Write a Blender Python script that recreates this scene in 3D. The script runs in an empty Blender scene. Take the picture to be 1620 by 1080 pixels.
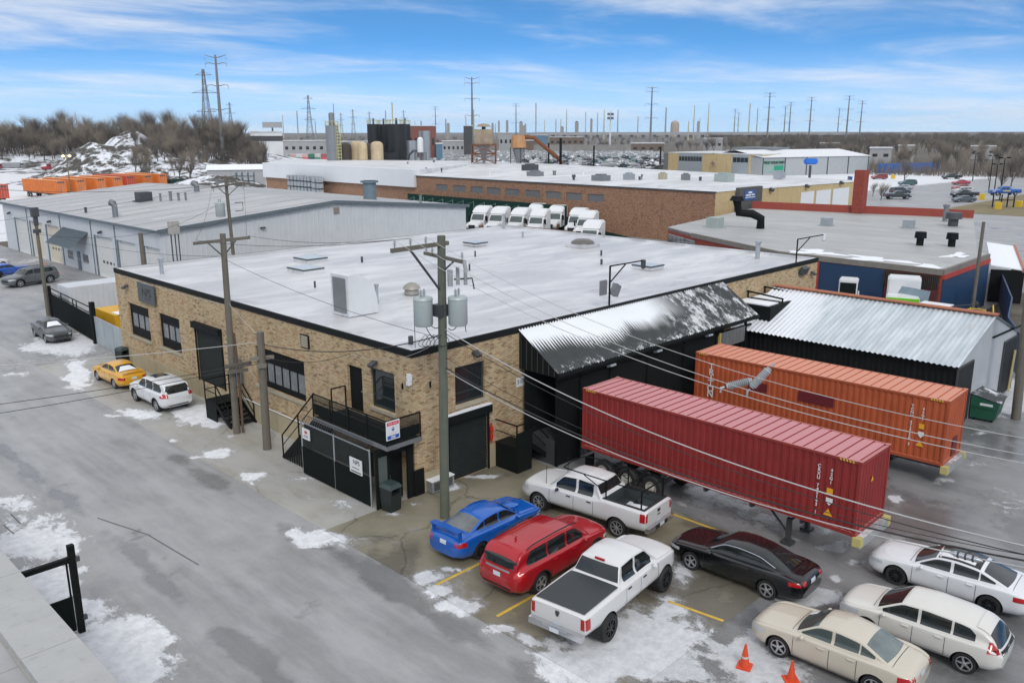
import bpy, bmesh, math, random
import numpy as np
from mathutils import Vector, Matrix, Euler
from mathutils.bvhtree import BVHTree
R = math.radians
random.seed(7); rng = np.random.default_rng(7)
scn = bpy.context.scene
col = scn.collection
# ------------------------------------------------------------------ camera
cam = bpy.data.objects.new('camera', bpy.data.cameras.new('camera'))
col.objects.link(cam)
cam.data.sensor_width = 36; cam.data.lens = 29.79
cam.data.clip_start = 0.3; cam.data.clip_end = 20000
cam.location = (-20.592, -26.107, 14.835)
cam.matrix_world = (Matrix.Translation(cam.location) @ Matrix.Rotation(-0.790, 4, 'Z')
                    @ Matrix.Rotation(math.pi/2 - 0.243, 4, 'X') @ Matrix.Rotation(-0.002, 4, 'Z'))
scn.camera = cam
# ------------------------------------------------------------------ sky, sun, exposure
SUN_EL, SUN_AZ = 40.0, 215.0        # degrees; azimuth clockwise from +Y
w = bpy.data.worlds.new('World'); scn.world = w; w.use_nodes = True
nt = w.node_tree; N = nt.nodes; L = nt.links
for n_ in list(N): N.remove(n_)
out = N.new('ShaderNodeOutputWorld'); bg = N.new('ShaderNodeBackground')
sky = N.new('ShaderNodeTexSky'); sky.sky_type = 'NISHITA'; sky.sun_disc = False
sky.sun_elevation = R(SUN_EL); sky.sun_rotation = R(SUN_AZ)
sky.air_density = 1.0; sky.dust_density = 0.3; sky.ozone_density = 4.0; sky.altitude = 150
bg.inputs['Strength'].default_value = 0.14
def wn(t, **k):
    n = N.new(t)
    for a, b in k.items(): setattr(n, a, b)
    return n
def wmath(op, a, b=None, c=None):
    n = N.new('ShaderNodeMath'); n.operation = op
    for i, v in enumerate((a, b, c)):
        if v is None: continue
        if hasattr(v, 'is_linked'): L.new(v, n.inputs[i])
        else: n.inputs[i].default_value = v
    return n.outputs[0]
tc = wn('ShaderNodeTexCoord'); sep = wn('ShaderNodeSeparateXYZ'); L.new(tc.outputs['Generated'], sep.inputs[0])
sv = wn('ShaderNodeCombineXYZ'); L.new(sep.outputs[0], sv.inputs[0]); L.new(sep.outputs[1], sv.inputs[1])
L.new(wmath('MULTIPLY_ADD', sep.outputs[2], 3.2, 0.16), sv.inputs[2])
svn = wn('ShaderNodeVectorMath', operation='NORMALIZE'); L.new(sv.outputs[0], svn.inputs[0]); L.new(svn.outputs[0], sky.inputs['Vector'])
zz = wmath('MAXIMUM', wmath('ADD', sep.outputs[2], 0.045), 0.02)
cu = wmath('DIVIDE', sep.outputs[0], zz); cv = wmath('DIVIDE', sep.outputs[1], zz)
comb = wn('ShaderNodeCombineXYZ'); L.new(cu, comb.inputs[0]); L.new(cv, comb.inputs[1])
rotm = wn('ShaderNodeMapping'); L.new(comb.outputs[0], rotm.inputs['Vector'])
rotm.inputs['Rotation'].default_value = (0, 0, R(38)); rotm.inputs['Scale'].default_value = (0.5, 0.8, 1); rotm.inputs['Location'].default_value = (3.1, 7.4, 0)
n1 = wn('ShaderNodeTexNoise'); n1.inputs['Scale'].default_value = 0.16; n1.inputs['Detail'].default_value = 2.0
n2 = wn('ShaderNodeTexNoise'); n2.inputs['Scale'].default_value = 0.85; n2.inputs['Detail'].default_value = 9.0; n2.inputs['Roughness'].default_value = 0.62; n2.inputs['Distortion'].default_value = 0.35
L.new(rotm.outputs[0], n1.inputs['Vector']); L.new(rotm.outputs[0], n2.inputs['Vector'])
dens = wmath('ADD', wmath('ADD', wmath('MULTIPLY', n1.outputs[0], 1.25), wmath('MULTIPLY', n2.outputs[0], 0.75)), wmath('MULTIPLY', sep.outputs[2], 0.55))   # thicker cloud overhead: the light is soft
mr = wn('ShaderNodeMapRange'); mr.interpolation_type = 'SMOOTHSTEP'
mr.inputs['From Min'].default_value = 0.90; mr.inputs['From Max'].default_value = 1.24
L.new(dens, mr.inputs['Value'])
hz = wn('ShaderNodeMapRange'); hz.inputs['From Min'].default_value = -0.01; hz.inputs['From Max'].default_value = 0.11; hz.interpolation_type = 'SMOOTHSTEP'
hz.inputs['To Min'].default_value = 0.45; hz.inputs['To Max'].default_value = 0.92
L.new(sep.outputs[2], hz.inputs['Value'])
cf = wmath('MULTIPLY', mr.outputs[0], hz.outputs[0])
mixc = wn('ShaderNodeMix'); mixc.data_type = 'RGBA'
sat = wn('ShaderNodeMix'); sat.data_type = 'RGBA'; sat.blend_type = 'MULTIPLY'; sat.inputs[0].default_value = 1.0
L.new(sky.outputs[0], sat.inputs[6]); sat.inputs[7].default_value = (0.74, 1.40, 1.62, 1)
pale = wn('ShaderNodeMix'); pale.data_type = 'RGBA'; hf = wn('ShaderNodeMapRange'); hf.interpolation_type = 'SMOOTHSTEP'
hf.inputs['From Min'].default_value = 0.0; hf.inputs['From Max'].default_value = 0.10; hf.inputs['To Min'].default_value = 0.72; hf.inputs['To Max'].default_value = 0.0
L.new(sep.outputs[2], hf.inputs['Value']); L.new(hf.outputs[0], pale.inputs[0]); L.new(sat.outputs[2], pale.inputs[6]); pale.inputs[7].default_value = (4.9, 6.2, 7.4, 1)
L.new(cf, mixc.inputs[0]); L.new(pale.outputs[2], mixc.inputs[6]); mixc.inputs[7].default_value = (6.6, 6.75, 7.1, 1)
L.new(mixc.outputs[2], bg.inputs['Color']); L.new(bg.outputs[0], out.inputs['Surface'])
sd = bpy.data.lights.new('sun', 'SUN'); sd.energy = 1.5; sd.angle = R(16); sd.color = (1, 0.965, 0.91)
sun = bpy.data.objects.new('sun', sd); col.objects.link(sun)
az, el = R(SUN_AZ), R(SUN_EL)
sun.rotation_euler = (-Vector((math.sin(az)*math.cos(el), math.cos(az)*math.cos(el), math.sin(el)))).to_track_quat('-Z', 'Y').to_euler()
scn.view_settings.view_transform = 'Standard'; scn.view_settings.look = 'None'
scn.view_settings.exposure = 0.0; scn.view_settings.gamma = 1.0; scn.view_settings.use_curve_mapping = False
scn.render.engine = 'CYCLES'
scn.cycles.max_bounces = 6; scn.cycles.transparent_max_bounces = 8; scn.cycles.caustics_reflective = False; scn.cycles.caustics_refractive = False

# ------------------------------------------------------------------ materials
MATS = {}
class NB:
    """small node builder for one material"""
    def __init__(s, name):
        s.m = bpy.data.materials.new(name); s.m.use_nodes = True
        s.t = s.m.node_tree; s.n = s.t.nodes; s.l = s.t.links
        s.p = s.n['Principled BSDF']
    def node(s, t, **k):
        n = s.n.new(t)
        for a, b in k.items(): setattr(n, a, b)
        return n
    def link(s, a, b): s.l.new(a, b)
    def setv(s, sock, v):
        if hasattr(v, 'is_linked'): s.l.new(v, sock)
        else: sock.default_value = v
    def math(s, op, a, b=None, c=None, clamp=False):
        n = s.node('ShaderNodeMath', operation=op); n.use_clamp = clamp
        for i, v in enumerate((a, b, c)):
            if v is not None: s.setv(n.inputs[i], v)
        return n.outputs[0]
    def mix(s, f, a, b, blend='MIX'):
        n = s.node('ShaderNodeMix', data_type='RGBA', blend_type=blend)
        s.setv(n.inputs[0], f)
        for i, v in ((6, a), (7, b)):
            if not hasattr(v, 'is_linked') and len(v) == 3: v = (*v, 1)
            s.setv(n.inputs[i], v)
        return n.outputs[2]
    def coord(s, kind='Object'):
        return s.node('ShaderNodeTexCoord').outputs[kind]
    def pos(s): return s.node('ShaderNodeNewGeometry').outputs['Position']
    def mapping(s, v, scale=(1, 1, 1), loc=(0, 0, 0), rot=(0, 0, 0)):
        n = s.node('ShaderNodeMapping'); s.link(v, n.inputs['Vector'])
        n.inputs['Scale'].default_value = scale; n.inputs['Location'].default_value = loc; n.inputs['Rotation'].default_value = rot
        return n.outputs[0]
    def noise(s, v, scale, detail=4, rough=.55, dist=0.):
        n = s.node('ShaderNodeTexNoise')
        s.link(v, n.inputs['Vector']); n.inputs['Scale'].default_value = scale; n.inputs['Detail'].default_value = detail
        n.inputs['Roughness'].default_value = rough; n.inputs['Distortion'].default_value = dist
        return n.outputs[0]
    def ss(s, v, a, b, lo=0., hi=1.):
        n = s.node('ShaderNodeMapRange', interpolation_type='SMOOTHSTEP')
        s.setv(n.inputs['Value'], v); n.inputs['From Min'].default_value = a; n.inputs['From Max'].default_value = b
        n.inputs['To Min'].default_value = lo; n.inputs['To Max'].default_value = hi
        return n.outputs[0]
    def attr(s, name):
        n = s.node('ShaderNodeAttribute'); n.attribute_name = name; return n.outputs['Fac']
    def bump(s, h, strength=.3, dist=.02):
        n = s.node('ShaderNodeBump'); n.inputs['Strength'].default_value = strength; n.inputs['Distance'].default_value = dist
        s.link(h, n.inputs['Height']); s.link(n.outputs[0], s.p.inputs['Normal'])
    def fin(s, color=None, rough=None, metal=None):
        if color is not None: s.setv(s.p.inputs['Base Color'], color if hasattr(color, 'is_linked') else (*color[:3], 1))
        if rough is not None: s.setv(s.p.inputs['Roughness'], rough)
        if metal is not None: s.setv(s.p.inputs['Metallic'], metal)
        return s.m
def mat(name, c, rough=.6, metal=0., var=.18, scale=1.5, bump=0., streak=0., streakc=None, snow=0., coat=0., spec=None):
    """painted / weathered surface: base colour, uneven tone, optional runs of dirt, optional snow dust on top faces"""
    if name in MATS: return MATS[name]
    b = NB(name); o = b.pos()
    n = b.noise(o, scale, 5, .6)
    f = b.math('MULTIPLY_ADD', n, 2*var, 1-var)
    cc = b.mix(1., c, f, 'MULTIPLY')
    if streak:
        sv = b.mapping(o, (3.2, 3.2, .22))
        sn = b.ss(b.noise(sv, 1.2, 6, .65), .52, .75)
        cc = b.mix(b.math('MULTIPLY', sn, streak), cc, streakc or tuple(x*.45 for x in c))
    r = b.math('MULTIPLY_ADD', n, .25, rough-.12, clamp=True)
    if snow:
        g = b.node('ShaderNodeNewGeometry'); sp = b.node('ShaderNodeSeparateXYZ'); b.link(g.outputs['Normal'], sp.inputs[0])
        up = b.ss(sp.outputs[2], .6, .85)
        sm = b.math('MULTIPLY', b.ss(b.noise(o, 1.1, 6, .65), .62-snow*.4, .72-snow*.3), up)
        cc = b.mix(sm, cc, (.8, .82, .85))
    if bump: b.bump(b.noise(o, scale*8, 4), bump, .02)
    if spec is not None: b.p.inputs['Specular IOR Level'].default_value = spec
    if coat: b.p.inputs['Coat Weight'].default_value = coat; b.p.inputs['Coat Roughness'].default_value = .06
    MATS[name] = b.fin(cc, r, metal); return MATS[name]
def flat(name, c, rough=.5, metal=0.):
    return mat(name, c, rough, metal, var=.08, scale=6)

# ------------------------------------------------------------------ mesh builder
class MB:
    def __init__(s): s.v = []; s.f = []
    def add(s, vs, fs):
        k = len(s.v); s.v += [tuple(p) for p in vs]; s.f += [tuple(i+k for i in f) for f in fs]; return s
    def box(s, x0, x1, y0, y1, z0, z1):
        return s.add([(x0,y0,z0),(x1,y0,z0),(x1,y1,z0),(x0,y1,z0),(x0,y0,z1),(x1,y0,z1),(x1,y1,z1),(x0,y1,z1)],
              [(0,3,2,1),(4,5,6,7),(0,1,5,4),(1,2,6,5),(2,3,7,6),(3,0,4,7)])
    def cbox(s, c, sz, rz=0., rx=0., ry=0.):
        m = Euler((rx, ry, rz)).to_matrix(); c = Vector(c)
        hx, hy, hz_ = sz[0]/2, sz[1]/2, sz[2]/2
        P = [(-hx,-hy,-hz_),(hx,-hy,-hz_),(hx,hy,-hz_),(-hx,hy,-hz_),(-hx,-hy,hz_),(hx,-hy,hz_),(hx,hy,hz_),(-hx,hy,hz_)]
        return s.add([m @ Vector(p) + c for p in P], [(0,3,2,1),(4,5,6,7),(0,1,5,4),(1,2,6,5),(2,3,7,6),(3,0,4,7)])
    def bar(s, a, b, w, h=None):
        """square bar from a to b"""
        h = h or w; a = Vector(a); b = Vector(b); d = (b-a)
        if d.length < 1e-6: return s
        d.normalize(); up = Vector((0,0,1)) if abs(d.z) < .95 else Vector((1,0,0))
        x = d.cross(up).normalized()*(w/2); y = x.cross(d).normalized()*(h/2)
        P = [a-x-y, a+x-y, a+x+y, a-x+y, b-x-y, b+x-y, b+x+y, b-x+y]
        return s.add(P, [(0,1,2,3),(4,7,6,5),(0,4,5,1),(1,5,6,2),(2,6,7,3),(3,7,4,0)])
    def cyl(s, a, b, r0, r1=None, n=12, caps=True):
        r1 = r0 if r1 is None else r1; a = Vector(a); b = Vector(b); d = (b-a).normalized()
        up = Vector((0,0,1)) if abs(d.z) < .95 else Vector((1,0,0))
        x = d.cross(up).normalized(); y = d.cross(x)
        V = []; F = []
        for i in range(n):
            t = 2*math.pi*i/n; q = x*math.cos(t)+y*math.sin(t); V += [a+q*r0, b+q*r1]
        for i in range(n):
            j = (i+1) % n; F.append((2*i, 2*j, 2*j+1, 2*i+1))
        if caps: F += [tuple(2*i for i in range(n))[::-1], tuple(2*i+1 for i in range(n))]
        return s.add(V, F)
    def tube(s, pts, r, n=5):
        pts = [Vector(p) for p in pts]; V = []; F = []
        for k, p in enumerate(pts):
            d = (pts[min(k+1, len(pts)-1)]-pts[max(k-1, 0)]).normalized()
            up = Vector((0,0,1)) if abs(d.z) < .95 else Vector((1,0,0))
            x = d.cross(up).normalized(); y = d.cross(x)
            rr = r[k] if isinstance(r, (list, tuple)) else r
            V += [p+(x*math.cos(2*math.pi*i/n)+y*math.sin(2*math.pi*i/n))*rr for i in range(n)]
        for k in range(len(pts)-1):
            for i in range(n):
                j = (i+1) % n; F.append((k*n+i, k*n+j, k*n+n+j, k*n+n+i))
        F += [tuple(range(n))[::-1], tuple(range((len(pts)-1)*n, len(pts)*n))]
        return s.add(V, F)
    def prism(s, poly, axis, a, b):
        """2D polygon extruded along axis: 'x' (poly in y,z), 'y' (x,z), 'z' (x,y)"""
        f = {'x': lambda p, t: (t, p[0], p[1]), 'y': lambda p, t: (p[0], t, p[1]), 'z': lambda p, t: (p[0], p[1], t)}[axis]
        n = len(poly); V = [f(p, a) for p in poly]+[f(p, b) for p in poly]
        F = [tuple(range(n)), tuple(range(2*n-1, n-1, -1))]+[(i, n+i, n+(i+1) % n, (i+1) % n) for i in range(n)]
        return s.add(V, F)
    def lathe(s, prof, c=(0,0,0), n=24, axis='z'):
        V = []; F = []
        for r, z in prof:
            for i in range(n):
                t = 2*math.pi*i/n; x, y = r*math.cos(t), r*math.sin(t)
                p = (x, y, z) if axis == 'z' else ((x, z, y) if axis == 'y' else (z, x, y))
                V.append((p[0]+c[0], p[1]+c[1], p[2]+c[2]))
        for k in range(len(prof)-1):
            for i in range(n):
                j = (i+1) % n; F.append((k*n+i, k*n+j, (k+1)*n+j, (k+1)*n+i))
        return s.add(V, F)
    def quad(s, *p): return s.add(p, [tuple(range(len(p)))])
    def grid(s, P):
        """P: list of rows of points"""
        h, wd = len(P), len(P[0]); V = [q for r in P for q in r]
        return s.add(V, [(i*wd+j, i*wd+j+1, (i+1)*wd+j+1, (i+1)*wd+j) for i in range(h-1) for j in range(wd-1)])
    def mesh(s, name, mt=None, smooth=False, recalc=True):
        me = bpy.data.meshes.new(name); me.from_pydata(s.v, [], s.f)
        if recalc:
            bm = bmesh.new(); bm.from_mesh(me); bmesh.ops.recalc_face_normals(bm, faces=bm.faces); bm.to_mesh(me); bm.free()
        if smooth:
            me.polygons.foreach_set('use_smooth', [True]*len(me.polygons))
            if smooth != 'all':
                try: me.set_sharp_from_angle(angle=R(38 if smooth is True else smooth))
                except Exception: pass
        if mt: me.materials.append(mt)
        return me
    def build(s, name, mt, parent=None, smooth=False, world=True, recalc=True):
        """world=True: coordinates are world ones (the parent has no rotation)"""
        if parent is not None and world:
            l = parent.get('_w', None)
            o = Vector(l) if l is not None else Vector((0,0,0))
            s.v = [(p[0]-o.x, p[1]-o.y, p[2]-o.z) for p in s.v]
            c = None
        elif parent is None:
            a = np.array(s.v); c = Vector(((a[:,0].min()+a[:,0].max())/2, (a[:,1].min()+a[:,1].max())/2, a[:,2].min()))
            s.v = [(p[0]-c.x, p[1]-c.y, p[2]-c.z) for p in s.v]
        else: c = None
        ob = bpy.data.objects.new(name, s.mesh(name, mt, smooth, recalc)); col.objects.link(ob)
        if parent is not None:
            ob.parent = parent
            if world and parent.get('_w') is not None: ob['_w'] = list(parent['_w'])
        if c is not None: ob.location = c; ob['_w'] = [c.x, c.y, c.z]
        return ob
def tag(o, label=None, cat=None, group=None, kind=None):
    if label: o['label'] = label
    if cat: o['category'] = cat
    if group: o['group'] = group
    if kind: o['kind'] = kind
    return o
def thing(name, label, cat, loc=(0,0,0), rz=0., group=None):
    o = bpy.data.objects.new(name, None); col.objects.link(o); o.empty_display_size = .3
    o.location = loc; o.rotation_euler = (0, 0, rz); o['_w'] = [float(x) for x in loc]
    return tag(o, label, cat, group)
KIDS = {}
def kids(o):
    return [c for c in bpy.data.objects if c.parent == o]
def copy_tree(o, parent=None, loc=None, rz=None, scale=None, ch=None):
    c = o.copy(); col.objects.link(c)
    if parent is not None: c.parent = parent
    if loc is not None: c.location = loc
    if rz is not None: c.rotation_euler = (o.rotation_euler[0], o.rotation_euler[1], rz)
    if scale is not None: c.scale = (scale,)*3
    ch = ch if ch is not None else kidmap()
    for k in ch.get(o.name, []): copy_tree(k, c, ch=ch)
    return c
def kidmap():
    d = {}
    for o in bpy.data.objects:
        if o.parent: d.setdefault(o.parent.name, []).append(o)
    return d
def text(name, s, size, mt, parent, mtx, ext=.003, align='CENTER', bold=0.):
    cu_ = bpy.data.curves.new(name, 'FONT'); cu_.body = s; cu_.size = size; cu_.extrude = ext; cu_.offset = size*bold; cu_.align_x = align; cu_.align_y = 'CENTER'
    to = bpy.data.objects.new(name+'_t', cu_); col.objects.link(to)
    dg = bpy.context.evaluated_depsgraph_get(); dg.update()
    me = bpy.data.meshes.new_from_object(to.evaluated_get(dg)); me.name = name
    bpy.data.objects.remove(to); bpy.data.curves.remove(cu_)
    me.materials.clear(); me.materials.append(mt); me.transform(mtx)
    ob = bpy.data.objects.new(name, me); col.objects.link(ob); ob.parent = parent
    return ob
def face_mtx(origin, right, up):
    r = Vector(right).normalized(); u = Vector(up).normalized(); n = r.cross(u)
    m = Matrix((r, u, n)).transposed().to_4x4(); m.translation = Vector(origin); return m
def sag(a, b, s, n=14):
    a = Vector(a); b = Vector(b)
    return [a.lerp(b, t/n) - Vector((0, 0, 4*s*(t/n)*(1-t/n))) for t in range(n+1)]
# value noise for python-side masks
def vnoise(x, y, sc, seed=0):
    r_ = np.random.default_rng(seed); T = r_.random((64, 64))
    x = np.asarray(x)*sc; y = np.asarray(y)*sc
    xi = np.floor(x).astype(int); yi = np.floor(y).astype(int); fx = x-xi; fy = y-yi
    fx = fx*fx*(3-2*fx); fy = fy*fy*(3-2*fy)
    g = lambda a, b_: T[a % 64, b_ % 64]
    return (g(xi, yi)*(1-fx)+g(xi+1, yi)*fx)*(1-fy)+(g(xi, yi+1)*(1-fx)+g(xi+1, yi+1)*fx)*fy
def fbm(x, y, sc, seed=0, o=4):
    t = 0.; a = .5
    for i in range(o): t = t+a*vnoise(x, y, sc*2**i, seed+i*17); a *= .5
    return t
# ================================================================== GROUND
SNOW=[(-12.6,6.7,1.16,-1.17,-0.74,-2.45,0.8),
(-13.4,2.8,0.89,-0.9,-0.54,-1.74,1.0),
(-13.1,-2.4,0.85,-0.86,-0.69,-1.77,1.15),
(-13.1,1.1,0.58,-0.58,-0.4,-1.19,0.8),
(-12.2,11.0,0.82,-0.84,-0.46,-1.69,0.6),
(-13.2,4.6,1.71,-1.74,-1.18,-3.9,0.5),
(-12.9,-4.5,0.5,-0.5,-0.36,-0.84,0.5),
(-3.2,29.8,0.62,-0.63,-1.06,-3.08,1),
(-1.7,16.8,0.77,-0.79,-0.68,-1.42,1.1),
(-3.9,18.7,0.9,-0.93,-0.35,-0.85,0.85),
(-4.0,13.8,0.2,-0.21,-0.16,-0.35,0.8),
(-3.9,10.5,0.54,-0.56,-0.26,-0.54,0.9),
(-4.1,6.7,0.47,-0.48,-0.28,-0.52,0.9),
(-5.5,4.1,0.36,-0.37,-0.24,-0.44,0.5),
(-5.0,-0.1,0.75,-0.77,-0.4,-0.62,0.95),
(-1.0,38.7,1.22,-1.25,-0.86,-2.62,1.1),
(-3.0,38.4,0.88,-0.9,-0.47,-1.57,0.7),
(-5.6,32.3,1.12,-1.15,-0.28,-0.96,0.5),
(-2.9,5.5,0.88,-0.9,-0.37,-0.62,0.45),
(-2.8,2.3,0.59,-0.61,-0.42,-0.64,0.5),
(-1.8,15.0,0.47,-0.48,-0.38,-0.76,0.8),
(-1.7,11.9,0.4,-0.41,-0.18,-0.34,0.5),
(-4.1,-5.5,0.53,-0.54,-0.32,-0.4,0.8),
(-4.3,-6.8,0.52,-0.52,-0.36,-0.42,0.9),
(-4.4,-8.1,0.51,-0.52,-0.3,-0.33,0.85),
(-4.3,-9.9,0.4,-0.41,-0.24,-0.24,0.8),
(-3.9,-10.9,0.33,-0.34,-0.19,-0.17,0.95),
(-3.1,-5.4,0.22,-0.22,-0.12,-0.14,0.8),
(-2.1,-12.8,1.3,-1.32,-1.36,-1.03,1.15),
(-4.0,-12.5,0.82,-0.84,-0.57,-0.48,1.05),
(0.3,-12.6,0.56,-0.58,-0.78,-0.54,0.8),
(-2.8,-14.3,0.87,-0.89,-0.52,-0.37,1.0),
(-0.5,-15.8,0.79,-0.81,-1.03,-0.59,1.05),
(2.6,-11.8,0.38,-0.39,-1.12,-0.73,0.55),
(9.1,-8.4,0.79,-0.8,-0.85,-0.54,0.9),
(8.5,-9.7,1.46,-1.48,-1.36,-0.81,0.62),
(8.1,-11.4,0.61,-0.62,-0.76,-0.42,0.7),
(8.8,-13.6,0.47,-0.48,-0.61,-0.29,0.6),
(4.1,-15.6,0.65,-0.66,-0.56,-0.27,1.1),
(7.9,-14.8,0.45,-0.46,-0.42,-0.19,0.8),
(7.3,-16.0,0.31,-0.32,-0.35,-0.15,0.8),
(5.8,-16.0,0.24,-0.25,-0.2,-0.09,0.7),
(7.8,-12.6,1.01,-1.04,-1.23,-0.63,0.5),
(13.9,-14.1,0.17,-0.17,-0.46,-0.18,1.1),
(17.2,-14.8,0.2,-0.2,-0.44,-0.16,0.8),
(24.6,-14.6,0.36,-0.36,-0.4,-0.12,0.8),
(30.1,-14.1,1.02,-1.04,-2.43,-0.66,1.0),
(36.4,-12.8,0.91,-0.94,-6.12,-1.64,1.1),
(27.7,-13.9,0.52,-0.53,-1.12,-0.33,0.7),
(16.8,-17.7,1.1,-1.12,-2.76,-0.75,0.42),
(20.4,-15.4,1.22,-1.24,-1.67,-0.5,0.35),
(18.6,-13.6,0.81,-0.84,-0.8,-0.29,0.4),
(-2.6,-2.5,0.5,-0.52,-0.32,-0.41,0.35),
(-4.0,-1.3,0.5,-0.51,-0.35,-0.51,0.35),
(5.0,-0.3,0.24,-0.25,-0.22,-0.22,0.9),
(1.2,0.1,0.42,-0.42,-0.13,-0.16,0.9),
(3.0,0.0,0.59,-0.6,-0.15,-0.16,0.9),
(-0.3,-0.3,0.3,-0.3,-0.12,-0.14,0.9),
(-2.0,-0.4,0.39,-0.4,-0.17,-0.24,0.8),
(0.2,-4.8,0.2,-0.21,-0.15,-0.15,0.6)]
def snow_field(X, Y):
    s = np.zeros_like(X)
    X, Y = X+1.5*(fbm(X, Y, .55, 41)-.47)+.5*(fbm(X, Y, 2.3, 43)-.47), Y+2.2*(fbm(X, Y, .45, 51)-.47)+.6*(fbm(X, Y, 2.1, 53)-.47)
    for cx, cy, ax, ay, bx, by, st in SNOW:
        det = ax*by-ay*bx
        dx, dy = X-cx, Y-cy
        p = (dx*by-dy*bx)/det; q = (ax*dy-ay*dx)/det
        d = np.sqrt(p*p+q*q)
        s = np.maximum(s, st*np.clip(1.15-.62*d, 0, 1))
    return s
def paving(name, conc, wetb=0., saltb=0., tone=1.0, tint=(1, 1, 1), snowb=0., rough=.55):
    """paved ground: asphalt or slabs, salt bloom, damp, snow where the 'snow' mask says (edges broken by noise)"""
    b = NB(name); o = b.pos()
    big = b.noise(o, .13, 5, .6, .4); mid = b.noise(o, .7, 6, .65); fine = b.noise(o, 18, 4, .7)
    lane = b.noise(b.mapping(o, (1.1, .09, 1)), .8, 5, .6)
    if conc:
        base = b.mix(b.ss(big, .35, .65), (.20*tint[0], .185*tint[1], .145*tint[2]), (.31*tint[0], .295*tint[1], .25*tint[2]))
    else:
        base = b.mix(b.ss(lane, .32, .68), (.215, .215, .218), (.30, .302, .308))
        base = b.mix(b.math('MULTIPLY', b.ss(big, .45, .72), .6), base, (.37, .37, .375))
    base = b.mix(b.ss(mid, .25, .8), base, (1.18, 1.17, 1.15), 'MULTIPLY')
    base = b.mix(1., base, b.math('MULTIPLY_ADD', fine, .5, .75), 'MULTIPLY')
    # stains
    vs = b.noise(b.mapping(o, (1, 1, 1), (31, 7, 0)), .55, 6, .7)
    base = b.mix(b.ss(vs, .60, .72, 0., .55), base, (.06, .057, .05))
    # wet
    wet = b.ss(b.math('ADD', b.noise(b.mapping(o, (1, 1, 1), (11, 3, 0)), .22, 5, .6), b.math('MULTIPLY', b.attr('wet'), .6)), .58-wetb, .70-wetb)
    base = b.mix(b.math('MULTIPLY', wet, .5), base, (.07, .07, .072))
    # cracks / joints
    if conc:
        vor = b.node('ShaderNodeTexVoronoi', feature='DISTANCE_TO_EDGE'); vor.inputs['Scale'].default_value = .21
        nd = b.node('ShaderNodeVectorMath', operation='ADD'); b.link(o, nd.inputs[0])
        nn = b.node('ShaderNodeTexNoise'); nn.inputs['Scale'].default_value = .9; nn.inputs['Detail'].default_value = 6; b.link(o, nn.inputs['Vector']); b.link(nn.outputs['Color'], nd.inputs[1])
        b.link(nd.outputs[0], vor.inputs['Vector'])
        base = b.mix(b.ss(vor.outputs['Distance'], .010, .003, 0., .5), base, (.06, .057, .05))
    # salt bloom
    sa = b.ss(b.noise(b.mapping(o, (1., .25, 1), (5, 9, 0)), .5, 7, .7), .5-saltb, .8-saltb, 0., .55)
    base = b.mix(b.math('MULTIPLY', sa, b.math('SUBTRACT', 1., b.math('MULTIPLY', wet, .7))), base, (.44, .445, .455))
    # snow
    e = b.math('ADD', b.math('ADD', b.math('MULTIPLY', b.noise(b.mapping(o, (1., .5, 1.)), 2.0, 10, .8, .6), 1.25), b.math('MULTIPLY', b.noise(o, .75, 4, .6, .8), .8)), b.math('MULTIPLY', b.noise(o, 11., 5, .7), .35))
    sm = b.ss(b.math('ADD', b.math('ADD', b.attr('snow'), snowb), b.math('SUBTRACT', e, 1.2)), .40, .58)
    slush = b.ss(b.math('ADD', b.math('ADD', b.attr('snow'), snowb), b.math('SUBTRACT', e, 1.2)), .20, .46, 0., .55)
    base = b.mix(slush, base, (.36, .355, .35))
    base = b.mix(sm, base, b.mix(b.ss(b.noise(o, 2.6, 7, .75), .3, .7), (.58, .59, .61), (.80, .815, .84)))
    if tone != 1: base = b.mix(1., base, (tone, tone, tone), 'MULTIPLY')
    r = b.math('MULTIPLY_ADD', wet, -.30, rough)
    r = b.math('ADD', r, b.math('MULTIPLY', sm, .5), clamp=True)
    h = b.math('ADD', b.math('MULTIPLY', fine, .25), b.math('MULTIPLY', sm, b.math('MULTIPLY_ADD', b.noise(o, 6, 5, .7), .8, 1.4)))
    b.bump(h, .55, .03)
    return b.fin(base, r)
def sheet(name, x0, x1, y0, y1, step, z, mt, extra=None, kind='structure'):
    nx = max(2, int((x1-x0)/step)+1); ny = max(2, int((y1-y0)/step)+1)
    xs = np.linspace(x0, x1, nx); ys = np.linspace(y0, y1, ny); X, Y = np.meshgrid(xs, ys)
    V = np.stack([X.ravel(), Y.ravel(), np.full(X.size, z)], 1)
    i = np.arange((ny-1)*(nx-1)); r_ = i//(nx-1); c_ = i % (nx-1); a = r_*nx+c_
    F = np.stack([a, a+1, a+nx+1, a+nx], 1)
    me = bpy.data.meshes.new(name); me.vertices.add(len(V)); me.vertices.foreach_set('co', V.ravel())
    me.loops.add(F.size); me.loops.foreach_set('vertex_index', F.ravel()); me.polygons.add(len(F)); me.polygons.foreach_set('loop_start', np.arange(0, F.size, 4))
    me.update(calc_edges=True); me.materials.append(mt)
    at = me.attributes.new('snow', 'FLOAT', 'POINT'); sv = snow_field(X, Y)
    wv = np.zeros_like(X)
    if extra: sv, wv = extra(X, Y, sv)
    at.data.foreach_set('value', sv.ravel().astype(np.float32))
    aw = me.attributes.new('wet', 'FLOAT', 'POINT'); aw.data.foreach_set('value', wv.ravel().astype(np.float32))
    ob = bpy.data.objects.new(name, me); col.objects.link(ob); tag(ob, kind=kind); return ob
m_street = paving('street_asphalt', False, -.08, .10)
m_walk = paving('sidewalk_concrete', True, -.06, .20, 1.08)
m_lot = paving('carpark_concrete', True, .05, -.12, .82, (1, .97, .86))
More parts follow.
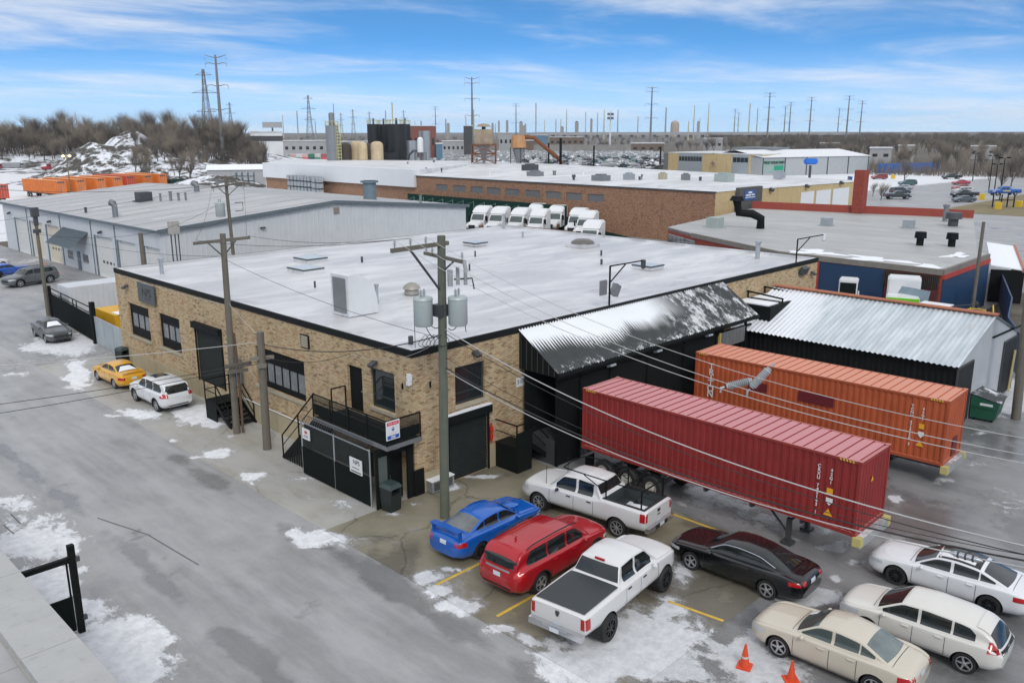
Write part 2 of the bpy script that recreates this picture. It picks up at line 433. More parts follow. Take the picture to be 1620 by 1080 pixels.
m_yard = paving('yard_asphalt', False, .10, .02, .72, rough=.45)
m_yard2 = paving('left_yard_asphalt', False, .0, .12, .92, snowb=.12)
m_road2 = paving('far_road_asphalt', False, .02, .1, 1.0, snowb=.10)
def earth():
    b = NB('winter_ground'); o = b.pos()
    a = b.noise(o, .02, 6, .65, .3); c = b.noise(o, .25, 6, .7)
    base = b.mix(b.ss(c, .35, .7), (.075, .062, .045), (.17, .145, .11))
    sm = b.ss(b.math('ADD', b.math('MULTIPLY', a, 1.0), b.math('MULTIPLY', c, .6)), .92, 1.06)
    base = b.mix(sm, base, (.72, .74, .78))
    b.bump(c, .5, .2); return b.fin(base, .9)
m_earth = earth()
def disc(name, r, z, mt):
    q = MB(); n = 64
    q.add([(300+r*math.cos(2*math.pi*i/n), 300+r*math.sin(2*math.pi*i/n), z) for i in range(n)], [tuple(range(n))])
    ob = bpy.data.objects.new(name, q.mesh(name, mt)); col.objects.link(ob); return tag(ob, kind='structure')
disc('ground', 9000, -.05, m_earth)
def ex_street(X, Y, s):
    # ragged edge of old snow along both sides
    e = np.clip((X+6.4+.9*fbm(X, Y, .25, 3))/2.2, 0, 1)*np.clip((Y-24)/12, 0, 1)*.4
    l_ = np.clip((-11.2-X)/3.0, 0, 1)*.42
    wv = np.clip(1-np.abs(X+5.3)/1.1, 0, 1)*.45*np.clip((16-Y)/8, 0, 1)+np.clip(1-np.abs(X+10.6+.8*(fbm(X, Y, .2, 6)-.5))/.8, 0, 1)*.62*fbm(X, Y, .5, 12)*1.6
    return np.maximum(s, np.maximum(e, l_)), wv
sheet('street', -15.6, -4.5, -40, 33.4, .22, 0., m_street, ex_street)
sheet('street_far', -40, -4.5, 33.4, 400, 1.0, 0., m_street, lambda X, Y, s: (np.maximum(s, np.clip(fbm(X, Y, .12, 5)*1.1-.25, 0, .5)), X*0))
sheet('sidewalk', -4.5, 0.3, 0.0, 33.4, .2, .004, m_walk)
def ex_lot(X, Y, s):
    return s, np.clip(1-np.hypot(X-2.5, Y+13.5)/4, 0, 1)*.3
sheet('car_park', -4.5, 6.3, -14.3, 0.0, .16, .006, m_lot, ex_lot)
def ex_yard(X, Y, s):
    wv = .3*np.clip(1-np.hypot((X-10)/5, (Y+16.5)/2.2), 0, 1)+.5*np.clip(1-np.hypot((X-13)/3.5, (Y+10)/5), 0, 1)
    return s, wv
sheet('loading_yard', 6.3, 46, -46, 0.0, .25, .002, m_yard, ex_yard)
sheet('car_park_south', -4.5, 6.3, -46, -14.3, .2, .002, m_yard)
sheet('neighbour_yard', -4.5, 12, 33.4, 400, .5, .004, m_yard2, lambda X, Y, s: (np.maximum(s, np.clip(fbm(X, Y, .2, 9)-.42, 0, 1)*1.0), .2*fbm(X, Y, .3, 2)))
sheet('truck_yard', 36, 78.5, -5, 108, 2, -.01, m_yard2)
sheet('east_road', 78.6, 330, -90, 130, 1.2, .0, m_road2, lambda X, Y, s: (np.maximum(s, .75*np.clip(np.clip((Y-58+.05*(X-200))/10, 0, 1)+np.clip((30-Y)/9, 0, 1)*np.clip((X-165)/10, 0, 1), 0, 1)), X*0))
m_snowy = mat('trodden_snow', (.74, .76, .80), .85, var=.2, scale=.4, bump=.3)
sheet('snow_field', 12, 118, 108, 420, 6, -.02, paving('snow_yard', False, -.1, .1, 1., snowb=.62), lambda X, Y, s: (s+.15*fbm(X, Y, .1, 4), X*0))
# painted bay lines
m_yl = mat('yellow_line_paint', (.62, .40, .06), .7, var=.35, scale=3)
def stripe(x0, y0, x1, y1, wdt=.12, mt=None, nm='bay_line'):
    d = Vector((x1-x0, y1-y0, 0)); n_ = Vector((-d.y, d.x, 0)).normalized()*wdt/2
    q = MB().quad((x0-n_.x, y0-n_.y, .0105), (x1-n_.x, y1-n_.y, .0105), (x1+n_.x, y1+n_.y, .0105), (x0+n_.x, y0+n_.y, .0105))
    ob = q.build(nm, mt or m_yl); tag(ob, kind='structure')
for a in [(-4.1, -6.15, .6, -6.1), (-4.0, -8.97, .4, -8.95), (6.05, -8.4, 6.05, -11.3), (.52, -12.3, .78, -14.2)]: stripe(*a)
m_skid = mat('old_tar_line', (.13, .13, .13), .8, var=.3, scale=4)
for a in [(-10.2, 7.34, -9.4, 4.5), (-9.4, 4.5, -9.1, .88), (-12.5, 10.2, -12.5, 8.95), (-13.0, 9.3, -12.95, 8.2)]: stripe(*a, .05, m_skid, 'tar_line')
# ================================================================== MATERIALS for buildings
def brick_mat(name, pal, mortar, w_=.215, h_=.075, blotch=None, painted=None):
    b = NB(name); o = b.pos(); sp = b.node('ShaderNodeSeparateXYZ'); b.link(o, sp.inputs[0])
    u = b.math('ADD', sp.outputs[0], sp.outputs[1]); z = sp.outputs[2]
    row = b.math('FLOOR', b.math('DIVIDE', z, h_))
    uo = b.math('ADD', b.math('DIVIDE', u, w_), b.math('MULTIPLY', b.math('MODULO', b.math('ADD', row, 400.), 2.), .5))
    cell = b.math('FLOOR', uo)
    cv_ = b.node('ShaderNodeCombineXYZ'); b.link(cell, cv_.inputs[0]); b.link(row, cv_.inputs[1])
    wnz = b.node('ShaderNodeTexWhiteNoise', noise_dimensions='2D'); b.link(cv_.outputs[0], wnz.inputs['Vector'])
    rp = b.node('ShaderNodeValToRGB'); rp.color_ramp.interpolation = 'CONSTANT'
    els = rp.color_ramp.elements
    for i, (p, c) in enumerate(pal):
        e = els[i] if i < 2 else els.new(p); e.position = p; e.color = (*c, 1)
    big = b.noise(o, .35, 5, .6)
    b.link(b.math('ADD', b.math('MULTIPLY', wnz.outputs['Value'], .8), b.math('MULTIPLY_ADD', big, .55, -.18), clamp=True), rp.inputs[0])
    base = rp.outputs[0]
    base = b.mix(1., base, b.math('MULTIPLY_ADD', b.noise(o, 9, 4), .5, .76), 'MULTIPLY')
    fu = b.math('FRACT', uo); fz = b.math('FRACT', b.math('DIVIDE', z, h_))
    mu = b.math('MAXIMUM', b.math('LESS_THAN', fu, .05), b.math('LESS_THAN', fz, .15))
    base = b.mix(b.math('MULTIPLY', mu, .9), base, mortar)
    # grime runs and blackened patches
    g = b.ss(b.noise(b.mapping(o, (1.2, 1.2, .16)), 1.3, 7, .7), .50, .74)
    base = b.mix(b.math('MULTIPLY', g, .38), base, (.085, .072, .055))
    s2 = b.ss(b.noise(o, .8, 6, .65), .58, .74)
    base = b.mix(b.math('MULTIPLY', s2, .28), base, (.36, .20, .13) if not blotch else blotch)
    b.bump(b.math('SUBTRACT', 1., mu), .5, .012)
    return b.fin(base, .88)
m_brick = brick_mat('common_brick', [(0, (.27, .18, .10)), (.14, (.42, .30, .17)), (.34, (.51, .385, .22)), (.60, (.55, .42, .26)), (.80, (.47, .30, .17)), (.91, (.43, .21, .12))], (.20, .155, .10), h_=.08, w_=.225)
m_brick_red = brick_mat('red_factory_brick', [(0, (.17, .08, .05)), (.25, (.30, .16, .09)), (.5, (.36, .20, .11)), (.75, (.33, .15, .085)), (.9, (.25, .11, .07))], (.28, .22, .17), blotch=(.42, .28, .16))
m_brick_ylw = brick_mat('yellow_brick', [(0, (.46, .34, .16)), (.3, (.56, .42, .20)), (.7, (.60, .46, .24))], (.48, .40, .26), blotch=(.5, .38, .2))
m_brick_drk = brick_mat('painted_red_brick', [(0, (.26, .045, .03)), (.5, (.33, .06, .035)), (.8, (.22, .04, .028))], (.20, .05, .04), blotch=(.30, .07, .04))
m_found = mat('painted_foundation', (.40, .34, .22), .8, var=.2, scale=1.2, streak=.5, streakc=(.17, .14, .09), bump=.2)
def membrane(name, c1, c2, c3, amt=.5, rough=.45, scale=(.35, 1.2, 1)):
    b = NB(name); o = b.pos()
    n1_ = b.noise(b.mapping(o, scale, rot=(0, 0, R(40))), .35, 7, .65, .5); n2_ = b.noise(b.mapping(o, scale, (7, 3, 0), rot=(0, 0, R(40))), 1.3, 8, .7, .3)
    base = b.mix(b.ss(n1_, .35, .68), c1, c2)
    base = b.mix(b.math('MULTIPLY', b.ss(n2_, .55, .72), amt), base, c3)
    base = b.mix(b.ss(b.noise(o, .22, 5), .62, .75, 0., amt), base, c3)
    b.bump(b.noise(o, 3, 5), .12, .02)
    return b.fin(base, b.math('MULTIPLY_ADD', n1_, .4, rough-.2))
m_roof = membrane('white_roof_membrane', (.46, .46, .465), (.66, .66, .67), (.26, .255, .25), .6, .42)
m_coping = mat('black_coping', (.012, .014, .014), .6, var=.25, scale=2, spec=.15)
m_black = mat('black_paint', (.008, .009, .009), .6, var=.3, scale=2.5, spec=.12)
m_blackg = mat('black_sheet_metal', (.009, .011, .011), .6, 0., var=.3, scale=1.5, streak=.3, streakc=(.028, .031, .029), spec=.12)
m_shut = mat('dark_shutter', (.022, .027, .026), .55, 0., var=.25, scale=2, streak=.3, streakc=(.045, .05, .047), spec=.2)
m_sill = mat('limestone_sill', (.40, .36, .27), .8, var=.2, scale=4, bump=.2)
m_glass = NB('window_glass'); m_glass.p.inputs['Specular IOR Level'].default_value = .9
m_glass = m_glass.fin((.020, .026, .028), .06)
m_blind = mat('pale_blind_behind_glass', (.20, .215, .22), .25, var=.3, scale=3, streak=.5, streakc=(.08, .085, .09))
m_frame = mat('green_black_frame', (.03, .042, .04), .4, var=.2)
m_galv = mat('galvanised_steel', (.42, .45, .47), .45, .6, var=.2, scale=3)
m_white = mat('white_paint', (.72, .73, .74), .5, var=.08, scale=2)
m_grey = mat('grey_metal', (.22, .23, .24), .5, .4, var=.2, scale=3)
m_dkgrey = mat('dark_grey_metal', (.07, .075, .08), .5, .3, var=.2, scale=3)
m_snow = mat('clean_snow', (.80, .82, .85), .8, var=.06, scale=3, bump=.35)
m_conc = mat('cast_concrete', (.40, .385, .36), .85, var=.2, scale=1.5, streak=.35, bump=.2)
m_rust = mat('rust', (.20, .075, .03), .85, .2, var=.4, scale=3)

def holed(q, axis, c, u0, u1, z0, z1, holes, depth, s):
    """wall skin in plane axis=c with rectangular openings (u0,u1,z0,z1); s: +1/-1 direction of the interior"""
    us = sorted({u0, u1, *[h[0] for h in holes], *[h[1] for h in holes]}); zs = sorted({z0, z1, *[h[2] for h in holes], *[h[3] for h in holes]})
    pt = (lambda u, z, d=0.: (c+s*d, u, z)) if axis == 'x' else (lambda u, z, d=0.: (u, c+s*d, z))
    for i in range(len(us)-1):
        for j in range(len(zs)-1):
            um, zm = (us[i]+us[i+1])/2, (zs[j]+zs[j+1])/2
            if any(h[0] < um < h[1] and h[2] < zm < h[3] for h in holes): continue
            q.quad(pt(us[i], zs[j]), pt(us[i+1], zs[j]), pt(us[i+1], zs[j+1]), pt(us[i], zs[j+1]))
    for a, b_, c0, c1 in holes:
        q.quad(pt(a, c0), pt(b_, c0), pt(b_, c0, depth), pt(a, c0, depth)); q.quad(pt(a, c1), pt(b_, c1), pt(b_, c1, depth), pt(a, c1, depth))
        q.quad(pt(a, c0), pt(a, c1), pt(a, c1, depth), pt(a, c0, depth)); q.quad(pt(b_, c0), pt(b_, c1), pt(b_, c1, depth), pt(b_, c0, depth))
    return q
def abox(q, axis, c, s, u0, u1, z0, z1, d0, d1):
    a, b_ = sorted((c+s*d0, c+s*d1))
    return q.box(a, b_, u0, u1, z0, z1) if axis == 'x' else q.box(u0, u1, a, b_, z0, z1)
def window(par, axis, c, s, h, inset, lights=3, top=0., bot=0., fm=None, pane=None, fw=.09, mw=.06, name='window', split=None, sill=None):
    """frame in an opening, each pane its own mesh"""
    u0, u1, z0, z1 = h; fm = fm or m_black; pane = pane or m_glass
    q = MB(); e = .004
    for (a, b_, p, r_) in ((u0+e, u1-e, z0+e, z0+fw+bot), (u0+e, u1-e, z1-fw-top, z1-e), (u0+e, u0+fw, z0+fw+bot, z1-fw-top), (u1-fw, u1-e, z0+fw+bot, z1-fw-top)):
        abox(q, axis, c, s, a, b_, p, r_, inset-.03, inset+.06)
    cells = []
    a0, a1, b0, b1 = u0+fw, u1-fw, z0+fw+bot, z1-fw-top
    wd = (a1-a0-(lights-1)*mw)/lights
    rows = [(b0, b1)] if split is None else [(b0, b0+(b1-b0)*split-mw/2), (b0+(b1-b0)*split+mw/2, b1)]
    if split is not None: abox(q, axis, c, s, a0, a1, rows[0][1], rows[1][0], inset-.02, inset+.05)
    for k in range(lights):
        x0 = a0+k*(wd+mw)
        for r0, r1 in rows: cells.append((x0, x0+wd, r0, r1))
        if k < lights-1: abox(q, axis, c, s, x0+wd, x0+wd+mw, b0, b1, inset-.015, inset+.045)
    f = q.build(name, fm, par)
    for x0, x1, r0, r1 in cells:
        abox(MB(), axis, c, s, x0, x1, r0, r1, inset+.012, inset+.03).build('pane', pane, f)
    if sill:
        abox(MB(), axis, c, -s, u0-.08, u1+.08, z0-.14, z0-.004, -.14, .09).build('sill', m_sill, f)
    return f
def slat_door(par, axis, c, s, h, d, mt, pitch=.1, name='roller_shutter', hood=True):
    u0, u1, z0, z1 = h; q = MB()
    n_ = int((z1-z0)/pitch)
    pt = (lambda u, z, dd: (c+s*dd, u, z)) if axis == 'x' else (lambda u, z, dd: (u, c+s*dd, z))
    P = []
    for k in range(n_):
        za = z0+(z1-z0)*k/n_; zb = z0+(z1-z0)*(k+1)/n_
        P += [(za, d+.03), (za+.25*(zb-za), d), (za+.75*(zb-za), d), (zb-.001, d+.03)]
    q.grid([[pt(u0, z, dd), pt(u1, z, dd)] for z, dd in P])
    f = q.build(name, mt, par)
    if hood:
        abox(MB(), axis, c, -s, u0-.12, u1+.12, z1-.04, z1+.3, -.01, .26).build('roll_housing', m_blackg, f)
        abox(MB(), axis, c, -s, u0-.10, u0-.003, z0, z1-.05, -.01, .07).build('guide_rail', m_blackg, f)
        abox(MB(), axis, c, -s, u1+.003, u1+.10, z0, z1-.05, -.01, .07).build('guide_rail', m_blackg, f)
    return f
def rail_panel(q, a, b_, z0, z1, r=.022):
    """one rail bay between two posts a,b (xy)"""
    q.bar((*a, z1), (*b_, z1), r*2); q.bar((*a, z0), (*b_, z0), r*2)

# ================================================================== MAIN BRICK BUILDING  x 0..36, y 0..30.7
HB = 6.25
B = thing('brick_warehouse', 'single-storey tan brick warehouse with flat white roof and black coping', 'building', (18, 15.3, 0))
lh = [(25.9, 29.0, 2.16, 4.25), (21.6, 24.45, 2.16, 4.25), (16.45, 19.45, 1.05, 4.2), (8.2, 12.85, 2.2, 4.25), (3.5, 4.6, 2.77, 4.85), (1.2, 2.85, 3.3, 5.05)]
rh = [(2.3, 4.03, 3.4, 5.1), (1.87, 4.15, .02, 2.78)]
q = MB(); holed(q, 'x', 0., 0, 30.7, 0, HB, lh, .3, 1); holed(q, 'y', 0., 0, 36, 0, HB, rh, .3, 1)
q.quad((36, 0, 0), (36, 30.7, 0), (36, 30.7, HB), (36, 0, HB)); q.quad((0, 30.7, 0), (36, 30.7, 0), (36, 30.7, HB), (0, 30.7, HB))
q.build('wall', m_brick, B, recalc=False)
q = MB(); FT = 1.02
for a, b_ in ((0, 16.4), (19.5, 30.7)): q.box(-.035, -.002, a, b_, 0, FT)
q.box(-.035, -.002, 16.4, 19.5, 0, .95); q.box(0, 1.76, -.035, -.002, 0, .88); q.box(4.26, 6.3, -.035, -.002, 0, .95); q.box(-.035, 0, -.035, 0, 0, .88)
q.build('foundation', m_found, B)
rf = MB()
n_ = 24
P = []
for j in range(n_+1):
    y = .25+(30.2*j/n_); row = []
    for i in range(n_+1):
        x = .25+35.5*i/n_; row.append((x, y, HB-.12+.10*(vnoise(x, y, .09, 3)-.5)*min(1, i/3., j/3., (n_-i)/3., (n_-j)/3.)))
    P.append(row)
rf.grid(P)
for (x0, x1, y0, y1) in ((.04, .26, .04, 30.66), (35.74, 35.96, .04, 30.66), (.26, 35.74, .04, .26), (.26, 35.74, 30.44, 30.66)): rf.box(x0, x1, y0, y1, HB-.3, HB+.012)
roof = rf.build('roof', m_roof, B)
q = MB(); t = .035
q.box(-t, .06, -t, 30.7+t, HB-.27, HB+.02); q.box(35.94, 36+t, -t, 30.7+t, HB-.27, HB+.02); q.box(.06, 35.94, -t, .06, HB-.27, HB+.02); q.box(.06, 35.94, 30.64, 30.7+t, HB-.27, HB+.02)
q.build('coping', m_coping, roof)
# left facade openings
for i in (0, 1): window(B, 'x', 0., 1, lh[i], .14, 3, top=.42, bot=.36, pane=m_blind, fw=.2, mw=.1, sill=True)
slat_door(B, 'x', 0., 1, lh[2], .015, m_shut, .085)
window(B, 'x', 0., 1, lh[3], .14, 6, top=.55, bot=.1, pane=m_blind, fw=.2, mw=.09, sill=True)
d = abox(MB(), 'x', 0., 1, 3.52, 4.58, 2.78, 4.84, .12, .18).build('door', m_black, B)
MB().cyl((.05, 3.66, 3.75), (.11, 3.66, 3.75), .03, n=8).build('handle', m_galv, d)
window(B, 'x', 0., 1, lh[5], .12, 1, fm=m_frame, fw=.1, split=.28, sill=True)
window(B, 'y', 0., 1, rh[0], .12, 1, fm=m_frame, fw=.1, split=.26, sill=True)
slat_door(B, 'y', 0., 1, rh[1], .015, m_shut, .085)
MB().prism([(1.7, 3.085), (4.3, 3.085), (4.25, 3.13), (3.0, 3.16), (1.75, 3.13)], 'y', -.22, -.02).build('snow_ledge', m_snow, B)
v = MB(); v.box(-.06, -.002, 7.58, 8.28, 4.98, 5.62)
vv = v.build('wall_vent', m_black, B); q = MB()
for k in range(7): q.cbox((-.068, 7.93, 5.06+.08*k), (.02, .56, .05), ry=.5)
q.build('louvre', m_sill, vv)
# pipes along the left facade
MB().tube([(-.08, 14.2, 1.12), (-.08, 8.0, 1.10)], .03).build('conduit', m_white, B)
MB().box(-.16, -.01, 14.3, 14.95, 1.9, 3.2).build('meter_cabinet', m_grey, B)
MB().tube([(-.07, 15.2, 1.2), (-.07, 15.2, 6.6)], .05).build('conduit', m_sill, B)
q = MB(); q.box(-.14, -.02, -.02, .2, 5.02, 5.3); q.box(-.2, -.03, .0, .16, 4.84, 5.0)
q.build('corner_camera', m_white, B)
def floodlight(x, y, z, ax, name='wall_light'):
    q = MB()
    if ax == 'x': q.cbox((x-.22, y, z), (.34, .3, .12), ry=-.5); q.bar((x, y, z+.1), (x-.2, y, z), .05)
    else: q.cbox((x, y-.22, z), (.3, .34, .12), rx=.5); q.bar((x, y, z+.1), (x, y-.2, z), .05)
    return q.build(name, m_dkgrey, B)
for y in (28.7, 2.4): floodlight(0, y, 5.3, 'x')
for x, z in ((3.4, 5.55), (35.1, 5.3)): floodlight(x, 0, z, 'y')
for x, y in ((-.05, .6), (.9, -.05)):
    MB().bar((x, y, 4.55), (x, y, 4.8), .05).build('wall_bracket', m_black, B)
# fire standpipe, sign plate, wall sign
s_ = MB().cyl((4.33, -.10, 1.25), (4.33, -.10, 2.15), .045, n=10)
s_.cyl((4.33, -.10, 1.38), (4.33, -.10, 1.62), .085, n=12).cyl((4.33, -.10, 1.75), (4.33, -.10, 1.98), .085, n=12); s_.cyl((4.33, -.2, 1.8), (4.33, -.02, 1.8), .05, n=8)
s_.build('fire_standpipe', mat('red_enamel', (.55, .02, .015), .35), B, smooth=True)
m_ink = flat('dark_ink', (.03, .035, .04))
pl = MB().box(6.02, 6.62, -.03, -.004, 3.42, 3.86); plo = pl.build('number_plate', m_white, B)
tx = text('numerals', '3104', .27, m_ink, plo, face_mtx((6.32-18, -.034-15.3, 3.65), (1, 0, 0), (0, 0, 1)))
sg = thing('wall_sign', 'square weathered grey metal sign on brackets high on the street facade', 'sign', (-.2, 25.6, 4.62))
MB().box(-.16, -.09, 24.4, 26.8, 4.65, 5.88).build('sign_board', mat('weathered_zinc', (.13, .14, .145), .5, .5, var=.3, scale=2, streak=.4), sg)
q = MB()
for y in (24.6, 26.6): q.bar((0, y, 5.7), (-.09, y, 5.7), .05); q.bar((0, y, 4.85), (-.09, y, 4.85), .05)
q.bar((-.17, 24.4, 5.9), (-.17, 26.0, 5.9), .05); q.build('bracket', m_galv, sg)
text('letters', 'NPS', .74, m_ink, sg, face_mtx((.2-.166, 25.5-25.6, 5.3-4.62), (0, -1, 0), (0, 0, 1)))
q = MB(); q.box(-.168, -.158, 25.0, 25.9, 4.9, 4.95); q.build('small_print', m_ink, sg)

# ---- roof furniture
def skylight(x, y, sx, sy, z=HB-.1, open_=False):
    q = MB().box(x-sx/2, x+sx/2, y-sy/2, y+sy/2, z, z+.2); o = q.build('skylight', m_roof, roof)
    q = MB().box(x-sx/2-.04, x+sx/2+.04, y-sy/2-.04, y+sy/2+.04, z+.2, z+.27); q.build('skylight_frame', m_dkgrey, roof)
    MB().box(x-sx/2+.05, x+sx/2-.05, y-sy/2+.05, y+sy/2-.05, z+.271, z+.285).build('skylight_pane', mat('skylight_acrylic', (.50, .53, .54), .2, var=.1), roof)
for x, y, sx, sy in ((8.3, 21.1, 1.5, 1.9), (11.0, 24.8, 1.6, 1.7), (24.6, 22.7, 1.3, 1.4), (24.5, 6.1, 1.4, 1.5)): skylight(x, y, sx, sy)
def dome(x, y, r, h):
    MB().box(x-r, x+r, y-r, y+r, HB-.1, HB+.15).build('dome_kerb', m_roof, roof)
    MB().lathe([(r*.98, HB+.15), (r*.9, HB+.15+h*.45), (r*.6, HB+.15+h*.85), (.01, HB+.15+h)], (x, y, 0), 16).build('roof_dome', mat('smoked_dome', (.12, .11, .095), .35), roof, smooth=True)
dome(29.8, 16.1, .95, .38)
q = MB().cyl((8.2, 10.2, HB-.1), (8.2, 10.2, HB+.15), .42, .38, 14); q.lathe([(.38, .15), (.5, .2), (.42, .35), (.2, .5), (.01, .55)], (8.2, 10.2, HB), 14)
q.build('turbine_vent', mat('aged_tin', (.33, .31, .27), .5, .4), roof, smooth=True)
# big quarter-round intake hood
hd = MB(); pr = [(0, 0), (0, 2.0), (.25, 2.05)]
for k in range(9):
    a = R(90-10*k); pr.append((.25+1.45*math.cos(a), .45+1.6*math.sin(a)))
pr += [(1.75, 0)]
V = [(2.25+p[0], y, HB-.1+p[1]) for y in (7.55, 9.0) for p in pr]; n_ = len(pr)
hd.add(V, [tuple(range(n_))[::-1], tuple(range(n_, 2*n_))]+[(i, (i+1) % n_, n_+(i+1) % n_, n_+i) for i in range(n_)])
hdo = hd.build('intake_hood', mat('white_hood', (.66, .67, .68), .5, .1, var=.12, streak=.3), roof)
MB().box(2.21, 2.246, 7.75, 8.8, HB+.05, HB+1.75).build('hood_grille', m_grey, roof)
for x, y, h, r in ((5.4, 9.6, .75, .09), (1.5, 26.9, .75, .12), (1.06, 1.36, .22, .11), (13.1, 21.7, .3, .08), (23.8, 9.4, .25, .08), (31, 23.7, .35, .09), (34.6, 29.6, 1.1, .12), (16, 14, .3, .06), (5.6, 15.8, .25, .06), (27, 12, .28, .07), (20.4, 18.2, .3, .06), (33.4, 3.2, 1.0, .16)):
    q = MB().cyl((x, y, HB-.15), (x, y, HB+h), r, n=10)
    if h > .5: q.cyl((x, y, HB+h), (x, y, HB+h+.12), r*1.5, n=10)
    q.build('vent_pipe', m_galv if h > .3 else m_dkgrey, roof, smooth=True)
# roof-edge camera masts
def mast(x, y, h, arm, lamp):
    t_ = thing('camera_mast', 'black mast with camera arm and floodlights on the roof edge' if lamp else 'black camera mast with one braced arm at the far roof corner', 'mast', (x, y, HB-.3))
    q = MB().bar((x, y, HB-.3), (x, y, HB+h), .07); q.bar((x, y, HB+h), (x+arm, y, HB+h-.02), .06); q.bar((x, y, HB+h-.85), (x+arm*.45, y, HB+h-.05), .05)
    q.build('pole', m_black, t_)
    q = MB().cyl((x+arm, y, HB+h-.3), (x+arm, y, HB+h+.02), .13, n=12); q.lathe([(.13, -.3), (.12, -.4), (.06, -.46), (.01, -.47)], (x+arm, y, HB+h), 12)
    q.build('dome_camera', m_white if not lamp else m_dkgrey, t_, smooth=True)
    if lamp:
        MB().cbox((x-.45, y+.05, HB+.95), (.5, .1, .75)).build('floodlight', m_grey, t_)
        MB().cbox((x+.35, y-.1, HB+.75), (.4, .3, .6), ry=.5).build('floodlight', m_grey, t_)
mast(12.9, .12, 2.0, 2.8, True)
mast(33.0, .12, 1.55, 3.9, False)
MB().cbox((33.6, -.2, HB-.6), (.8, .3, .5), rx=.4).build('wall_light', m_dkgrey, B)
MB().box(36.1, 36.35, 22.5, 28.5, HB-.15, HB+.02).build('rusty_edging', m_rust, B)

# ---- chain link material (open mesh)
def chainlink(name, c, pitch=.07, wfrac=.16):
    b = NB(name); o = b.pos(); sp = b.node('ShaderNodeSeparateXYZ'); b.link(o, sp.inputs[0])
    u = b.math('ADD', sp.outputs[0], sp.outputs[1])
    a1 = b.math('FRACT', b.math('DIVIDE', b.math('ADD', u, sp.outputs[2]), pitch)); a2 = b.math('FRACT', b.math('DIVIDE', b.math('ADD', b.math('SUBTRACT', u, sp.outputs[2]), 100.), pitch))
    al = b.math('MAXIMUM', b.math('LESS_THAN', a1, wfrac), b.math('LESS_THAN', a2, wfrac))
    b.link(al, b.p.inputs['Alpha']); return b.fin(c, .5, .5)
m_chain = chainlink('chain_link', (.10, .11, .105))
m_scrim = mat('black_scrim', (.008, .011, .0105), .85, spec=.1, var=.25, scale=2)
# ---- entrance enclosure on the corner
E_ = thing('entrance_enclosure', 'black sheet-clad fence with razor wire and white signs round the corner door', 'fence', (-2, 2.9, 0))
MB().box(-2.03, -1.97, .36, 5.42, .05, 1.30).build('lower_panel', m_scrim, E_)
MB().quad((-2.0, .36, 1.3), (-2.0, 5.42, 1.3), (-2.0, 5.42, 2.45), (-2.0, .36, 2.45)).build('mesh_panel', m_chain, E_)
q = MB()
for k in range(46): q.box(-1.86, -1.83, .4+k*.11, .47+k*.11, 1.3, 2.3)
q.box(-1.84, -1.80, .38, 5.4, 1.3, 2.3)
q.build('slat_backing', m_blackg, E_)
fr = MB()
for y in (.36, 2.9, 5.42): fr.cyl((-2.0, y, 0), (-2.0, y, 2.5), .035, n=8)
fr.cyl((-2.0, .36, 2.45), (-2.0, 5.42, 2.45), .03, n=8); fr.build('pipe_frame', m_galv, E_, smooth=True)
pts = []
for k in range(30*12+1):
    t_ = k/12; a = 2*math.pi*t_; pts.append((-1.95+.17*math.cos(a), .4+5.0*t_/30, 2.62+.17*math.sin(a)))
MB().tube(pts, .008, 4).build('razor_wire', m_dkgrey, E_)
MB().box(-1.80, -1.78, 2.55, 4.05, 1.66, 2.05).build('side_window', m_blind, E_)
s1 = MB().box(-2.075, -2.04, .84, 1.68, 1.24, 1.88).build('notice_board', m_white, E_)
text('letters', 'NPS', .27, m_ink, s1, face_mtx((-.079, 1.20-2.9, 1.72), (0, -1, 0), (0, 0, 1)))
q = MB(); q.box(-2.079, -2.076, .9, 1.6, 1.29, 1.34); q.box(-2.079, -2.076, 1.0, 1.5, 1.46, 1.49); q.build('small_print', m_ink, s1)
s2 = MB().box(-2.075, -2.04, 4.67, 5.25, 1.75, 2.24).build('warning_notice', m_white, E_)
q = MB(); q.box(-2.079, -2.076, 4.85, 5.05, 2.02, 2.14); q.build('notice_mark', flat('red_mark', (.5, .03, .03)), s2)
q = MB(); q.box(-2.079, -2.076, 4.78, 5.15, 1.85, 1.88); q.box(-2.079, -2.076, 4.78, 5.1, 1.92, 1.94); q.build('small_print', m_ink, s2)
# front of the enclosure with door
q = MB(); q.box(-2.0, -1.3, -.02, .04, 2.2, 2.55); q.box(-1.3, -.42, -.02, .04, 2.15, 2.55); q.box(-2.0, -1.86, -.02, .04, 0, 2.2); q.box(-1.42, -1.3, -.02, .04, 0, 2.2); q.box(-.42, -.1, -.05, .04, 0, 2.55); q.box(-1.86, -1.42, -.02, .04, 0, .8)
q.build('front_frame', m_blackg, E_)
MB().box(-1.86, -1.42, .0, .02, .8, 2.2).build('side_light', mat('dull_plastic_glazing', (.10, .115, .11), .3), E_)
d = MB().box(-1.28, -.44, .30, .35, .05, 2.14).build('door', m_black, E_)
MB().box(-1.22, -1.10, .24, .298, 1.0, 1.18).build('handle', m_galv, d)
MB().box(-.1, .42, -.09, -.04, 0, 1.15).build('kick_panel', m_black, E_)
MB().cbox((-1.0, -.06, 2.42), (.3, .1, .08)).build('camera', m_galv, E_)
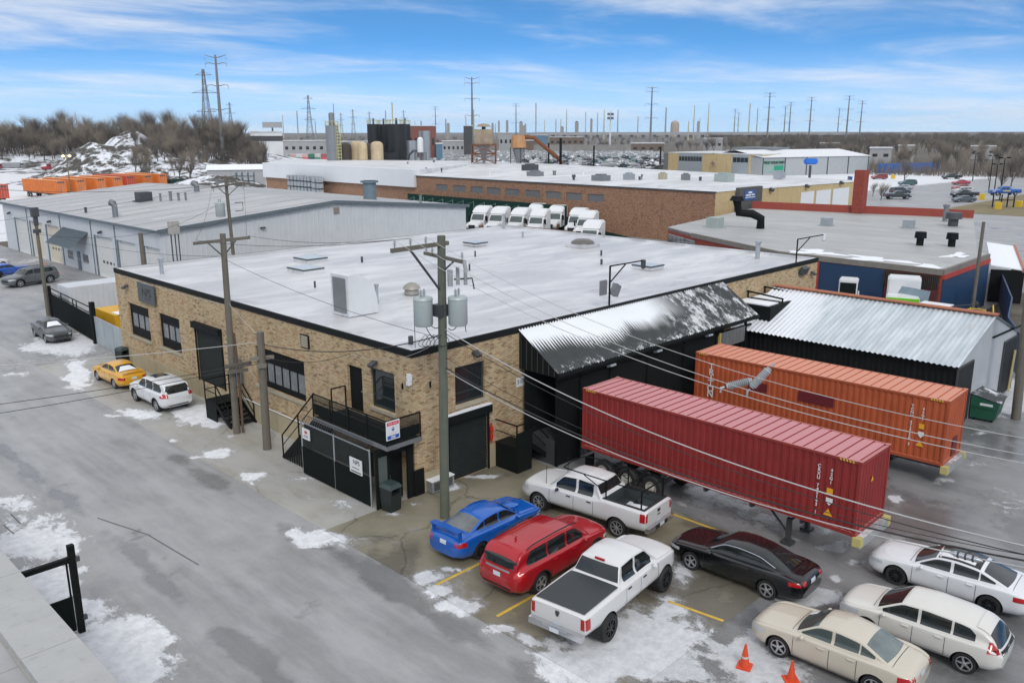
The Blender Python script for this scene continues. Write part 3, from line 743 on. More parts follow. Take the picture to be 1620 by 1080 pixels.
# ---- landing and stairs above it
S_ = thing('stair_landing', 'black steel landing with mesh railing and stairs to the upper door', 'stairs', (-.9, 3, 0))
MB().box(-1.75, -.04, -.5, 4.75, 2.62, 2.75).build('deck', m_blackg, S_)
q = MB(); q.box(-1.78, -1.752, -.53, 4.75, 2.60, 2.78); q.box(-1.752, 0, -.53, -.502, 2.60, 2.78); q.build('edge_trim', m_grey, S_)
rl = MB(); ys = [-.5, .8, 2.1, 3.42, 4.75]
for y in ys: rl.bar((-1.75, y, 2.7), (-1.75, y, 3.82), .05)
for x in (-.06,): rl.bar((x, -.5, 2.7), (x, -.5, 3.82), .05)
rl.bar((-1.75, -.5, 3.82), (-1.75, 4.75, 3.82), .05); rl.bar((-1.75, -.5, 3.82), (-.06, -.5, 3.82), .05); rl.bar((-1.75, -.5, 2.86), (-1.75, 4.75, 2.86), .03); rl.bar((-1.75, -.5, 2.86), (-.06, -.5, 2.86), .03)
rl.bar((-1.75, -.5, 3.55), (-1.75, 4.75, 3.55), .025); rl.bar((-.06, 4.75, 2.7), (-.06, 4.75, 3.82), .05); rl.bar((-.06, 4.75, 3.82), (-.8, 4.75, 3.82), .05); rl.bar((-.8, 4.75, 3.82), (-.8, 4.75, 2.7), .05)
rl.build('railing', m_black, S_)
m_mesh = chainlink('fine_black_mesh', (.012, .014, .013), .04, .42)
for a, b_ in zip(ys[:-1], ys[1:]): MB().box(-1.735, -1.725, a+.05, b_-.05, 2.9, 3.4).build('infill_panel', m_scrim, S_); MB().quad((-1.73, a+.05, 3.4), (-1.73, b_-.05, 3.4), (-1.73, b_-.05, 3.75), (-1.73, a+.05, 3.75)).build('mesh_infill', m_mesh, S_)
MB().box(-1.7, -.1, -.49, -.48, 2.9, 3.35).build('infill_panel', m_scrim, S_); MB().quad((-1.7, -.485, 3.35), (-.1, -.485, 3.35), (-.1, -.485, 3.78), (-1.7, -.485, 3.78)).build('mesh_infill', m_mesh, S_)
for k in range(13):
    z = 2.75-.205*(k+1); y = 4.75+.23*(k+.5); MB().box(-1.6, -.15, y-.13, y+.13, z-.03, z).build('tread', m_blackg, S_)
q = MB(); q.bar((-1.66, 4.7, 2.62), (-1.66, 7.75, -.02), .05, .24); q.bar((-.1, 4.7, 2.62), (-.1, 7.75, -.02), .05, .24); q.build('stringer', m_black, S_)
q = MB()
for x in (-1.68,):
    q.bar((x, 4.75, 3.82), (x, 7.7, 1.15), .05); q.bar((x, 4.75, 3.3), (x, 7.7, .65), .03); q.bar((x, 7.7, 0), (x, 7.7, 1.17), .05); q.bar((x, 6.2, 1.4), (x, 6.2, 2.5), .05)
q.build('stair_rail', m_black, S_)
q = MB()
for k in range(11):
    y = 5.5+.2*k; q.box(-1.70, -1.69, y-.07, y+.07, .02, max(.1, 2.55-(y-4.75)*.87))
q.build('skirt_slat', m_blackg, S_)
# for-sale banner tied to the rail
bn = thing('sale_banner', 'white sale banner with red top and blue foot tied to the corner railing', 'banner', (-1.5, -.58, 3.05))
MB().box(-1.83, -1.18, -.60, -.57, 3.06, 3.84).build('sheet', m_white, bn)
rd = flat('banner_red', (.62, .03, .07)); bl = flat('banner_blue', (.02, .09, .42))
h1 = MB().box(-1.79, -1.22, -.604, -.601, 3.66, 3.80).build('red_band', rd, bn)
text('letters', 'FOR SALE', .105, m_white, bn, face_mtx((-1.505+1.5, -.606+.58, 3.73-3.05), (1, 0, 0), (0, 0, 1)), .001)
MB().box(-1.79, -1.22, -.604, -.601, 3.10, 3.25).build('blue_band', bl, bn)
q = MB(); q.box(-1.62, -1.40, -.607, -.6045, 3.185, 3.215); q.box(-1.62, -1.40, -.607, -.6045, 3.13, 3.16); q.build('small_print', m_white, bn)
bz = 3.50
def balloon(mt, z0, z1, nm):
    P = []
    for k in range(9):
        z = z0+(z1-z0)*k/8; t_ = (z-bz); r_ = .075*math.sqrt(max(0, 1-(t_/.085)**2)) if t_ > -.02 else max(.012, .073*(1-(-.02-t_)/.085))
        P.append((z, r_))
    pg = [(-1.505-r_, z) for z, r_ in P]+[(-1.505+r_, z) for z, r_ in reversed(P)]
    MB().prism(pg, 'y', -.604, -.6012).build(nm, mt, bn)
balloon(rd, bz+.045, bz+.08, 'balloon_top'); balloon(bl, bz-.09, bz+.012, 'balloon_foot')
q = MB(); q.box(-1.70, -1.31, -.604, -.6015, 3.34, 3.355); q.box(-1.66, -1.36, -.604, -.6015, 3.30, 3.312); q.build('faint_print', mat('faint_pink_print', (.6, .45, .47), .6), bn)
# trash can by the entrance
T_ = thing('litter_bin', 'dark green litter bin with hooded lid beside the corner entrance', 'bin', (-1.55, -.35, 0), R(8))
q = MB(); q.add([(-.27,-.27,0),(.27,-.27,0),(.27,.27,0),(-.27,.27,0),(-.31,-.31,.72),(.31,-.31,.72),(.31,.31,.72),(-.31,.31,.72)], [(0,3,2,1),(4,5,6,7),(0,1,5,4),(1,2,6,5),(2,3,7,6),(3,0,4,7)]); q.build('body', mat('green_black_plastic', (.015, .022, .022), .45), T_, world=False)
q = MB(); q.box(-.3, -.22, -.3, .3, .72, 1.0); q.box(.22, .3, -.3, .3, .72, 1.0); q.box(-.22, .22, .2, .3, .72, 1.0); q.build('hood_side', MATS['green_black_plastic'], T_, world=False)
q = MB(); q.add([(-.34,-.34,.99),(.34,-.34,.99),(.34,.34,1.03),(-.34,.34,1.03),(-.24,-.24,1.16),(.24,-.24,1.16),(.24,.24,1.18),(-.24,.24,1.18)], [(0,3,2,1),(4,5,6,7),(0,1,5,4),(1,2,6,5),(2,3,7,6),(3,0,4,7)]); q.build('lid', mat('worn_green_plastic', (.035, .055, .055), .5), T_, world=False)
T2 = copy_tree(T_, loc=(-.4, 29.9, 0), rz=R(20)); tag(T2, 'black litter bin with hooded lid at the far end of the street facade', 'bin')
# wall unit below the corner, step stairs
A_ = thing('wall_heater', 'low galvanised louvred box against the foundation beside the roller shutter', 'vent', (1.15, -.2, 0))
MB().box(.55, 1.78, -.42, -.04, .04, .52).build('casing', m_galv, A_)
q = MB()
for k in range(5): q.cbox((1.17, -.43, .14+.075*k), (1.0, .03, .045), rx=.5)
q.build('louvre', m_dkgrey, A_)
MB().box(.53, 1.8, -.44, -.03, .525, .56).build('snow_cap', m_snow, A_)
def small_stairs(name, label, ox, oy, rz, n, w_, zt, plat, rails):
    t_ = thing(name, label, 'stairs', (ox, oy, 0), rz)
    MB().box(0, plat, 0, w_, zt-.06, zt).build('platform', m_blackg, t_, world=False)
    q = MB(); q.box(.02, plat-.02, 0, .02, 0, zt-.07); q.box(.02, plat-.02, w_-.02, w_, 0, zt-.07); q.box(0, .02, .02, w_-.02, 0, zt-.07); q.build('skirt', m_blackg, t_, world=False)
    rise = zt/(n+1)
    for k in range(n): MB().box(plat+.26*k, plat+.26*(k+1)+.02, .06, w_-.06, zt-rise*(k+1)-.04, zt-rise*(k+1)).build('tread', m_blackg, t_, world=False)
    q = MB()
    for y in (.03, w_-.03): q.bar((plat, y, zt-.1), (plat+.26*n+.15, y, .0), .05, .22)
    q.build('stringer', m_black, t_, world=False)
    q = MB()
    for y in rails:
        q.bar((0, y, zt-.1), (0, y, zt+1.05), .05); q.bar((plat, y, zt-.1), (plat, y, zt+1.05), .05); q.bar((0, y, zt+1.05), (plat, y, zt+1.05), .05); q.bar((0, y, zt+.55), (plat, y, zt+.55), .035)
        q.bar((plat, y, zt+1.05), (plat+.26*n, y, 1.0), .05); q.bar((plat, y, zt+.55), (plat+.26*n, y, .5), .035); q.bar((plat+.26*n, y, 0), (plat+.26*n, y, 1.02), .05)
    q.bar((0, .03, zt+1.05), (0, w_-.03, zt+1.05), .05); q.bar((0, .03, zt+.55), (0, w_-.03, zt+.55), .035)
    q.build('railing', m_black, t_, world=False); return t_
small_stairs('shutter_stairs', 'black steel steps and landing below the tall street-side shutter', -1.5, 15.85, R(-90), 5, 1.45, 1.03, 1.25, (.03, 1.42))
st = small_stairs('dock_stairs', 'black steel steps with mesh railing beside the dock canopy', 4.62, -1.45, 0, 5, 1.4, 1.2, .95, (.03,))
MB().box(.02, .93, .0, .02, 1.22, 1.9).build('infill_panel', m_scrim, st, world=False)

# ================================================================== DOCK CANOPY (lean-to)
Lc = thing('dock_canopy', 'black corrugated canopy with snow over the dark loading dock', 'canopy', (15, -1.2, 0))
def corr(q, x0, x1, f, pitch, amp, n_per=6, along='x'):
    """corrugated sheet: f(t) -> two end points of the slope line at position t along"""
    n_ = int((x1-x0)/pitch*n_per); P = [[], []]
    for k in range(n_+1):
        x = x0+(x1-x0)*k/n_; h = amp*math.sin(2*math.pi*(x-x0)/pitch)
        a, b_ = f(x); P[0].append((a[0], a[1], a[2]+h)); P[1].append((b_[0], b_[1], b_[2]+h))
    return q.grid(P)
def canopy_mat():
    b = NB('snowy_black_corrugated'); o = b.pos(); sp = b.node('ShaderNodeSeparateXYZ'); b.link(o, sp.inputs[0])
    x, y = sp.outputs[0], sp.outputs[1]
    base = b.mix(b.noise(o, 1.5, 4), (.018, .022, .022), (.05, .058, .058))
    # snow still lying on the upper part; its lower edge wanders along the canopy
    edge = b.math('MULTIPLY_ADD', b.noise(b.mapping(o, (.22, .001, .001)), 1., 3, .5), 2.6, -2.65)
    fr_ = b.math('ADD', b.math('MULTIPLY', b.noise(b.mapping(o, (2.4, .12, .12)), 1.3, 4, .6), .6), b.math('MULTIPLY_ADD', b.math('SINE', b.math('MULTIPLY', b.math('SUBTRACT', x, 6.15), 2*math.pi/.19)), -.28, .2))
    sm = b.ss(b.math('ADD', b.math('SUBTRACT', y, edge), b.math('MULTIPLY_ADD', fr_, .9, -.45)), -.12, .22)
    sm = b.math('MULTIPLY', sm, b.ss(x, 18.6, 15.0))
    f2 = b.ss(b.noise(b.mapping(o, (1., .5, .5)), 1.4, 8, .75), .47, .6)
    f2 = b.math('MULTIPLY', b.math('MULTIPLY', f2, b.ss(x, 14.2, 17.0)), .75)
    f3 = b.math('MULTIPLY', b.ss(b.noise(o, 2.5, 6, .7), .5, .62), b.ss(y, -2.0, -2.35, 0., .8))
    m_ = b.math('MAXIMUM', b.math('MAXIMUM', sm, f2), f3)
    base = b.mix(m_, base, (.76, .78, .80)); return b.fin(base, b.math('MULTIPLY_ADD', m_, .45, .35), .1)
q = MB(); corr(q, 6.15, 23.6, lambda x: ((x, -.03, 6.12), (x, -2.45, 4.52)), .19, .038, 8)
q.build('corrugated_sheet', canopy_mat(), Lc, smooth='all', recalc=False)
q = MB(); q.box(6.15, 23.6, -2.47, -2.40, 4.28, 4.47); q.box(6.15, 23.6, -2.54, -2.47, 4.36, 4.44); q.build('gutter', m_blackg, Lc)
q = MB(); q.prism([(-.03, 4.3), (-.03, 6.05), (-2.38, 4.46), (-2.38, 4.3)], 'x', 6.2, 6.24); q.build('gable_panel', m_blackg, Lc); MB().prism([(-.03, 4.3), (-.03, 6.05), (-2.38, 4.46), (-2.38, 4.3)], 'x', 23.5, 23.54).build('gable_panel', m_blackg, Lc)
q = MB()
for k in range(7): q.box(6.185, 6.199, -2.2+.34*k, -2.17+.34*k, 4.32, 4.5+.68*(.03+2.2-.34*k+0)*0+min(6.0, 4.5+(.34*k+.2)*.66)-4.5)
q.build('panel_seam', m_dkgrey, Lc)
q = MB()
for a, b_ in ((6.6, 8.0), (8.12, 10.2), (10.3, 13.2), (13.3, 16.4), (16.5, 19.6)): q.box(a, b_, -2.1, -2.05, .9 if a > 7 else 0, 4.3)
q.box(6.3, 23.5, -.32, -.26, 0, 4.25)
q.build('dock_panel', m_blackg, Lc)
q = MB()
for x in (6.5, 8.06, 10.25, 13.25, 16.45, 19.65, 22.8): q.box(x-.06, x+.06, -2.16, -2.04, 0, 4.3)
q.box(6.5, 23.4, -2.16, -2.06, 3.86, 3.98)
q.build('post', m_black, Lc)
MB().box(6.5, 19.6, -2.04, -.35, .0, 1.15).build('dock_platform', m_dkgrey, Lc)
q = MB()
for k in range(14): q.box(20.0+.185*k, 20.17+.185*k, -2.2-.01*(k % 2), -2.17, 3.08, 3.95)
q.build('strip_curtain', mat('grimy_strip_curtain', (.16, .165, .165), .4, var=.25, streak=.5), Lc)
MB().box(19.86, 19.98, -2.22, -2.1, 0, 3.98).build('yellow_jamb', mat('yellow_jamb_paint', (.5, .38, .10), .6), Lc)
for x in (9.96, 13.7, 18.4): MB().cbox((x, -2.42, 4.16), (.42, .24, .10), rx=-.3).build('canopy_light', m_galv, Lc)
# ================================================================== WHITE STEEL WAREHOUSE  x 12..50, y 51.8..100
m_clad = mat('white_cladding', (.60, .62, .64), .5, .1, var=.1, scale=.8, streak=.22)
m_groof = membrane('grey_metal_roof', (.37, .37, .37), (.46, .46, .455), (.28, .28, .275), .35, .5)
m_trim = mat('slate_trim', (.14, .17, .19), .5, .2)
m_cream = mat('cream_door', (.66, .58, .45), .55, var=.1); m_offw = mat('offwhite_door', (.66, .655, .63), .5, var=.08)
W_ = thing('steel_warehouse', 'long white ribbed-steel warehouse with grey gable roof and row of garage doors', 'building', (31, 76, 0))
dz = 4.32
doors = [(90.8, 95.2), (85.0, 89.3), (79.2, 83.4), (63.5, 68.0), (57.6, 61.9), (52.1, 55.4)]
holes = [(a, b_, .0, dz) for a, b_ in doors]
q = MB(); holed(q, 'x', 12., 51.8, 100., 0, 6.0, holes, .45, 1)
# ribbed gable end
def rib_wall_y(q, y, x0, x1, z0, zt, pitch=.5, amp=.035):
    xs = []; x = x0
    while x < x1-1e-6:
        for dx, h in ((0, 0), (.36, 0), (.40, amp), (.46, amp)):
            if x+dx*pitch/.5 <= x1: xs.append((x+dx*pitch/.5, h))
        x += pitch
    xs.append((x1, 0))
    q.grid([[(a, y-h, z0) for a, h in xs], [(a, y-h, zt(a)) for a, h in xs]])
zt = lambda x: 6.0+1.55*(1-abs(x-31)/19)
rib_wall_y(q, 51.8, 12, 50, 0, zt)
q.quad((50, 51.8, 0), (50, 100, 0), (50, 100, 6), (50, 51.8, 6)); q.add([(12, 100, 0), (50, 100, 0), (50, 100, 6), (31, 100, 7.55), (12, 100, 6)], [(0, 1, 2, 3, 4)])
q.build('wall', m_clad, W_, recalc=False)
rf = MB(); o_ = .25
rf.grid([[(12-o_, 51.5, 6.03), (31, 51.5, 7.63), (50+o_, 51.5, 6.03)], [(12-o_, 100.3, 6.03), (31, 100.3, 7.63), (50+o_, 100.3, 6.03)]])
rfo = rf.build('roof', m_groof, W_, recalc=False)
q = MB()
for k in range(12):
    for s_ in (-1, 1): q.bar((31, 53.5+k*4.1, 7.655), (31+s_*19.1, 53.5+k*4.1, 6.06), .05, .04)
q.build('standing_seam', m_groof, rfo)
q = MB()
for k, (x, y) in enumerate([(16.5, 60), (16.5, 68), (16.5, 76), (16.5, 84), (24.5, 58), (24.5, 66), (24.5, 74), (24.5, 82), (24.5, 90), (37, 57), (37, 66)]):
    z = 6.03+1.6*(1-abs(x-31)/19)+.02
    s_ = 1 if x < 31 else -1
    MB().quad((x-1.6, y-.35, z-1.6*.084*s_), (x+1.6, y-.35, z+1.6*.084*s_), (x+1.6, y+.35, z+1.6*.084*s_), (x-1.6, y+.35, z-1.6*.084*s_)).build('rooflight', mat('fibreglass_rooflight', (.56, .56, .52), .5), rfo)
q = MB(); q.bar((11.7, 51.45, 5.98), (31, 51.45, 7.58), .12, .32); q.bar((31, 51.45, 7.58), (50.3, 51.45, 5.98), .12, .32); q.box(11.6, 11.76, 51.4, 100.3, 5.82, 6.06); q.build('eaves_trim', m_trim, W_)
for i, (a, b_) in enumerate(doors):
    mt = m_cream if i in (1, 2) else m_offw
    d = MB().box(12.28, 12.32, a+.002, b_-.002, 0, dz-.002)
    for k in range(1, 7): d.box(12.262, 12.28, a+.02, b_-.02, k*.62-.012, k*.62+.012)
    do = d.build('garage_door', mt, W_)
    for k in range(4):
        if i in (2, 3): MB().box(12.25, 12.27, a+.5+k*.95, a+.98+k*.95, 1.42, 1.68).build('pane', m_glass, do)
    q = MB(); q.box(11.95, 12.02, b_, b_+.32, 0, dz); q.build('jamb', m_trim, W_)
for y in (90.3, 78.5, 69.0, 61.9+.6): MB().box(11.93, 11.998, y-.06, y+.06, 0, 6.0).build('downpipe', m_trim, W_)
for (a, b_) in ((75.4, 77.1), (70.6, 72.4)):
    q = MB().box(11.96, 12.0, a, b_, .9, 2.0); wo = q.build('window', m_clad, W_)
    for k in range(3): MB().box(11.94, 11.965, a+.08+k*(b_-a-.1)/3, a+(k+1)*(b_-a-.1)/3, .98, 1.92).build('pane', m_glass, wo)
MB().box(11.95, 12.0, 73.2, 74.1, 0, 2.05).build('door', m_trim, W_)
aw = MB()
aw.add([(11.99, 77.8, 4.42), (11.99, 70.1, 4.42), (10.0, 70.1, 2.9), (10.0, 77.8, 2.9), (11.99, 77.8, 4.36), (11.99, 70.1, 4.36), (10.0, 70.1, 2.84), (10.0, 77.8, 2.84)], [(0, 1, 2, 3), (7, 6, 5, 4), (0, 3, 7, 4), (1, 5, 6, 2), (2, 6, 7, 3), (0, 4, 5, 1)])
awo = aw.build('awning', mat('slate_corrugated', (.17, .21, .24), .45, .3), W_)
q = MB()
for k in range(38):
    y = 70.2+.2*k; q.bar((11.97, y, 4.435), (10.0, y, 2.93), .05, .03)
q.build('awning_rib', MATS['slate_corrugated'], W_)
for y in (81.7, 66.1, 97): MB().cbox((11.8, y, 4.75), (.4, .35, .2), ry=-.4).build('wall_light', m_dkgrey, W_)
MB().box(30.9, 31.6, 51.68, 51.76, 6.3, 6.95).build('gable_vent', mat('louvre_brown', (.25, .21, .17), .6), W_)
MB().cbox((22.4, 51.6, 5.5), (.5, .3, .12)).build('gable_light', m_dkgrey, W_)
def roof_item(par, name, x, y, zf, kind, h=1., r=.2, mt=None):
    q = MB(); mt = mt or m_dkgrey
    if kind == 'box': q.box(x-r, x+r, y-r, y+r, zf, zf+h); q.box(x-r*1.3, x+r*1.3, y-r*1.3, y+r*1.3, zf-.05, zf+.08)
    elif kind == 'pipe': q.cyl((x, y, zf-.1), (x, y, zf+h), r, n=10); q.cyl((x, y, zf+h*.9), (x, y, zf+h), r*1.35, n=10)
    elif kind == 'goose':
        q.tube([(x, y, zf-.1), (x, y, zf+h*.7), (x-.05, y+.12, zf+h*.95), (x-.1, y+.4, zf+h), (x-.1, y+.65, zf+h*.85)], r, 8)
    elif kind == 'mush':
        q.cyl((x, y, zf-.1), (x, y, zf+h*.55), r*.6, n=10); q.cyl((x, y, zf+h*.55), (x, y, zf+h), r, r*.9, n=10)
    return q.build(name, mt, par, smooth=(kind != 'box'))
for nm, x, y, kd, h, r, mt in [('condenser', 21.2, 77.2, 'box', 1.1, .75, m_dkgrey), ('flue', 22.2, 74.8, 'pipe', .9, .12, m_grey), ('flue', 22.9, 73.6, 'pipe', 1.1, .17, m_grey), ('flue', 23.4, 72.6, 'pipe', .9, .14, m_grey), ('flue', 23.9, 71.8, 'pipe', .9, .12, m_grey), ('fan_housing', 28.8, 79.2, 'goose', 1.1, .35, m_grey), ('goose_vent', 13.6, 66.1, 'goose', 1.6, .3, m_grey), ('small_vent', 13.4, 74, 'pipe', .6, .14, m_dkgrey), ('exhaust_stack', 42.7, 61.4, 'pipe', 2.3, .85, mat('blue_grey_steel', (.16, .21, .24), .5, .3)), ('flue', 43.9, 53, 'pipe', 1., .15, m_grey), ('flue', 36, 88, 'pipe', 1.2, .2, m_grey)]:
    roof_item(rfo, nm, x, y, 6.03+1.6*(1-abs(x-31)/19), kd, h, r, mt)

# ================================================================== LEFT GATE, PANEL WALL, TRAILER BEHIND
g = thing('sliding_gate', 'long black sheet-clad sliding gate standing open beside the panel fence', 'gate', (1.0, 43.2, 0))
def wall_between(q, a, b_, z0, z1, t=.06):
    d = Vector((b_[0]-a[0], b_[1]-a[1], 0)); n_ = Vector((-d.y, d.x, 0)).normalized()*t/2
    V = [(a[0]-n_.x, a[1]-n_.y, z0), (b_[0]-n_.x, b_[1]-n_.y, z0), (b_[0]+n_.x, b_[1]+n_.y, z0), (a[0]+n_.x, a[1]+n_.y, z0)]
    V += [(p[0], p[1], z1) for p in V]
    return q.add(V, [(0,3,2,1),(4,5,6,7),(0,1,5,4),(1,2,6,5),(2,3,7,6),(3,0,4,7)])
wall_between(MB(), (1.4, 49.2), (.5, 37.2), .1, 2.0).build('panel', m_scrim, g)
q = MB(); q.bar((1.4, 49.2, 2.45), (.5, 37.2, 2.6), .06); q.bar((1.4, 49.2, 2.1), (.5, 37.2, 2.15), .05)
for t_ in (.3, .58, .66, .95): q.bar((1.4-.9*t_, 49.2-12*t_, 2.0), (1.4-.9*t_, 49.2-12*t_, 2.5), .06)
q.build('top_rail', m_black, g)
MB().box(1.3, 1.5, 49.1, 49.4, 0, 2.6).build('post', m_black, g); MB().box(.35, .65, 36.95, 37.3, 0, 3.05).build('post', m_black, g)
pf = thing('panel_fence', 'pale streaked sheet-metal fence between the gate and the brick corner', 'fence', (.5, 34, 0))
pm = mat('streaked_pale_sheet', (.40, .44, .45), .5, .3, var=.25, scale=.8, streak=.5, streakc=(.62, .64, .65))
for k in range(3):
    a, b_ = 37.0-2.0*k, 35.06-2.0*k; wall_between(MB(), (.52-.1*k, a), (.42-.1*k, b_), .02, 2.05).build('panel', pm, pf)
tr = thing('box_trailer', 'white ribbed box trailer parked behind the black sliding gate', 'trailer', (6.5, 46.5, 0))
q = MB(); q.box(1.6, 12, 45.3, 47.8, .9, 2.9)
tb = q.build('body', m_clad, tr); q = MB()
for k in range(26): q.box(1.8+.4*k, 1.83+.4*k, 45.28, 45.3, .9, 2.9)
q.build('rib', m_clad, tb)
for x in (10, 11.2): MB().cyl((x, 45.4, .5), (x, 47.7, .5), .5, n=16).build('wheel', m_black, tr)
yr = thing('yellow_container', 'yellow steel storage container with snow on its lid behind the panel fence', 'container', (3.6, 38.6, 0))
MB().box(1.8, 6, 36.6, 40.4, 0, 1.95).build('body', mat('chrome_yellow', (.66, .36, .01), .5, var=.15), yr); MB().box(2.0, 5.0, 36.5, 37.6, 1.955, 2.02).build('snow_cover', m_snow, yr)

# ================================================================== BOTTOM-LEFT BUILDING (roof edge) AND GATE
lb = thing('near_building', 'flat pale grey roof with wide concrete coping beside the street', 'building', (-23, -14, 0))
MB().box(-34, -15.62, -44, 10, 0, 3.86).build('wall', m_conc, lb)
m_slab = membrane('grey_roof_sheet', (.30, .30, .295), (.42, .42, .415), (.10, .10, .095), .8, .6, (.9, .5, 1))
for k in range(9):
    for i in range(3): MB().box(-16.75-(i+1)*2.6+.012, -16.75-i*2.6-.012, -20+k*3.1+.012+.7*i, -20+(k+1)*3.1-.012+.7*i, 3.86, 3.88+.003*((i+k) % 2)).build('roof_sheet', m_slab, lb)
for k in range(8): MB().box(-16.7, -15.55, -24+k*4.1+.01, -24+(k+1)*4.1-.01, 3.72, 4.02).build('coping_stone', mat('pale_coping', (.40, .40, .39), .75, var=.15, scale=1.2, streak=.3), lb)
yg = thing('yard_gate', 'black steel gate frame with dark lower panel beside the near roof', 'gate', (-14.5, -.5, 0))
MB().box(-13.58, -13.4, -.59, -.41, 0, 2.9).build('post', m_black, yg)
q = MB(); q.bar((-13.5, -.5, 2.45), (-16.6, -.5, 2.45), .14, .16); q.bar((-13.66, -.5, 2.4), (-13.66, -.5, .2), .05); q.build('rail', m_black, yg)
MB().box(-16.5, -13.62, -.52, -.48, .12, 1.25).build('panel', m_scrim, yg)
q = MB(); q.box(-13.42, -13.3, -.6, -.5, 2.35, 2.5); q.box(-13.42, -13.3, -.6, -.5, .4, .55); q.build('hinge', m_dkgrey, yg)

# ================================================================== METAL-ROOFED SHED  x 23.8..34, y -13.3..-.5
Sh = thing('corrugated_shed', 'open black shed with pale corrugated metal roof and rusty ridge cap', 'shed', (29, -7, 0))
def shed_roof_mat():
    b = NB('weathered_zinc_roof'); o = b.pos(); sp = b.node('ShaderNodeSeparateXYZ'); b.link(o, sp.inputs[0])
    base = b.mix(b.ss(b.noise(b.mapping(o, (.25, 2.2, 1)), 1.1, 5, .6), .35, .7), (.46, .51, .54), (.62, .67, .70))
    base = b.mix(b.ss(b.noise(b.mapping(o, (.2, 1.6, 1), (3, 1, 0)), 1.5, 6, .7), .62, .72, 0., .5), base, (.42, .26, .14))
    sm = b.ss(b.math('ADD', b.math('MULTIPLY', b.noise(o, .6, 6, .6), 3.2), b.math('ADD', sp.outputs[1], b.math('MULTIPLY', sp.outputs[0], -.18))), -8.4, -6.9)
    base = b.mix(b.math('MULTIPLY', sm, .9), base, (.78, .80, .83))
    return b.fin(base, .45, .25)
m_zinc = shed_roof_mat()
q = MB()
n_ = int(12.8/.27*6)
for (xa, za, xb, zb) in ((23.6, 3.45, 29.0, 5.25), (29.0, 5.25, 34.2, 3.45)):
    P = [[], []]
    for k in range(n_+1):
        y = -13.4+12.8*k/n_; h = .032*math.sin(2*math.pi*(y+13.4)/.27); P[0].append((xa, y, za+h)); P[1].append((xb, y, zb+h))
    q.grid(P)
q.build('corrugated_roof', m_zinc, Sh, smooth='all', recalc=False)
q = MB(); q.bar((29.0, -13.45, 5.31), (29.0, -.6, 5.31), .5, .07); q.build('ridge_cap', mat('rusty_orange_cap', (.38, .13, .06), .7, var=.3, scale=1.5), Sh)
q = MB()
n_ = int(12.6/.3); pts = []
for k in range(n_*4+1):
    y = -13.3+12.6*k/(n_*4); pts.append((23.9+(.04 if (k//2) % 2 else 0), y))
q.grid([[(x, y, .02) for x, y in pts], [(x, y, 3.46) for x, y in pts]])
q.build('side_wall', m_blackg, Sh, recalc=False)
q = MB(); q.add([(26.3, -13.25, 0), (31.6, -13.25, 0), (31.6, -13.25, 4.3), (29, -13.25, 5.15), (26.3, -13.25, 4.25)], [(0, 1, 2, 3, 4)]); q.add([(23.9, -13.25, 3.3), (26.3, -13.25, 3.3), (26.3, -13.25, 4.25), (23.9, -13.25, 3.45)], [(0, 1, 2, 3)]); q.add([(31.6, -13.25, 3.3), (34, -13.25, 3.3), (34, -13.25, 3.45), (31.6, -13.25, 4.3)], [(0, 1, 2, 3)])
q.build('gable_wall', mat('pale_gable_sheet', (.46, .48, .50), .55, .1, var=.15, scale=.7, streak=.25), Sh, recalc=False)
MB().bar((29.2, -13.3, 4.0), (34.6, -13.3, 3.8), .08).build('gable_rail', m_black, Sh)
q = MB()
for x0, x1 in ((23.9, 26.3), (31.6, 34.0)):
    q.bar((x0, -13.3, .1), (x0, -13.3, 3.3), .07); q.bar((x1, -13.3, .1), (x1, -13.3, 3.3), .07); q.bar((x0, -13.3, 3.3), (x1, -13.3, 3.3), .07); q.bar((x0, -13.3, .15), (x1, -13.3, .15), .07)
    for k in range(14):
        a = x0+(x1-x0)*k/14; q.bar((a, -13.3, .1), (a+.09, -13.3, 3.3), .05, .02)
        q.bar((a+.1, -13.3, .1), (a, -13.3, 3.3), .03, .02)
    q.build('lattice_gate', m_dkgrey, Sh); q = MB()
MB().box(23.95, 33.95, -13.0, -12.95, 0, 3.2).build('dark_lining', m_black, Sh)
MB().bar((32.9, -13.5, .2), (33.2, -13.5, 2.6), .09).build('yellow_post', mat('pale_yellow_pole', (.55, .45, .2), .6), Sh)
dm = thing('roof_plant_box', 'flat black box with ladder racks and snow on top at the shed end', 'box', (27.2, -1.4, 3.4))
MB().box(24.9, 29.6, -2.5, -.1, 3.7, 4.75).build('casing', m_blackg, dm)
MB().box(24.95, 26.2, -2.3, -.2, 4.752, 4.82).build('snow_cover', m_snow, dm); MB().box(26.9, 29.4, -2.3, -.2, 4.752, 4.80).build('snow_cover', m_snow, dm)
q = MB()
for x in (26.5, 28.6):
    q.bar((x, -2.45, 5.0), (x, .05, 5.2), .09); q.bar((x, -2.4, 4.7), (x, -2.4, 5.02), .07); q.bar((x, -.1, 4.7), (x, -.1, 5.15), .07)
q.build('rack', m_black, dm)
nr = thing('silver_handrail', 'short silver handrail in front of the black shed wall', 'railing', (23.4, -2.5, 0))
q = MB(); q.bar((23.4, -1.2, 1.9), (23.4, -4.0, 1.9), .05); q.bar((23.4, -1.2, 0), (23.4, -1.2, 1.92), .05); q.bar((23.4, -4.0, 0), (23.4, -4.0, 1.92), .05); q.bar((23.4, -1.2, 1.4), (23.4, -4.0, 1.4), .04); q.build('rail', m_galv, nr)

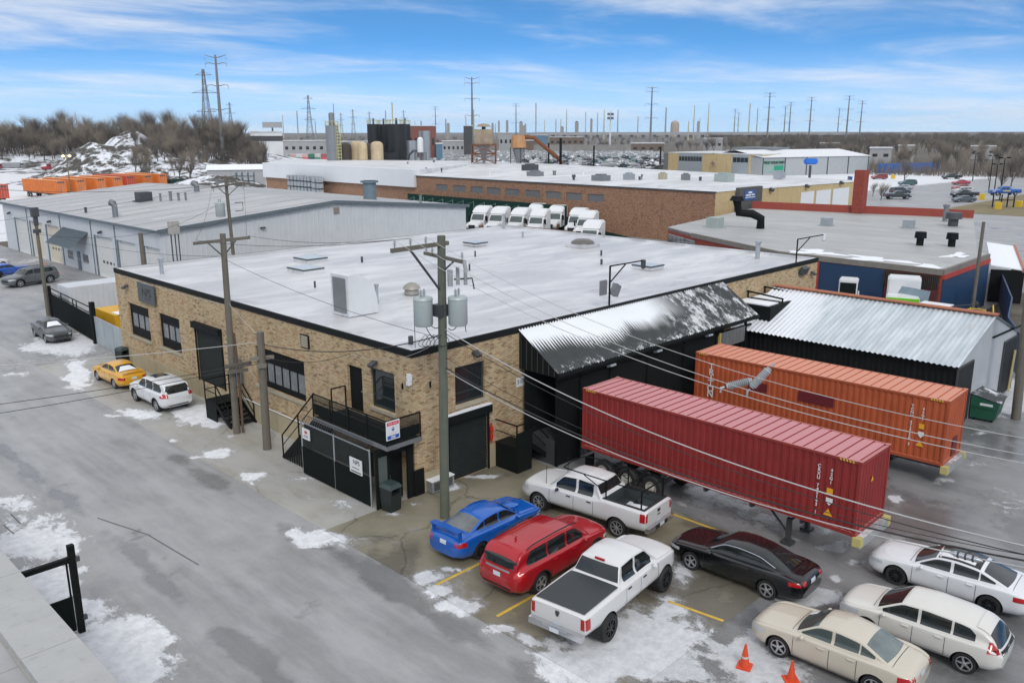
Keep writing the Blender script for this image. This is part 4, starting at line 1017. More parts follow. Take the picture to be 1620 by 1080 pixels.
# ================================================================== GREY-ROOFED WORKSHOP TO THE RIGHT
RB = thing('grey_roofed_workshop', 'low workshop with grey tar roof, red parapet and blue-painted front', 'building', (70, 12, 0))
poly = [(58.6, 27.95), (55.3, 22.7), (48.8, 9.5), (48.1, -4.4), (59.9, -4.2), (60.4, -3.1), (92.3, 6.87), (88.9, 20), (86, 33)]
ZR = 4.5
q = MB(); n_ = len(poly)
inner = [(p[0]+(.25 if p[0] < 75 else -.3), p[1]) for p in poly]
for i in range(n_):
    a, b_ = poly[i], poly[(i+1) % n_]; q.quad((a[0], a[1], 0), (b_[0], b_[1], 0), (b_[0], b_[1], ZR-.12), (a[0], a[1], ZR-.12))
q.build('wall', m_brick_drk, RB, recalc=False)
m_tar = membrane('grey_tar_roof', (.34, .345, .335), (.44, .44, .425), (.20, .20, .195), .5, .55, (1.2, .35, 1))
rfo2 = MB().prism(poly, 'z', ZR-.35, ZR).build('roof', m_tar, RB)
q = MB()
sn_pts = [(48.4, -4.0, 4, 3), (50, 1.5, 2.5, 5), (50.5, 7, 3, 4), (57, -2.5, 3.5, 1.4)]
for cx, cy, sx, sy in sn_pts:
    P = []
    for k in range(28):
        a = 2*math.pi*k/28; r_ = .5*(1+.45*math.sin(3*a+cx)+.25*math.sin(7*a+cy)); P.append((max(48.3, cx+sx*r_*math.cos(a)), max(-4.0, cy+sy*r_*math.sin(a))))
    q.add([(p[0], p[1], ZR+.02) for p in P], [tuple(range(28))])
q.build('snow_cover', m_snow, rfo2)
q = MB()
for a, b_ in ((poly[2], poly[3]), (poly[3], poly[4]), (poly[1], poly[2])): wall_between(q, a, b_, ZR-.42, ZR+.03, .24)
q.build('weathered_fascia', mat('grey_wood_fascia', (.21, .19, .165), .85, var=.3, scale=2), RB)
par = MB(); wall_between(par, (92.3, 6.87), (88.9, 20), ZR-.2, ZR+.95, .35); wall_between(par, (88.9, 20.05), (86, 33), ZR-.2, ZR+.95, .35)
par.build('parapet', mat('oxide_red_parapet', (.30, .055, .035), .7, var=.2), RB)
MB().box(88.2, 89.6, 18.9, 20.2, ZR-.2, 9.95).build('chimney', m_brick_drk, RB)
bluem = mat('navy_paint', (.012, .045, .11), .5, var=.15)
redt = mat('red_trim_paint', (.42, .04, .025), .55, var=.2)
q = MB(); wall_between(q, (48.72, 7.2), (48.26, -.0), .0, 4.02, .12); q.build('blue_front', bluem, RB)
q = MB(); wall_between(q, (48.2, -4.46), (59.9, -4.26), .0, 3.75, .12); q.build('blue_side', bluem, RB)
q = MB(); wall_between(q, (48.7, 7.2), (48.2, -.0), .9, 1.4, .2); wall_between(q, (48.1, -4.5), (59.9, -4.3), 3.76, 4.12, .2); wall_between(q, (48.62, 6.0), (48.60, 5.6), 1.4, 4.02, .2); q.build('red_trim', redt, RB)
q = MB(); wall_between(q, (48.24, -.1), (48.08, -4.2), .0, 2.9, .14); q.build('brown_roller_door', mat('maroon_door', (.10, .02, .02), .5), RB)
q = MB()
for k in range(30): q.box(47.98, 48.1, -4.2+.14*k, -4.13+.14*k, 2.95, 4.0)
q.build('wood_batten', mat('dark_batten', (.035, .028, .022), .8), RB)
for nm, x, y, kd, h, r, mt in [('cowl_vent', 61.7, 2.2, 'mush', 1.25, .55, m_black), ('cowl_vent', 62.8, -.2, 'mush', 1.25, .55, m_black), ('roof_vent', 71.9, 15.9, 'box', .9, .5, m_galv), ('roof_vent', 75.6, 8.35, 'box', .9, .5, m_galv), ('ridge_fan', 81.1, 5.6, 'mush', 1.5, .9, m_dkgrey), ('flue', 86, 8.05, 'pipe', 1.9, .3, m_grey), ('air_unit', 61.8, 24.0, 'box', 1.1, .7, mat('green_grey_unit', (.34, .39, .37), .5))]:
    roof_item(rfo2, nm, x, y, ZR, kd, h, r, mt)
q = MB().tube([(64.2, 19.8, ZR-.1), (64.2, 19.8, ZR+1.1), (63.6, 20.6, ZR+1.6), (62.6, 21.6, ZR+1.7), (62.4, 21.8, ZR+3.0)], .45, 12); q.cyl((62.4, 21.8, ZR+3.0), (62.4, 21.8, ZR+3.5), .8, .55, 12)
q.build('elbow_duct', m_black, rfo2, smooth=True)
# front wall windows of the workshop
for t_, w_ in ((.06, 2.2), (.42, 2.3), (.72, 2.4)):
    a = Vector((*poly[0], 0)).lerp(Vector((*poly[1], 0)), t_*1.0); d = (Vector((*poly[1], 0))-Vector((*poly[0], 0))).normalized()
    b_ = a+d*w_
    wo = wall_between(MB(), a, b_, 2.2, 3.8, .14).build('window', m_galv, RB)
    for k in (0, 1): wall_between(MB(), a+d*(.1+k*w_/2), a+d*(w_/2-.05+k*w_/2), 2.3, 3.7, .2).build('pane', m_glass, wo)
# yard beyond the shed: lean-to with snow roof, blue fence
ls = thing('snow_roofed_leanto', 'dark open lean-to with snowy roof and red edge beside the workshop', 'shed', (69, -1.5, 0))
MB().add([(62, -3.9, 3.3), (79, 1.4, 3.3), (80, -1.0, 3.0), (63, -6.2, 3.0), (62, -3.9, 3.2), (79, 1.4, 3.2), (80, -1.0, 2.9), (63, -6.2, 2.9)], [(0, 1, 2, 3), (7, 6, 5, 4), (0, 3, 7, 4), (1, 5, 6, 2), (2, 6, 7, 3), (0, 4, 5, 1)]).build('roof', m_snow, ls)
q = MB(); wall_between(q, (63, -6.25), (80, -1.05), 2.75, 3.12, .18); q.build('red_edge', mat('faded_red_edge', (.42, .16, .10), .7), ls)
q = MB(); wall_between(q, (62.1, -3.9), (63.1, -6.3), .0, 2.9, .1); wall_between(q, (63.1, -6.3), (80, -1.1), 0, 2.7, .08); q.build('wall', m_black, ls)
bf = thing('blue_fence', 'dark blue sheet fence running along the workshop yard', 'fence', (46, -10, 0))
pts = [(36.5, -13.2), (43.4, -10.4), (51, -8.6), (63, -4.6)]
for a, b_ in zip(pts[:-1], pts[1:]): wall_between(MB(), a, b_, 0, 2.5, .1).build('panel', bluem, bf)
sc = thing('fenced_storage_rack', 'steel storage cage and frames cluttered with metalwork in the workshop yard', 'rack', (45, -6.5, 0))
q = MB()
for (x, y) in ((41, -5), (43, -5), (43, -7), (41, -7), (45, -8), (47, -7)): q.bar((x, y, 0), (x, y, 2.9), .07)
for z in (.8, 1.8, 2.8): q.bar((41, -5, z), (43, -5, z), .05); q.bar((43, -5, z), (43, -7, z), .05); q.bar((41, -7, z), (41, -5, z), .05); q.bar((43, -7, z), (45, -8, z), .05); q.bar((45, -8, z), (47, -7, z), .05)
q.build('frame', m_dkgrey, sc)
MB().box(41, 43, -7, -5, 2.85, 2.92).build('top_sheet', m_white, sc)
MB().cbox((44.2, -3.6, 2.2), (.15, 2.6, 2.6), rz=-.3, ry=.25).build('leaning_frame', mat('pale_blue_frame', (.25, .33, .38), .5, .2), sc)
yl = thing('yellow_cage_ladder', 'yellow tubular safety cage standing in the workshop yard', 'ladder', (42.6, -8.6, 0))
q = MB()
for k in range(6):
    a = 2*math.pi*k/6; q.bar((42.6+.55*math.cos(a), -8.6+.55*math.sin(a), .5), (42.6+.55*math.cos(a), -8.6+.55*math.sin(a), 2.9), .06)
for z in (.6, 1.3, 2.0, 2.8): q.tube([(42.6+.55*math.cos(2*math.pi*k/12), -8.6+.55*math.sin(2*math.pi*k/12), z) for k in range(13)], .035)
q.bar((44.0, -9.6, .1), (44.8, -9.0, 2.9), .08)
q.build('cage', mat('safety_yellow', (.62, .42, .03), .5), yl)

# ================================================================== BRICK FACTORY  x 78.5..132, y 34.3..97 ; white-clad part to y 150
F_ = thing('brick_factory', 'long red-brick factory with boarded windows, snowy flat roof and white-clad wing', 'building', (105, 90, 0))
HF = 7.0
wy = [89.5, 84.8, 80.4, 76.3, 72.0, 67.4, 63.0, 58.8, 54.5]
wh = [(y-1.55, y+1.55, 4.65, 5.75) for y in wy]
q = MB(); holed(q, 'x', 78.5, 34.3, 97, 0, HF, wh, .2, 1); q.quad((78.5, 97, 0), (78.5, 150, 0), (78.5, 150, 5.0), (78.5, 97, 5.0))
q.build('wall', m_brick_red, F_, recalc=False)
m_board = mat('grey_board', (.16, .165, .165), .7, var=.25, scale=2)
for h in wh:
    o_ = MB().box(78.62, 78.66, h[0], h[1], h[2], h[3]); bo = o_.build('boarded_window', m_board, F_)
    for k in range(5): MB().box(78.605, 78.62, h[0], h[1], h[2]+.2*k+.08, h[2]+.2*k+.13).build('board', m_board, bo)
MB().box(77.9, 79.2, 96.5, 150.2, 4.95, 8.1).build('white_cladding', mat('bright_white_cladding', (.70, .71, .72), .5, var=.06, scale=.4), F_)
q = MB(); q.quad((78.5, 34.3, 0), (127, 34.3, 0), (127, 34.3, HF-.6), (78.5, 34.3, HF)); q.quad((127, 34.3, 0), (132, 97, 0), (132, 97, HF), (127, 34.3, HF-.6))
q.build('yellow_wall', m_brick_ylw, F_, recalc=False)
m_froof = membrane('dirty_white_roof', (.52, .52, .515), (.74, .74, .745), (.22, .21, .19), .85, .5, (.3, 1.1, 1))
rfo3 = MB(); rfo3.add([(78.4, 34.2, HF+.02), (127.2, 34.2, HF-.55), (133, 97, HF+.02), (139, 140, HF+.1), (112, 200, HF+.1), (78.4, 150, HF+1.0), (78.4, 96.6, HF+1.0), (78.4, 96.5, HF+.02)], [(0, 1, 2, 7), (7, 2, 3, 6), (6, 3, 4, 5)])
rfo3 = rfo3.build('roof', m_froof, F_, recalc=False)
q = MB(); q.box(78.35, 78.6, 34.2, 96.5, HF-.12, HF+.06); q.build('coping', m_dkgrey, F_)
q = MB(); wall_between(q, (112, 200), (139, 140), 0, HF, .2); wall_between(q, (78.5, 150), (112, 200), 0, HF+.6, .2); q.build('rear_wall', m_clad, F_)
en = MB().box(83.4, 89.6, 33.6, 34.2, 0, 7.35).build('entrance_block', mat('charcoal_render', (.085, .08, .078), .7), F_)
sgn = MB().box(84.7, 87.6, 33.52, 33.58, 5.6, 6.95).build('blue_sign', flat('sign_blue', (.03, .10, .30)), F_)
q = MB(); q.box(85.6, 86.6, 33.50, 33.515, 6.5, 6.75); q.box(84.95, 86.3, 33.50, 33.515, 6.18, 6.38); q.box(86.5, 87.3, 33.50, 33.515, 6.2, 6.4); q.box(84.85, 87.5, 33.50, 33.515, 5.92, 6.02); q.build('blurred_lettering', m_white, sgn)
for a, b_ in ((102.6, 106.9), (107.7, 112.8), (113.6, 119.6)):
    do = MB().box(a, b_, 34.2, 34.27, 0, 5.75).build('garage_door', m_white, F_)
    for k in range(4): MB().box(a+.8+k*.7, a+1.2+k*.7, 34.15, 34.19, 2.6, 2.85).build('pane', m_glass, do)
MB().box(79.6, 82.8, 34.2, 34.26, 2.4, 3.9).build('window', m_glass, F_); MB().box(93, 99.5, 34.2, 34.26, 2.6, 3.6).build('window', m_glass, F_)
for nm, x, y, sx, sy, h, mt in [('air_unit', 92.5, 80, 2.0, 2.4, .8, m_grey), ('air_unit', 88.9, 62, 2.0, 2.4, .9, m_grey), ('air_unit', 102.5, 47.5, 2.2, 2.4, 1.1, MATS['green_grey_unit']), ('air_unit', 94, 60.2, 1.4, 1.4, 1.0, m_galv), ('air_unit', 99, 57, 1.1, 1.1, 1.0, m_sill), ('air_unit', 100.5, 53.5, 1.1, 1.1, .9, m_grey), ('air_unit', 108, 96, 3, 2, 1.2, m_dkgrey), ('air_unit', 118, 46, 1.5, 1.5, .9, m_galv)]:
    q = MB(); q.box(x-sx/2, x+sx/2, y-sy/2, y+sy/2, HF-.2, HF+h); q.box(x-sx*.3, x+sx*.3, y-sy*.3, y+sy*.3, HF+h, HF+h+.2); q.build(nm, mt, rfo3)
for k in range(16):
    x, y = random.uniform(82, 126), random.uniform(44, 145)
    roof_item(rfo3, 'vent_pipe', x, y, HF, 'pipe' if k % 3 else 'mush', random.uniform(.5, 1.1), random.uniform(.12, .35), random.choice([m_grey, m_white, m_dkgrey]))
for x in (84, 93, 104, 116, 124): MB().cbox((x, 34.0, HF-.35), (.6, .6, .35), rx=.5).build('wall_light', m_dkgrey, F_)
gs = thing('green_screen_fence', 'dark green screened fence at the foot of the factory wall', 'fence', (74, 60, 0))
gm = mat('dark_green_screen', (.008, .035, .027), .85, var=.25, spec=.15)
pts = [(76, 96), (76, 58), (66, 44), (58.5, 28.6)]
for a, b_ in zip(pts[:-1], pts[1:]):
    wall_between(MB(), a, b_, 0, 4.0 if a[1] > 60 else 2.4, .06).build('screen', gm, gs)
q = MB()
for k in range(14): q.bar((75.7, 60+k*2.6, 0), (75.7, 60+k*2.6, 3.6), .08); q.bar((75.7, 60+k*2.6, 3.5), (75.7, 62.6+k*2.6, 2.7), .05)
q.build('rack_post', mat('pale_green_steel', (.12, .25, .19), .5), gs)

# ================================================================== OFFICE AND PARTS STORE
OF = thing('yellow_brick_office', 'two-storey yellow-brick office with grey window bays and flat roof', 'building', (260, 138, 0))
MB().box(246, 276, 119, 157, 0, 7.0).build('wall', m_brick_ylw, OF); MB().box(245.9, 276.1, 118.9, 157.1, 6.96, 7.25).build('roof', m_froof, OF)
for a, b_, n_ in ((142.5, 152.5, 8), (124.2, 130.5, 4), (119.4, 121.6, 2)):
    by = MB().box(245.9, 245.99, a, b_, 0, 6.9).build('window_bay', m_galv, OF)
    wd = (b_-a-.4)/n_
    for k in range(n_): MB().box(245.84, 245.895, a+.2+k*wd+.08, a+.2+(k+1)*wd-.08, 4.3, 5.9).build('pane', m_glass, by)
q = MB(); q.box(262, 274, 124, 140, 7.25, 9.0); q.box(258, 261, 130, 133, 7.25, 8.4); q.build('roof_plant', m_grey, OF)
q = MB(); q.bar((246, 137, 2.6), (244.6, 137, 4.6), .06); q.build('flagpole', m_white, OF)
MB().cbox((245.0, 137.6, 3.7), (.05, 1.3, 1.2), rx=.7).build('flag', mat('flag_cloth', (.32, .14, .17), .8, var=.5, scale=2), OF)
GS = thing('parts_store', 'long pale grey metal store with white low-pitched roof and green lettering', 'building', (266, 118, 0), 0)
a0, a1 = Vector((243.9, 118.0, 0)), Vector((288.4, 100.5, 0)); dd = (a1-a0).normalized(); nn = Vector((-dd.y, dd.x, 0))
c0, c1 = a1+nn*30, a0+nn*30
q = MB(); P4 = [a0, a1, c0, c1]
for i in range(4): p, r_ = P4[i], P4[(i+1) % 4]; q.quad((p.x, p.y, 0), (r_.x, r_.y, 0), (r_.x, r_.y, 6), (p.x, p.y, 6))
q.build('wall', mat('pale_grey_cladding', (.40, .41, .42), .5, .1), GS, recalc=False)
m1, m2 = (a0+c1)/2, (a1+c0)/2
q = MB(); q.grid([[(a0.x-.5, a0.y-.5, 6.1), (a1.x+.5, a1.y-.5, 6.1)], [(m1.x, m1.y, 8.3), (m2.x, m2.y, 8.3)], [(c1.x, c1.y, 6.1), (c0.x, c0.y, 6.1)]]); q.build('roof', m_white, GS, recalc=False)
for k in range(6):
    p = a0+dd*(k*9.4+.3)-nn*.08; MB().box(p.x-.12, p.x+.12, p.y-.12, p.y+.12, 0, 5.95).build('column', m_dkgrey, GS)
grn = flat('sign_green', (.004, .06, .03))
mt_ = face_mtx(a0+dd*4.9-nn*.4+Vector((0, 0, 4.4))-Vector((266, 118, 0)), dd, (0, 0, 1))
text('letters', 'PICK YOUR PART', 1.12, grn, GS, mt_, .05, bold=.03)
wall_between(MB(), a0+dd*5-nn*.12, a0+dd*9-nn*.12, 1.8, 3.4, .1).build('green_panel', flat('panel_green', (.01, .28, .16)), GS)
wall_between(MB(), a0+dd*.4-nn*.1, a0+dd*9.2-nn*.1, 1.0, 5.2, .06).build('glazing', mat('pale_green_glazing', (.28, .36, .33), .2), GS)
# ================================================================== SHIPPING CONTAINERS
def paint_mat(name, c, rust=.35, fade=None):
    b = NB(name); o = b.coord('Object'); 
    n = b.noise(o, .8, 6, .6)
    base = b.mix(b.ss(n, .3, .7), tuple(x*.78 for x in c), c)
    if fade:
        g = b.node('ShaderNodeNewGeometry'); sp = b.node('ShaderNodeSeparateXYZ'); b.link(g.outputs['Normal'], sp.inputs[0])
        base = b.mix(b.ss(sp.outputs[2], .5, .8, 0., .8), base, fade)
    st = b.ss(b.noise(b.mapping(o, (2.5, 2.5, .2)), 1.6, 6, .7), .55, .78, 0., rust)
    base = b.mix(st, base, (.10, .045, .03))
    ch = b.ss(b.noise(o, 5, 7, .75), .66, .74, 0., .5)
    base = b.mix(ch, base, (.16, .07, .04))
    return b.fin(base, b.math('MULTIPLY_ADD', n, .25, .42))
def container(t_, L_, W2, H_, z0, pm, fm, doors_end=None, depth=.035, pitch=.28, castm=None):
    """local frame: x along the length 0..L, y 0..W, walls are corrugated sheet in a corner-post frame; part meshes in local coordinates"""
    q = MB()
    def wavy(n_, p0):
        pts = []; x = 0.; k = 0
        while x < n_:
            for dx, h in ((0, 0), (.30*p0, 0), (.42*p0, 1), (.78*p0, 1), (.9*p0, 0)):
                if x+dx < n_: pts.append((x+dx, h))
            x += p0
        pts.append((n_, 0)); return pts
    e = .10
    px = [(e+x*(L_-2*e)/(L_-2*e), h) for x, h in wavy(L_-2*e, pitch)]
    for y, s_ in ((.03, 1), (W2-.03, -1)): q.grid([[(x, y+s_*h*depth, z0+.14) for x, h in px], [(x, y+s_*h*depth, z0+H_-.10) for x, h in px]])
    py = [(e+y, h) for y, h in wavy(W2-2*e, .25)]
    for x, s_, i in ((.03, 1, 0), (L_-.03, -1, 1)):
        if doors_end == i: continue
        q.grid([[(x+s_*h*depth, y, z0+.14) for y, h in py], [(x+s_*h*depth, y, z0+H_-.10) for y, h in py]])
    q.build('corrugated_wall', pm, t_, world=False, recalc=False)
    q = MB(); pr = []; x = e
    while x < L_-e-.3:
        pr += [(x, 0), (x+.30, 0), (x+.32, 1), (x+.36, 1), (x+.38, 0)]; x += .40
    pr.append((L_-e, 0))
    q.grid([[(x, .06, z0+H_-.012-h*.035) for x, h in pr], [(x, W2-.06, z0+H_-.012-h*.035) for x, h in pr]]); q.build('roof_sheet', pm, t_, world=False, recalc=False)
    q = MB()
    for x in (0, L_-.11):
        for y in (0, W2-.11): q.box(x, x+.11, y, y+.11, z0+.1, z0+H_-.1)
    for y in (0, W2-.07): q.box(.11, L_-.11, y, y+.07, z0+H_-.10, z0+H_); q.box(.11, L_-.11, y, y+.07, z0, z0+.14)
    for x in (0, L_-.09): q.box(x, x+.09, .11, W2-.11, z0+H_-.12, z0+H_-.001); q.box(x, x+.09, .11, W2-.11, z0, z0+.14)
    q.build('frame', fm, t_, world=False)
    for x in (-.01, L_-.16):
        for y in (-.01, W2-.16):
            for z in (z0-.01, z0+H_-.10): MB().box(x, x+.17, y, y+.17, z, z+.115).build('corner_casting', castm or fm, t_, world=False)
    if doors_end is not None:
        x = .02 if doors_end == 0 else L_-.02; s_ = -1 if doors_end == 0 else 1
        for y0, y1 in ((.12, W2/2-.01), (W2/2+.01, W2-.12)):
            d = MB().box(min(x, x+s_*.03), max(x, x+s_*.03), y0, y1, z0+.15, z0+H_-.13).build('door', pm, t_, world=False)
            q = MB()
            for f in (.25, .75): q.bar((x+s_*.06, y0+(y1-y0)*f, z0+.1), (x+s_*.06, y0+(y1-y0)*f, z0+H_-.1), .045)
            q.build('lock_rod', m_galv, d, world=False)
    q = MB(); q.box(.1, L_-.1, .1, W2-.1, z0+.02, z0+.1); q.build('floor', m_dkgrey, t_, world=False)
    return t_
def vtext(t_, s, x, ztop, y, size, step, mt, nm='marking'):
    """letters stacked down the side wall that faces local -y"""
    cu_ = MB()
    ob = None; ms = []
    for k, ch in enumerate(s):
        if ch == ' ': continue
        ob = text(nm, ch, size, mt, t_, face_mtx((x, y, ztop-k*step), (1, 0, 0), (0, 0, 1)), .004, bold=.018); ms.append(ob)
    # join the glyphs of one marking into one mesh
    bm = bmesh.new()
    for o in ms: bm.from_mesh(o.data)
    me = bpy.data.meshes.new(nm); bm.to_mesh(me); bm.free(); me.materials.append(mt)
    for o in ms[1:]: bpy.data.objects.remove(o)
    ms[0].data = me; ms[0]['kind'] = 'stuff'; ms[0].name = nm
    return ms[0]
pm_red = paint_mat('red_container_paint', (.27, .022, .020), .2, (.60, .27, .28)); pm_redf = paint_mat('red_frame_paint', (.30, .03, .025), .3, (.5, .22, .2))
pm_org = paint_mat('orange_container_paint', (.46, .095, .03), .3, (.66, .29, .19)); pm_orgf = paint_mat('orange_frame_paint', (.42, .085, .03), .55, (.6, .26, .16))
m_mark = flat('white_marking', (.7, .7, .68)); m_ymark = flat('orange_marking', (.75, .36, .02))
m_hz = flat('hazard_yellow', (.62, .44, .05))
def marks(t_, L_, W2, H_, z0, code, typ, y=-.012):
    vtext(t_, code, L_-1.45, z0+H_-.50, y, .17, .145, m_mark); vtext(t_, typ, L_-1.0, z0+H_-.55, y, .16, .15, m_mark)
    MB().box(L_-1.12, L_-.90, y, y+.01, z0+H_-1.45, z0+H_-1.22).build('label_square', m_ymark, t_, world=False)
    MB().prism([(L_-1.12, z0+H_-1.58), (L_-.88, z0+H_-1.58), (L_-.88, z0+H_-1.72), (L_-1.0, z0+H_-1.86), (L_-1.12, z0+H_-1.72)], 'y', y, y+.01).build('label_shield', m_mark, t_, world=False)
    MB().prism([(L_-1.18, z0+H_-2.24), (L_-.84, z0+H_-2.24), (L_-1.01, z0+H_-1.98)], 'y', y, y+.01).build('label_triangle', m_ymark, t_, world=False)
    q = MB()
    for k in range(5):
        for x in (.2, L_-.75): q.add([(x+k*.11, -.004, z0+H_-.09), (x+k*.11+.06, -.004, z0+H_-.09), (x+k*.11+.03, -.004, z0+H_-.01), (x+k*.11-.03, -.004, z0+H_-.01)], [(0, 1, 2, 3)])
    q.build('hazard_stripe', m_hz, t_, world=False)
RC = thing('shipping_container', 'long dark red corrugated shipping container on a chassis beside the dock', 'container', (6.52, -3.56, 0), R(-90))
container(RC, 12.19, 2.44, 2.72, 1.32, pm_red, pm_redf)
marks(RC, 12.19, 2.44, 2.72, 1.32, 'CRXU 745143 1', '42G1')
MB().prism([(.9, 3.1), (1.12, 3.1), (1.01, 3.28)], 'x', 12.19, 12.2).build('end_triangle', m_ymark, RC, world=False)
OC = thing('shipping_container', 'long orange corrugated shipping container lettered down its far end', 'container', (16.0, -3.16, 0), R(-88.4))
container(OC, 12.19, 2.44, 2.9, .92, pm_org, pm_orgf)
marks(OC, 12.19, 2.44, 2.9, .92, 'TCNU 472750 3', '45G1')
vtext(OC, 'TRITON', .95, .92+2.9-.62, -.012, .46, .29, m_mark)
m_patch = mat('maroon_patch', (.12, .012, .018), .5, var=.1)
def wavy_patch(t_, x0, x1, za, zb, y=-.004):
    MB().box(x0, x1, y-.006, y, za, zb).build('touch_up_patch', m_patch, t_, world=False)
wavy_patch(OC, 3.0, 4.0, .92+1.55, .92+1.98); wavy_patch(OC, 5.6, 7.3, .92+1.52, .92+2.0)
MB().box(12.195, 12.2, 1.1, 1.75, 1.05, 1.9).build('touch_up_patch', m_patch, OC, world=False)
# chassis
def wheel_mesh(r=.5, w_=.28):
    q = MB(); q.lathe([(r*.55, -w_/2), (r*.92, -w_/2), (r, -w_*.32), (r, w_*.32), (r*.92, w_/2), (r*.55, w_/2)], n=24, axis='y'); return q
m_tyre = mat('tyre_rubber', (.018, .018, .019), .75, var=.3, scale=6)
m_rimw = mat('white_steel_rim', (.55, .54, .50), .5, var=.2)
TW = wheel_mesh().mesh('wheel', m_tyre, True)
q = MB(); q.lathe([(.28, -.02), (.27, .06), (.16, .02), (.15, .10), (.08, .12), (.01, .12)], n=20, axis='y'); q.lathe([(.285, -.1), (.285, .13), (.24, .13)], n=20, axis='y')
TR = q.mesh('rim', m_rimw, True)
def truck_wheel(par, x, y, z, side, sc=1.):
    o = bpy.data.objects.new('wheel', TW); col.objects.link(o); o.parent = par; o.location = (x, y, z); o.scale = (sc, sc, sc)
    if side < 0: o.rotation_euler = (0, 0, math.pi)
    r_ = bpy.data.objects.new('rim', TR); col.objects.link(r_); r_.parent = o
    return o
def chassis(label, loc, rz, zc, legx, wheels, L_=12.19, W2=2.44):
    t_ = thing('container_chassis', label, 'trailer', loc, rz)
    q = MB()
    for y in (.75, W2-.75): q.box(.1, L_-.1, y-.06, y+.06, zc-.34, zc-.03)
    for x in (.15, 2.2, 4.2, 6.2, 8.2, 10.2): q.box(x-.06, x+.06, .1, W2-.1, zc-.2, zc-.04)
    q.build('beam', m_dkgrey, t_, world=False)
    bp = MB().box(L_-.02, L_+.22, -.05, W2+.05, zc-.36, zc-.02).build('bolster', mat('grey_bolster', (.36, .37, .37), .5, .3, var=.2, snow=.4), t_, world=False)
    MB().box(L_-.05, L_+.24, -.09, .16, zc-.30, zc+.02).build('yellow_end', mat('worn_yellow_end', (.48, .42, .16), .6), t_, world=False)
    MB().box(L_-.05, L_+.24, W2-.16, W2+.09, zc-.30, zc+.02).build('yellow_end', MATS['worn_yellow_end'], t_, world=False)
    for y in (.45, W2-.45):
        l_ = MB(); l_.box(legx-.08, legx+.08, y-.08, y+.08, .1, zc-.3); l_.box(legx-.2, legx+.2, y-.2, y+.2, .0, .12); l_.bar((legx-.05, y, .45), (legx-.75, y, zc-.2), .06)
        l_.build('landing_leg', m_dkgrey, t_, world=False)
    MB().bar((legx, .45, .9), (legx, W2-.45, zc-.4), .06).build('leg_brace', m_dkgrey, t_, world=False)
    for x in wheels:
        for y, s_ in ((.12, -1), (W2-.12, 1)): truck_wheel(t_, x, y+(.06*-s_), .51, s_)
        MB().cyl((x, .2, .51), (x, W2-.2, .51), .09, n=8).build('axle', m_dkgrey, t_, world=False)
    q = MB()
    for y in (.3, W2-.3): q.box(.2, .24, y-.3, y+.3, .35, .95)
    q.build('mud_flap', m_black, t_, world=False)
    return t_
chassis('dark steel chassis on landing legs under the dark red container', (6.52, -3.56, 0), R(-90), 1.32, 9.6, (1.15, 2.45, 3.7))
chassis('dark steel chassis with pale bolster under the orange container', (16.0, -3.16, 0), R(-88.4), .92, 9.4, (1.2, 2.5))
# dumpster
DP = thing('dumpster', 'dark green steel dumpster with black lids behind the orange container', 'dumpster', (27.7, -13.85, 0), R(6))
q = MB(); q.add([(-1.0,-.55,.15),(1.0,-.55,.15),(1.0,.6,.15),(-1.0,.6,.15),(-1.0,-.7,1.05),(1.0,-.7,1.05),(1.0,.65,1.35),(-1.0,.65,1.35)], [(0,3,2,1),(4,5,6,7),(0,1,5,4),(1,2,6,5),(2,3,7,6),(3,0,4,7)]); q.build('body', mat('dumpster_green', (.010, .085, .045), .5, var=.25, streak=.4), DP, world=False)
for s_ in (-.5, .5): q = MB(); q.add([(s_-.5,-.76,1.07),(s_+.49,-.76,1.07),(s_+.49,.7,1.40),(s_-.5,.7,1.40),(s_-.5,-.76,1.11),(s_+.49,-.76,1.11),(s_+.49,.7,1.44),(s_-.5,.7,1.44)], [(0,3,2,1),(4,5,6,7),(0,1,5,4),(1,2,6,5),(2,3,7,6),(3,0,4,7)]); q.build('lid', mat('dumpster_lid', (.05, .055, .055), .6, snow=.25), DP, world=False)
MB().box(-1.012, -1.002, -.4, .2, .82, 1.0).build('label', m_white, DP, world=False)
for s_ in (-1, 1): MB().box(s_*1.0-.06*(s_ < 0), s_*1.0+.06*(s_ > 0), -.5, .5, .75, .88).build('lift_pocket', MATS['dumpster_green'], DP, world=False)
for x in (-.8, .8):
    for y in (-.4, .45): MB().cyl((x-.04, y, .09), (x+.04, y, .09), .09, n=10).build('castor', m_black, DP, world=False)
# traffic cones
m_cone = mat('orange_cone', (.66, .07, .02), .5, var=.2, scale=4)
def cone(loc, label, h=.72, rz=.3, tilt=0.):
    t_ = thing('traffic_cone', label, 'cone', loc, rz); t_.rotation_euler = (tilt, 0, rz)
    q = MB().lathe([(.15*h/.72, .04), (.03, h), (.001, h)], n=16); q.build('cone_body', m_cone, t_, world=False, smooth=True)
    MB().lathe([(.106*h/.72, h*.42), (.075*h/.72, h*.62)], n=16).build('reflective_band', mat('grimy_white_band', (.5, .48, .45), .5), t_, world=False, smooth='all')
    MB().box(-.2, .2, -.2, .2, 0, .045).build('base', m_cone, t_, world=False); return t_
cone((-.84, -15.85, 0), 'orange traffic cone with white band standing in snow beside the cream sedan')
cone((-.5, -17.1, 0), 'squat orange traffic cone tucked by the front of the cream sedan', .62, .8)
cone((8.3, 72.5, 0), 'tall red-orange traffic cone in front of the garage doors', 1.25, .4)
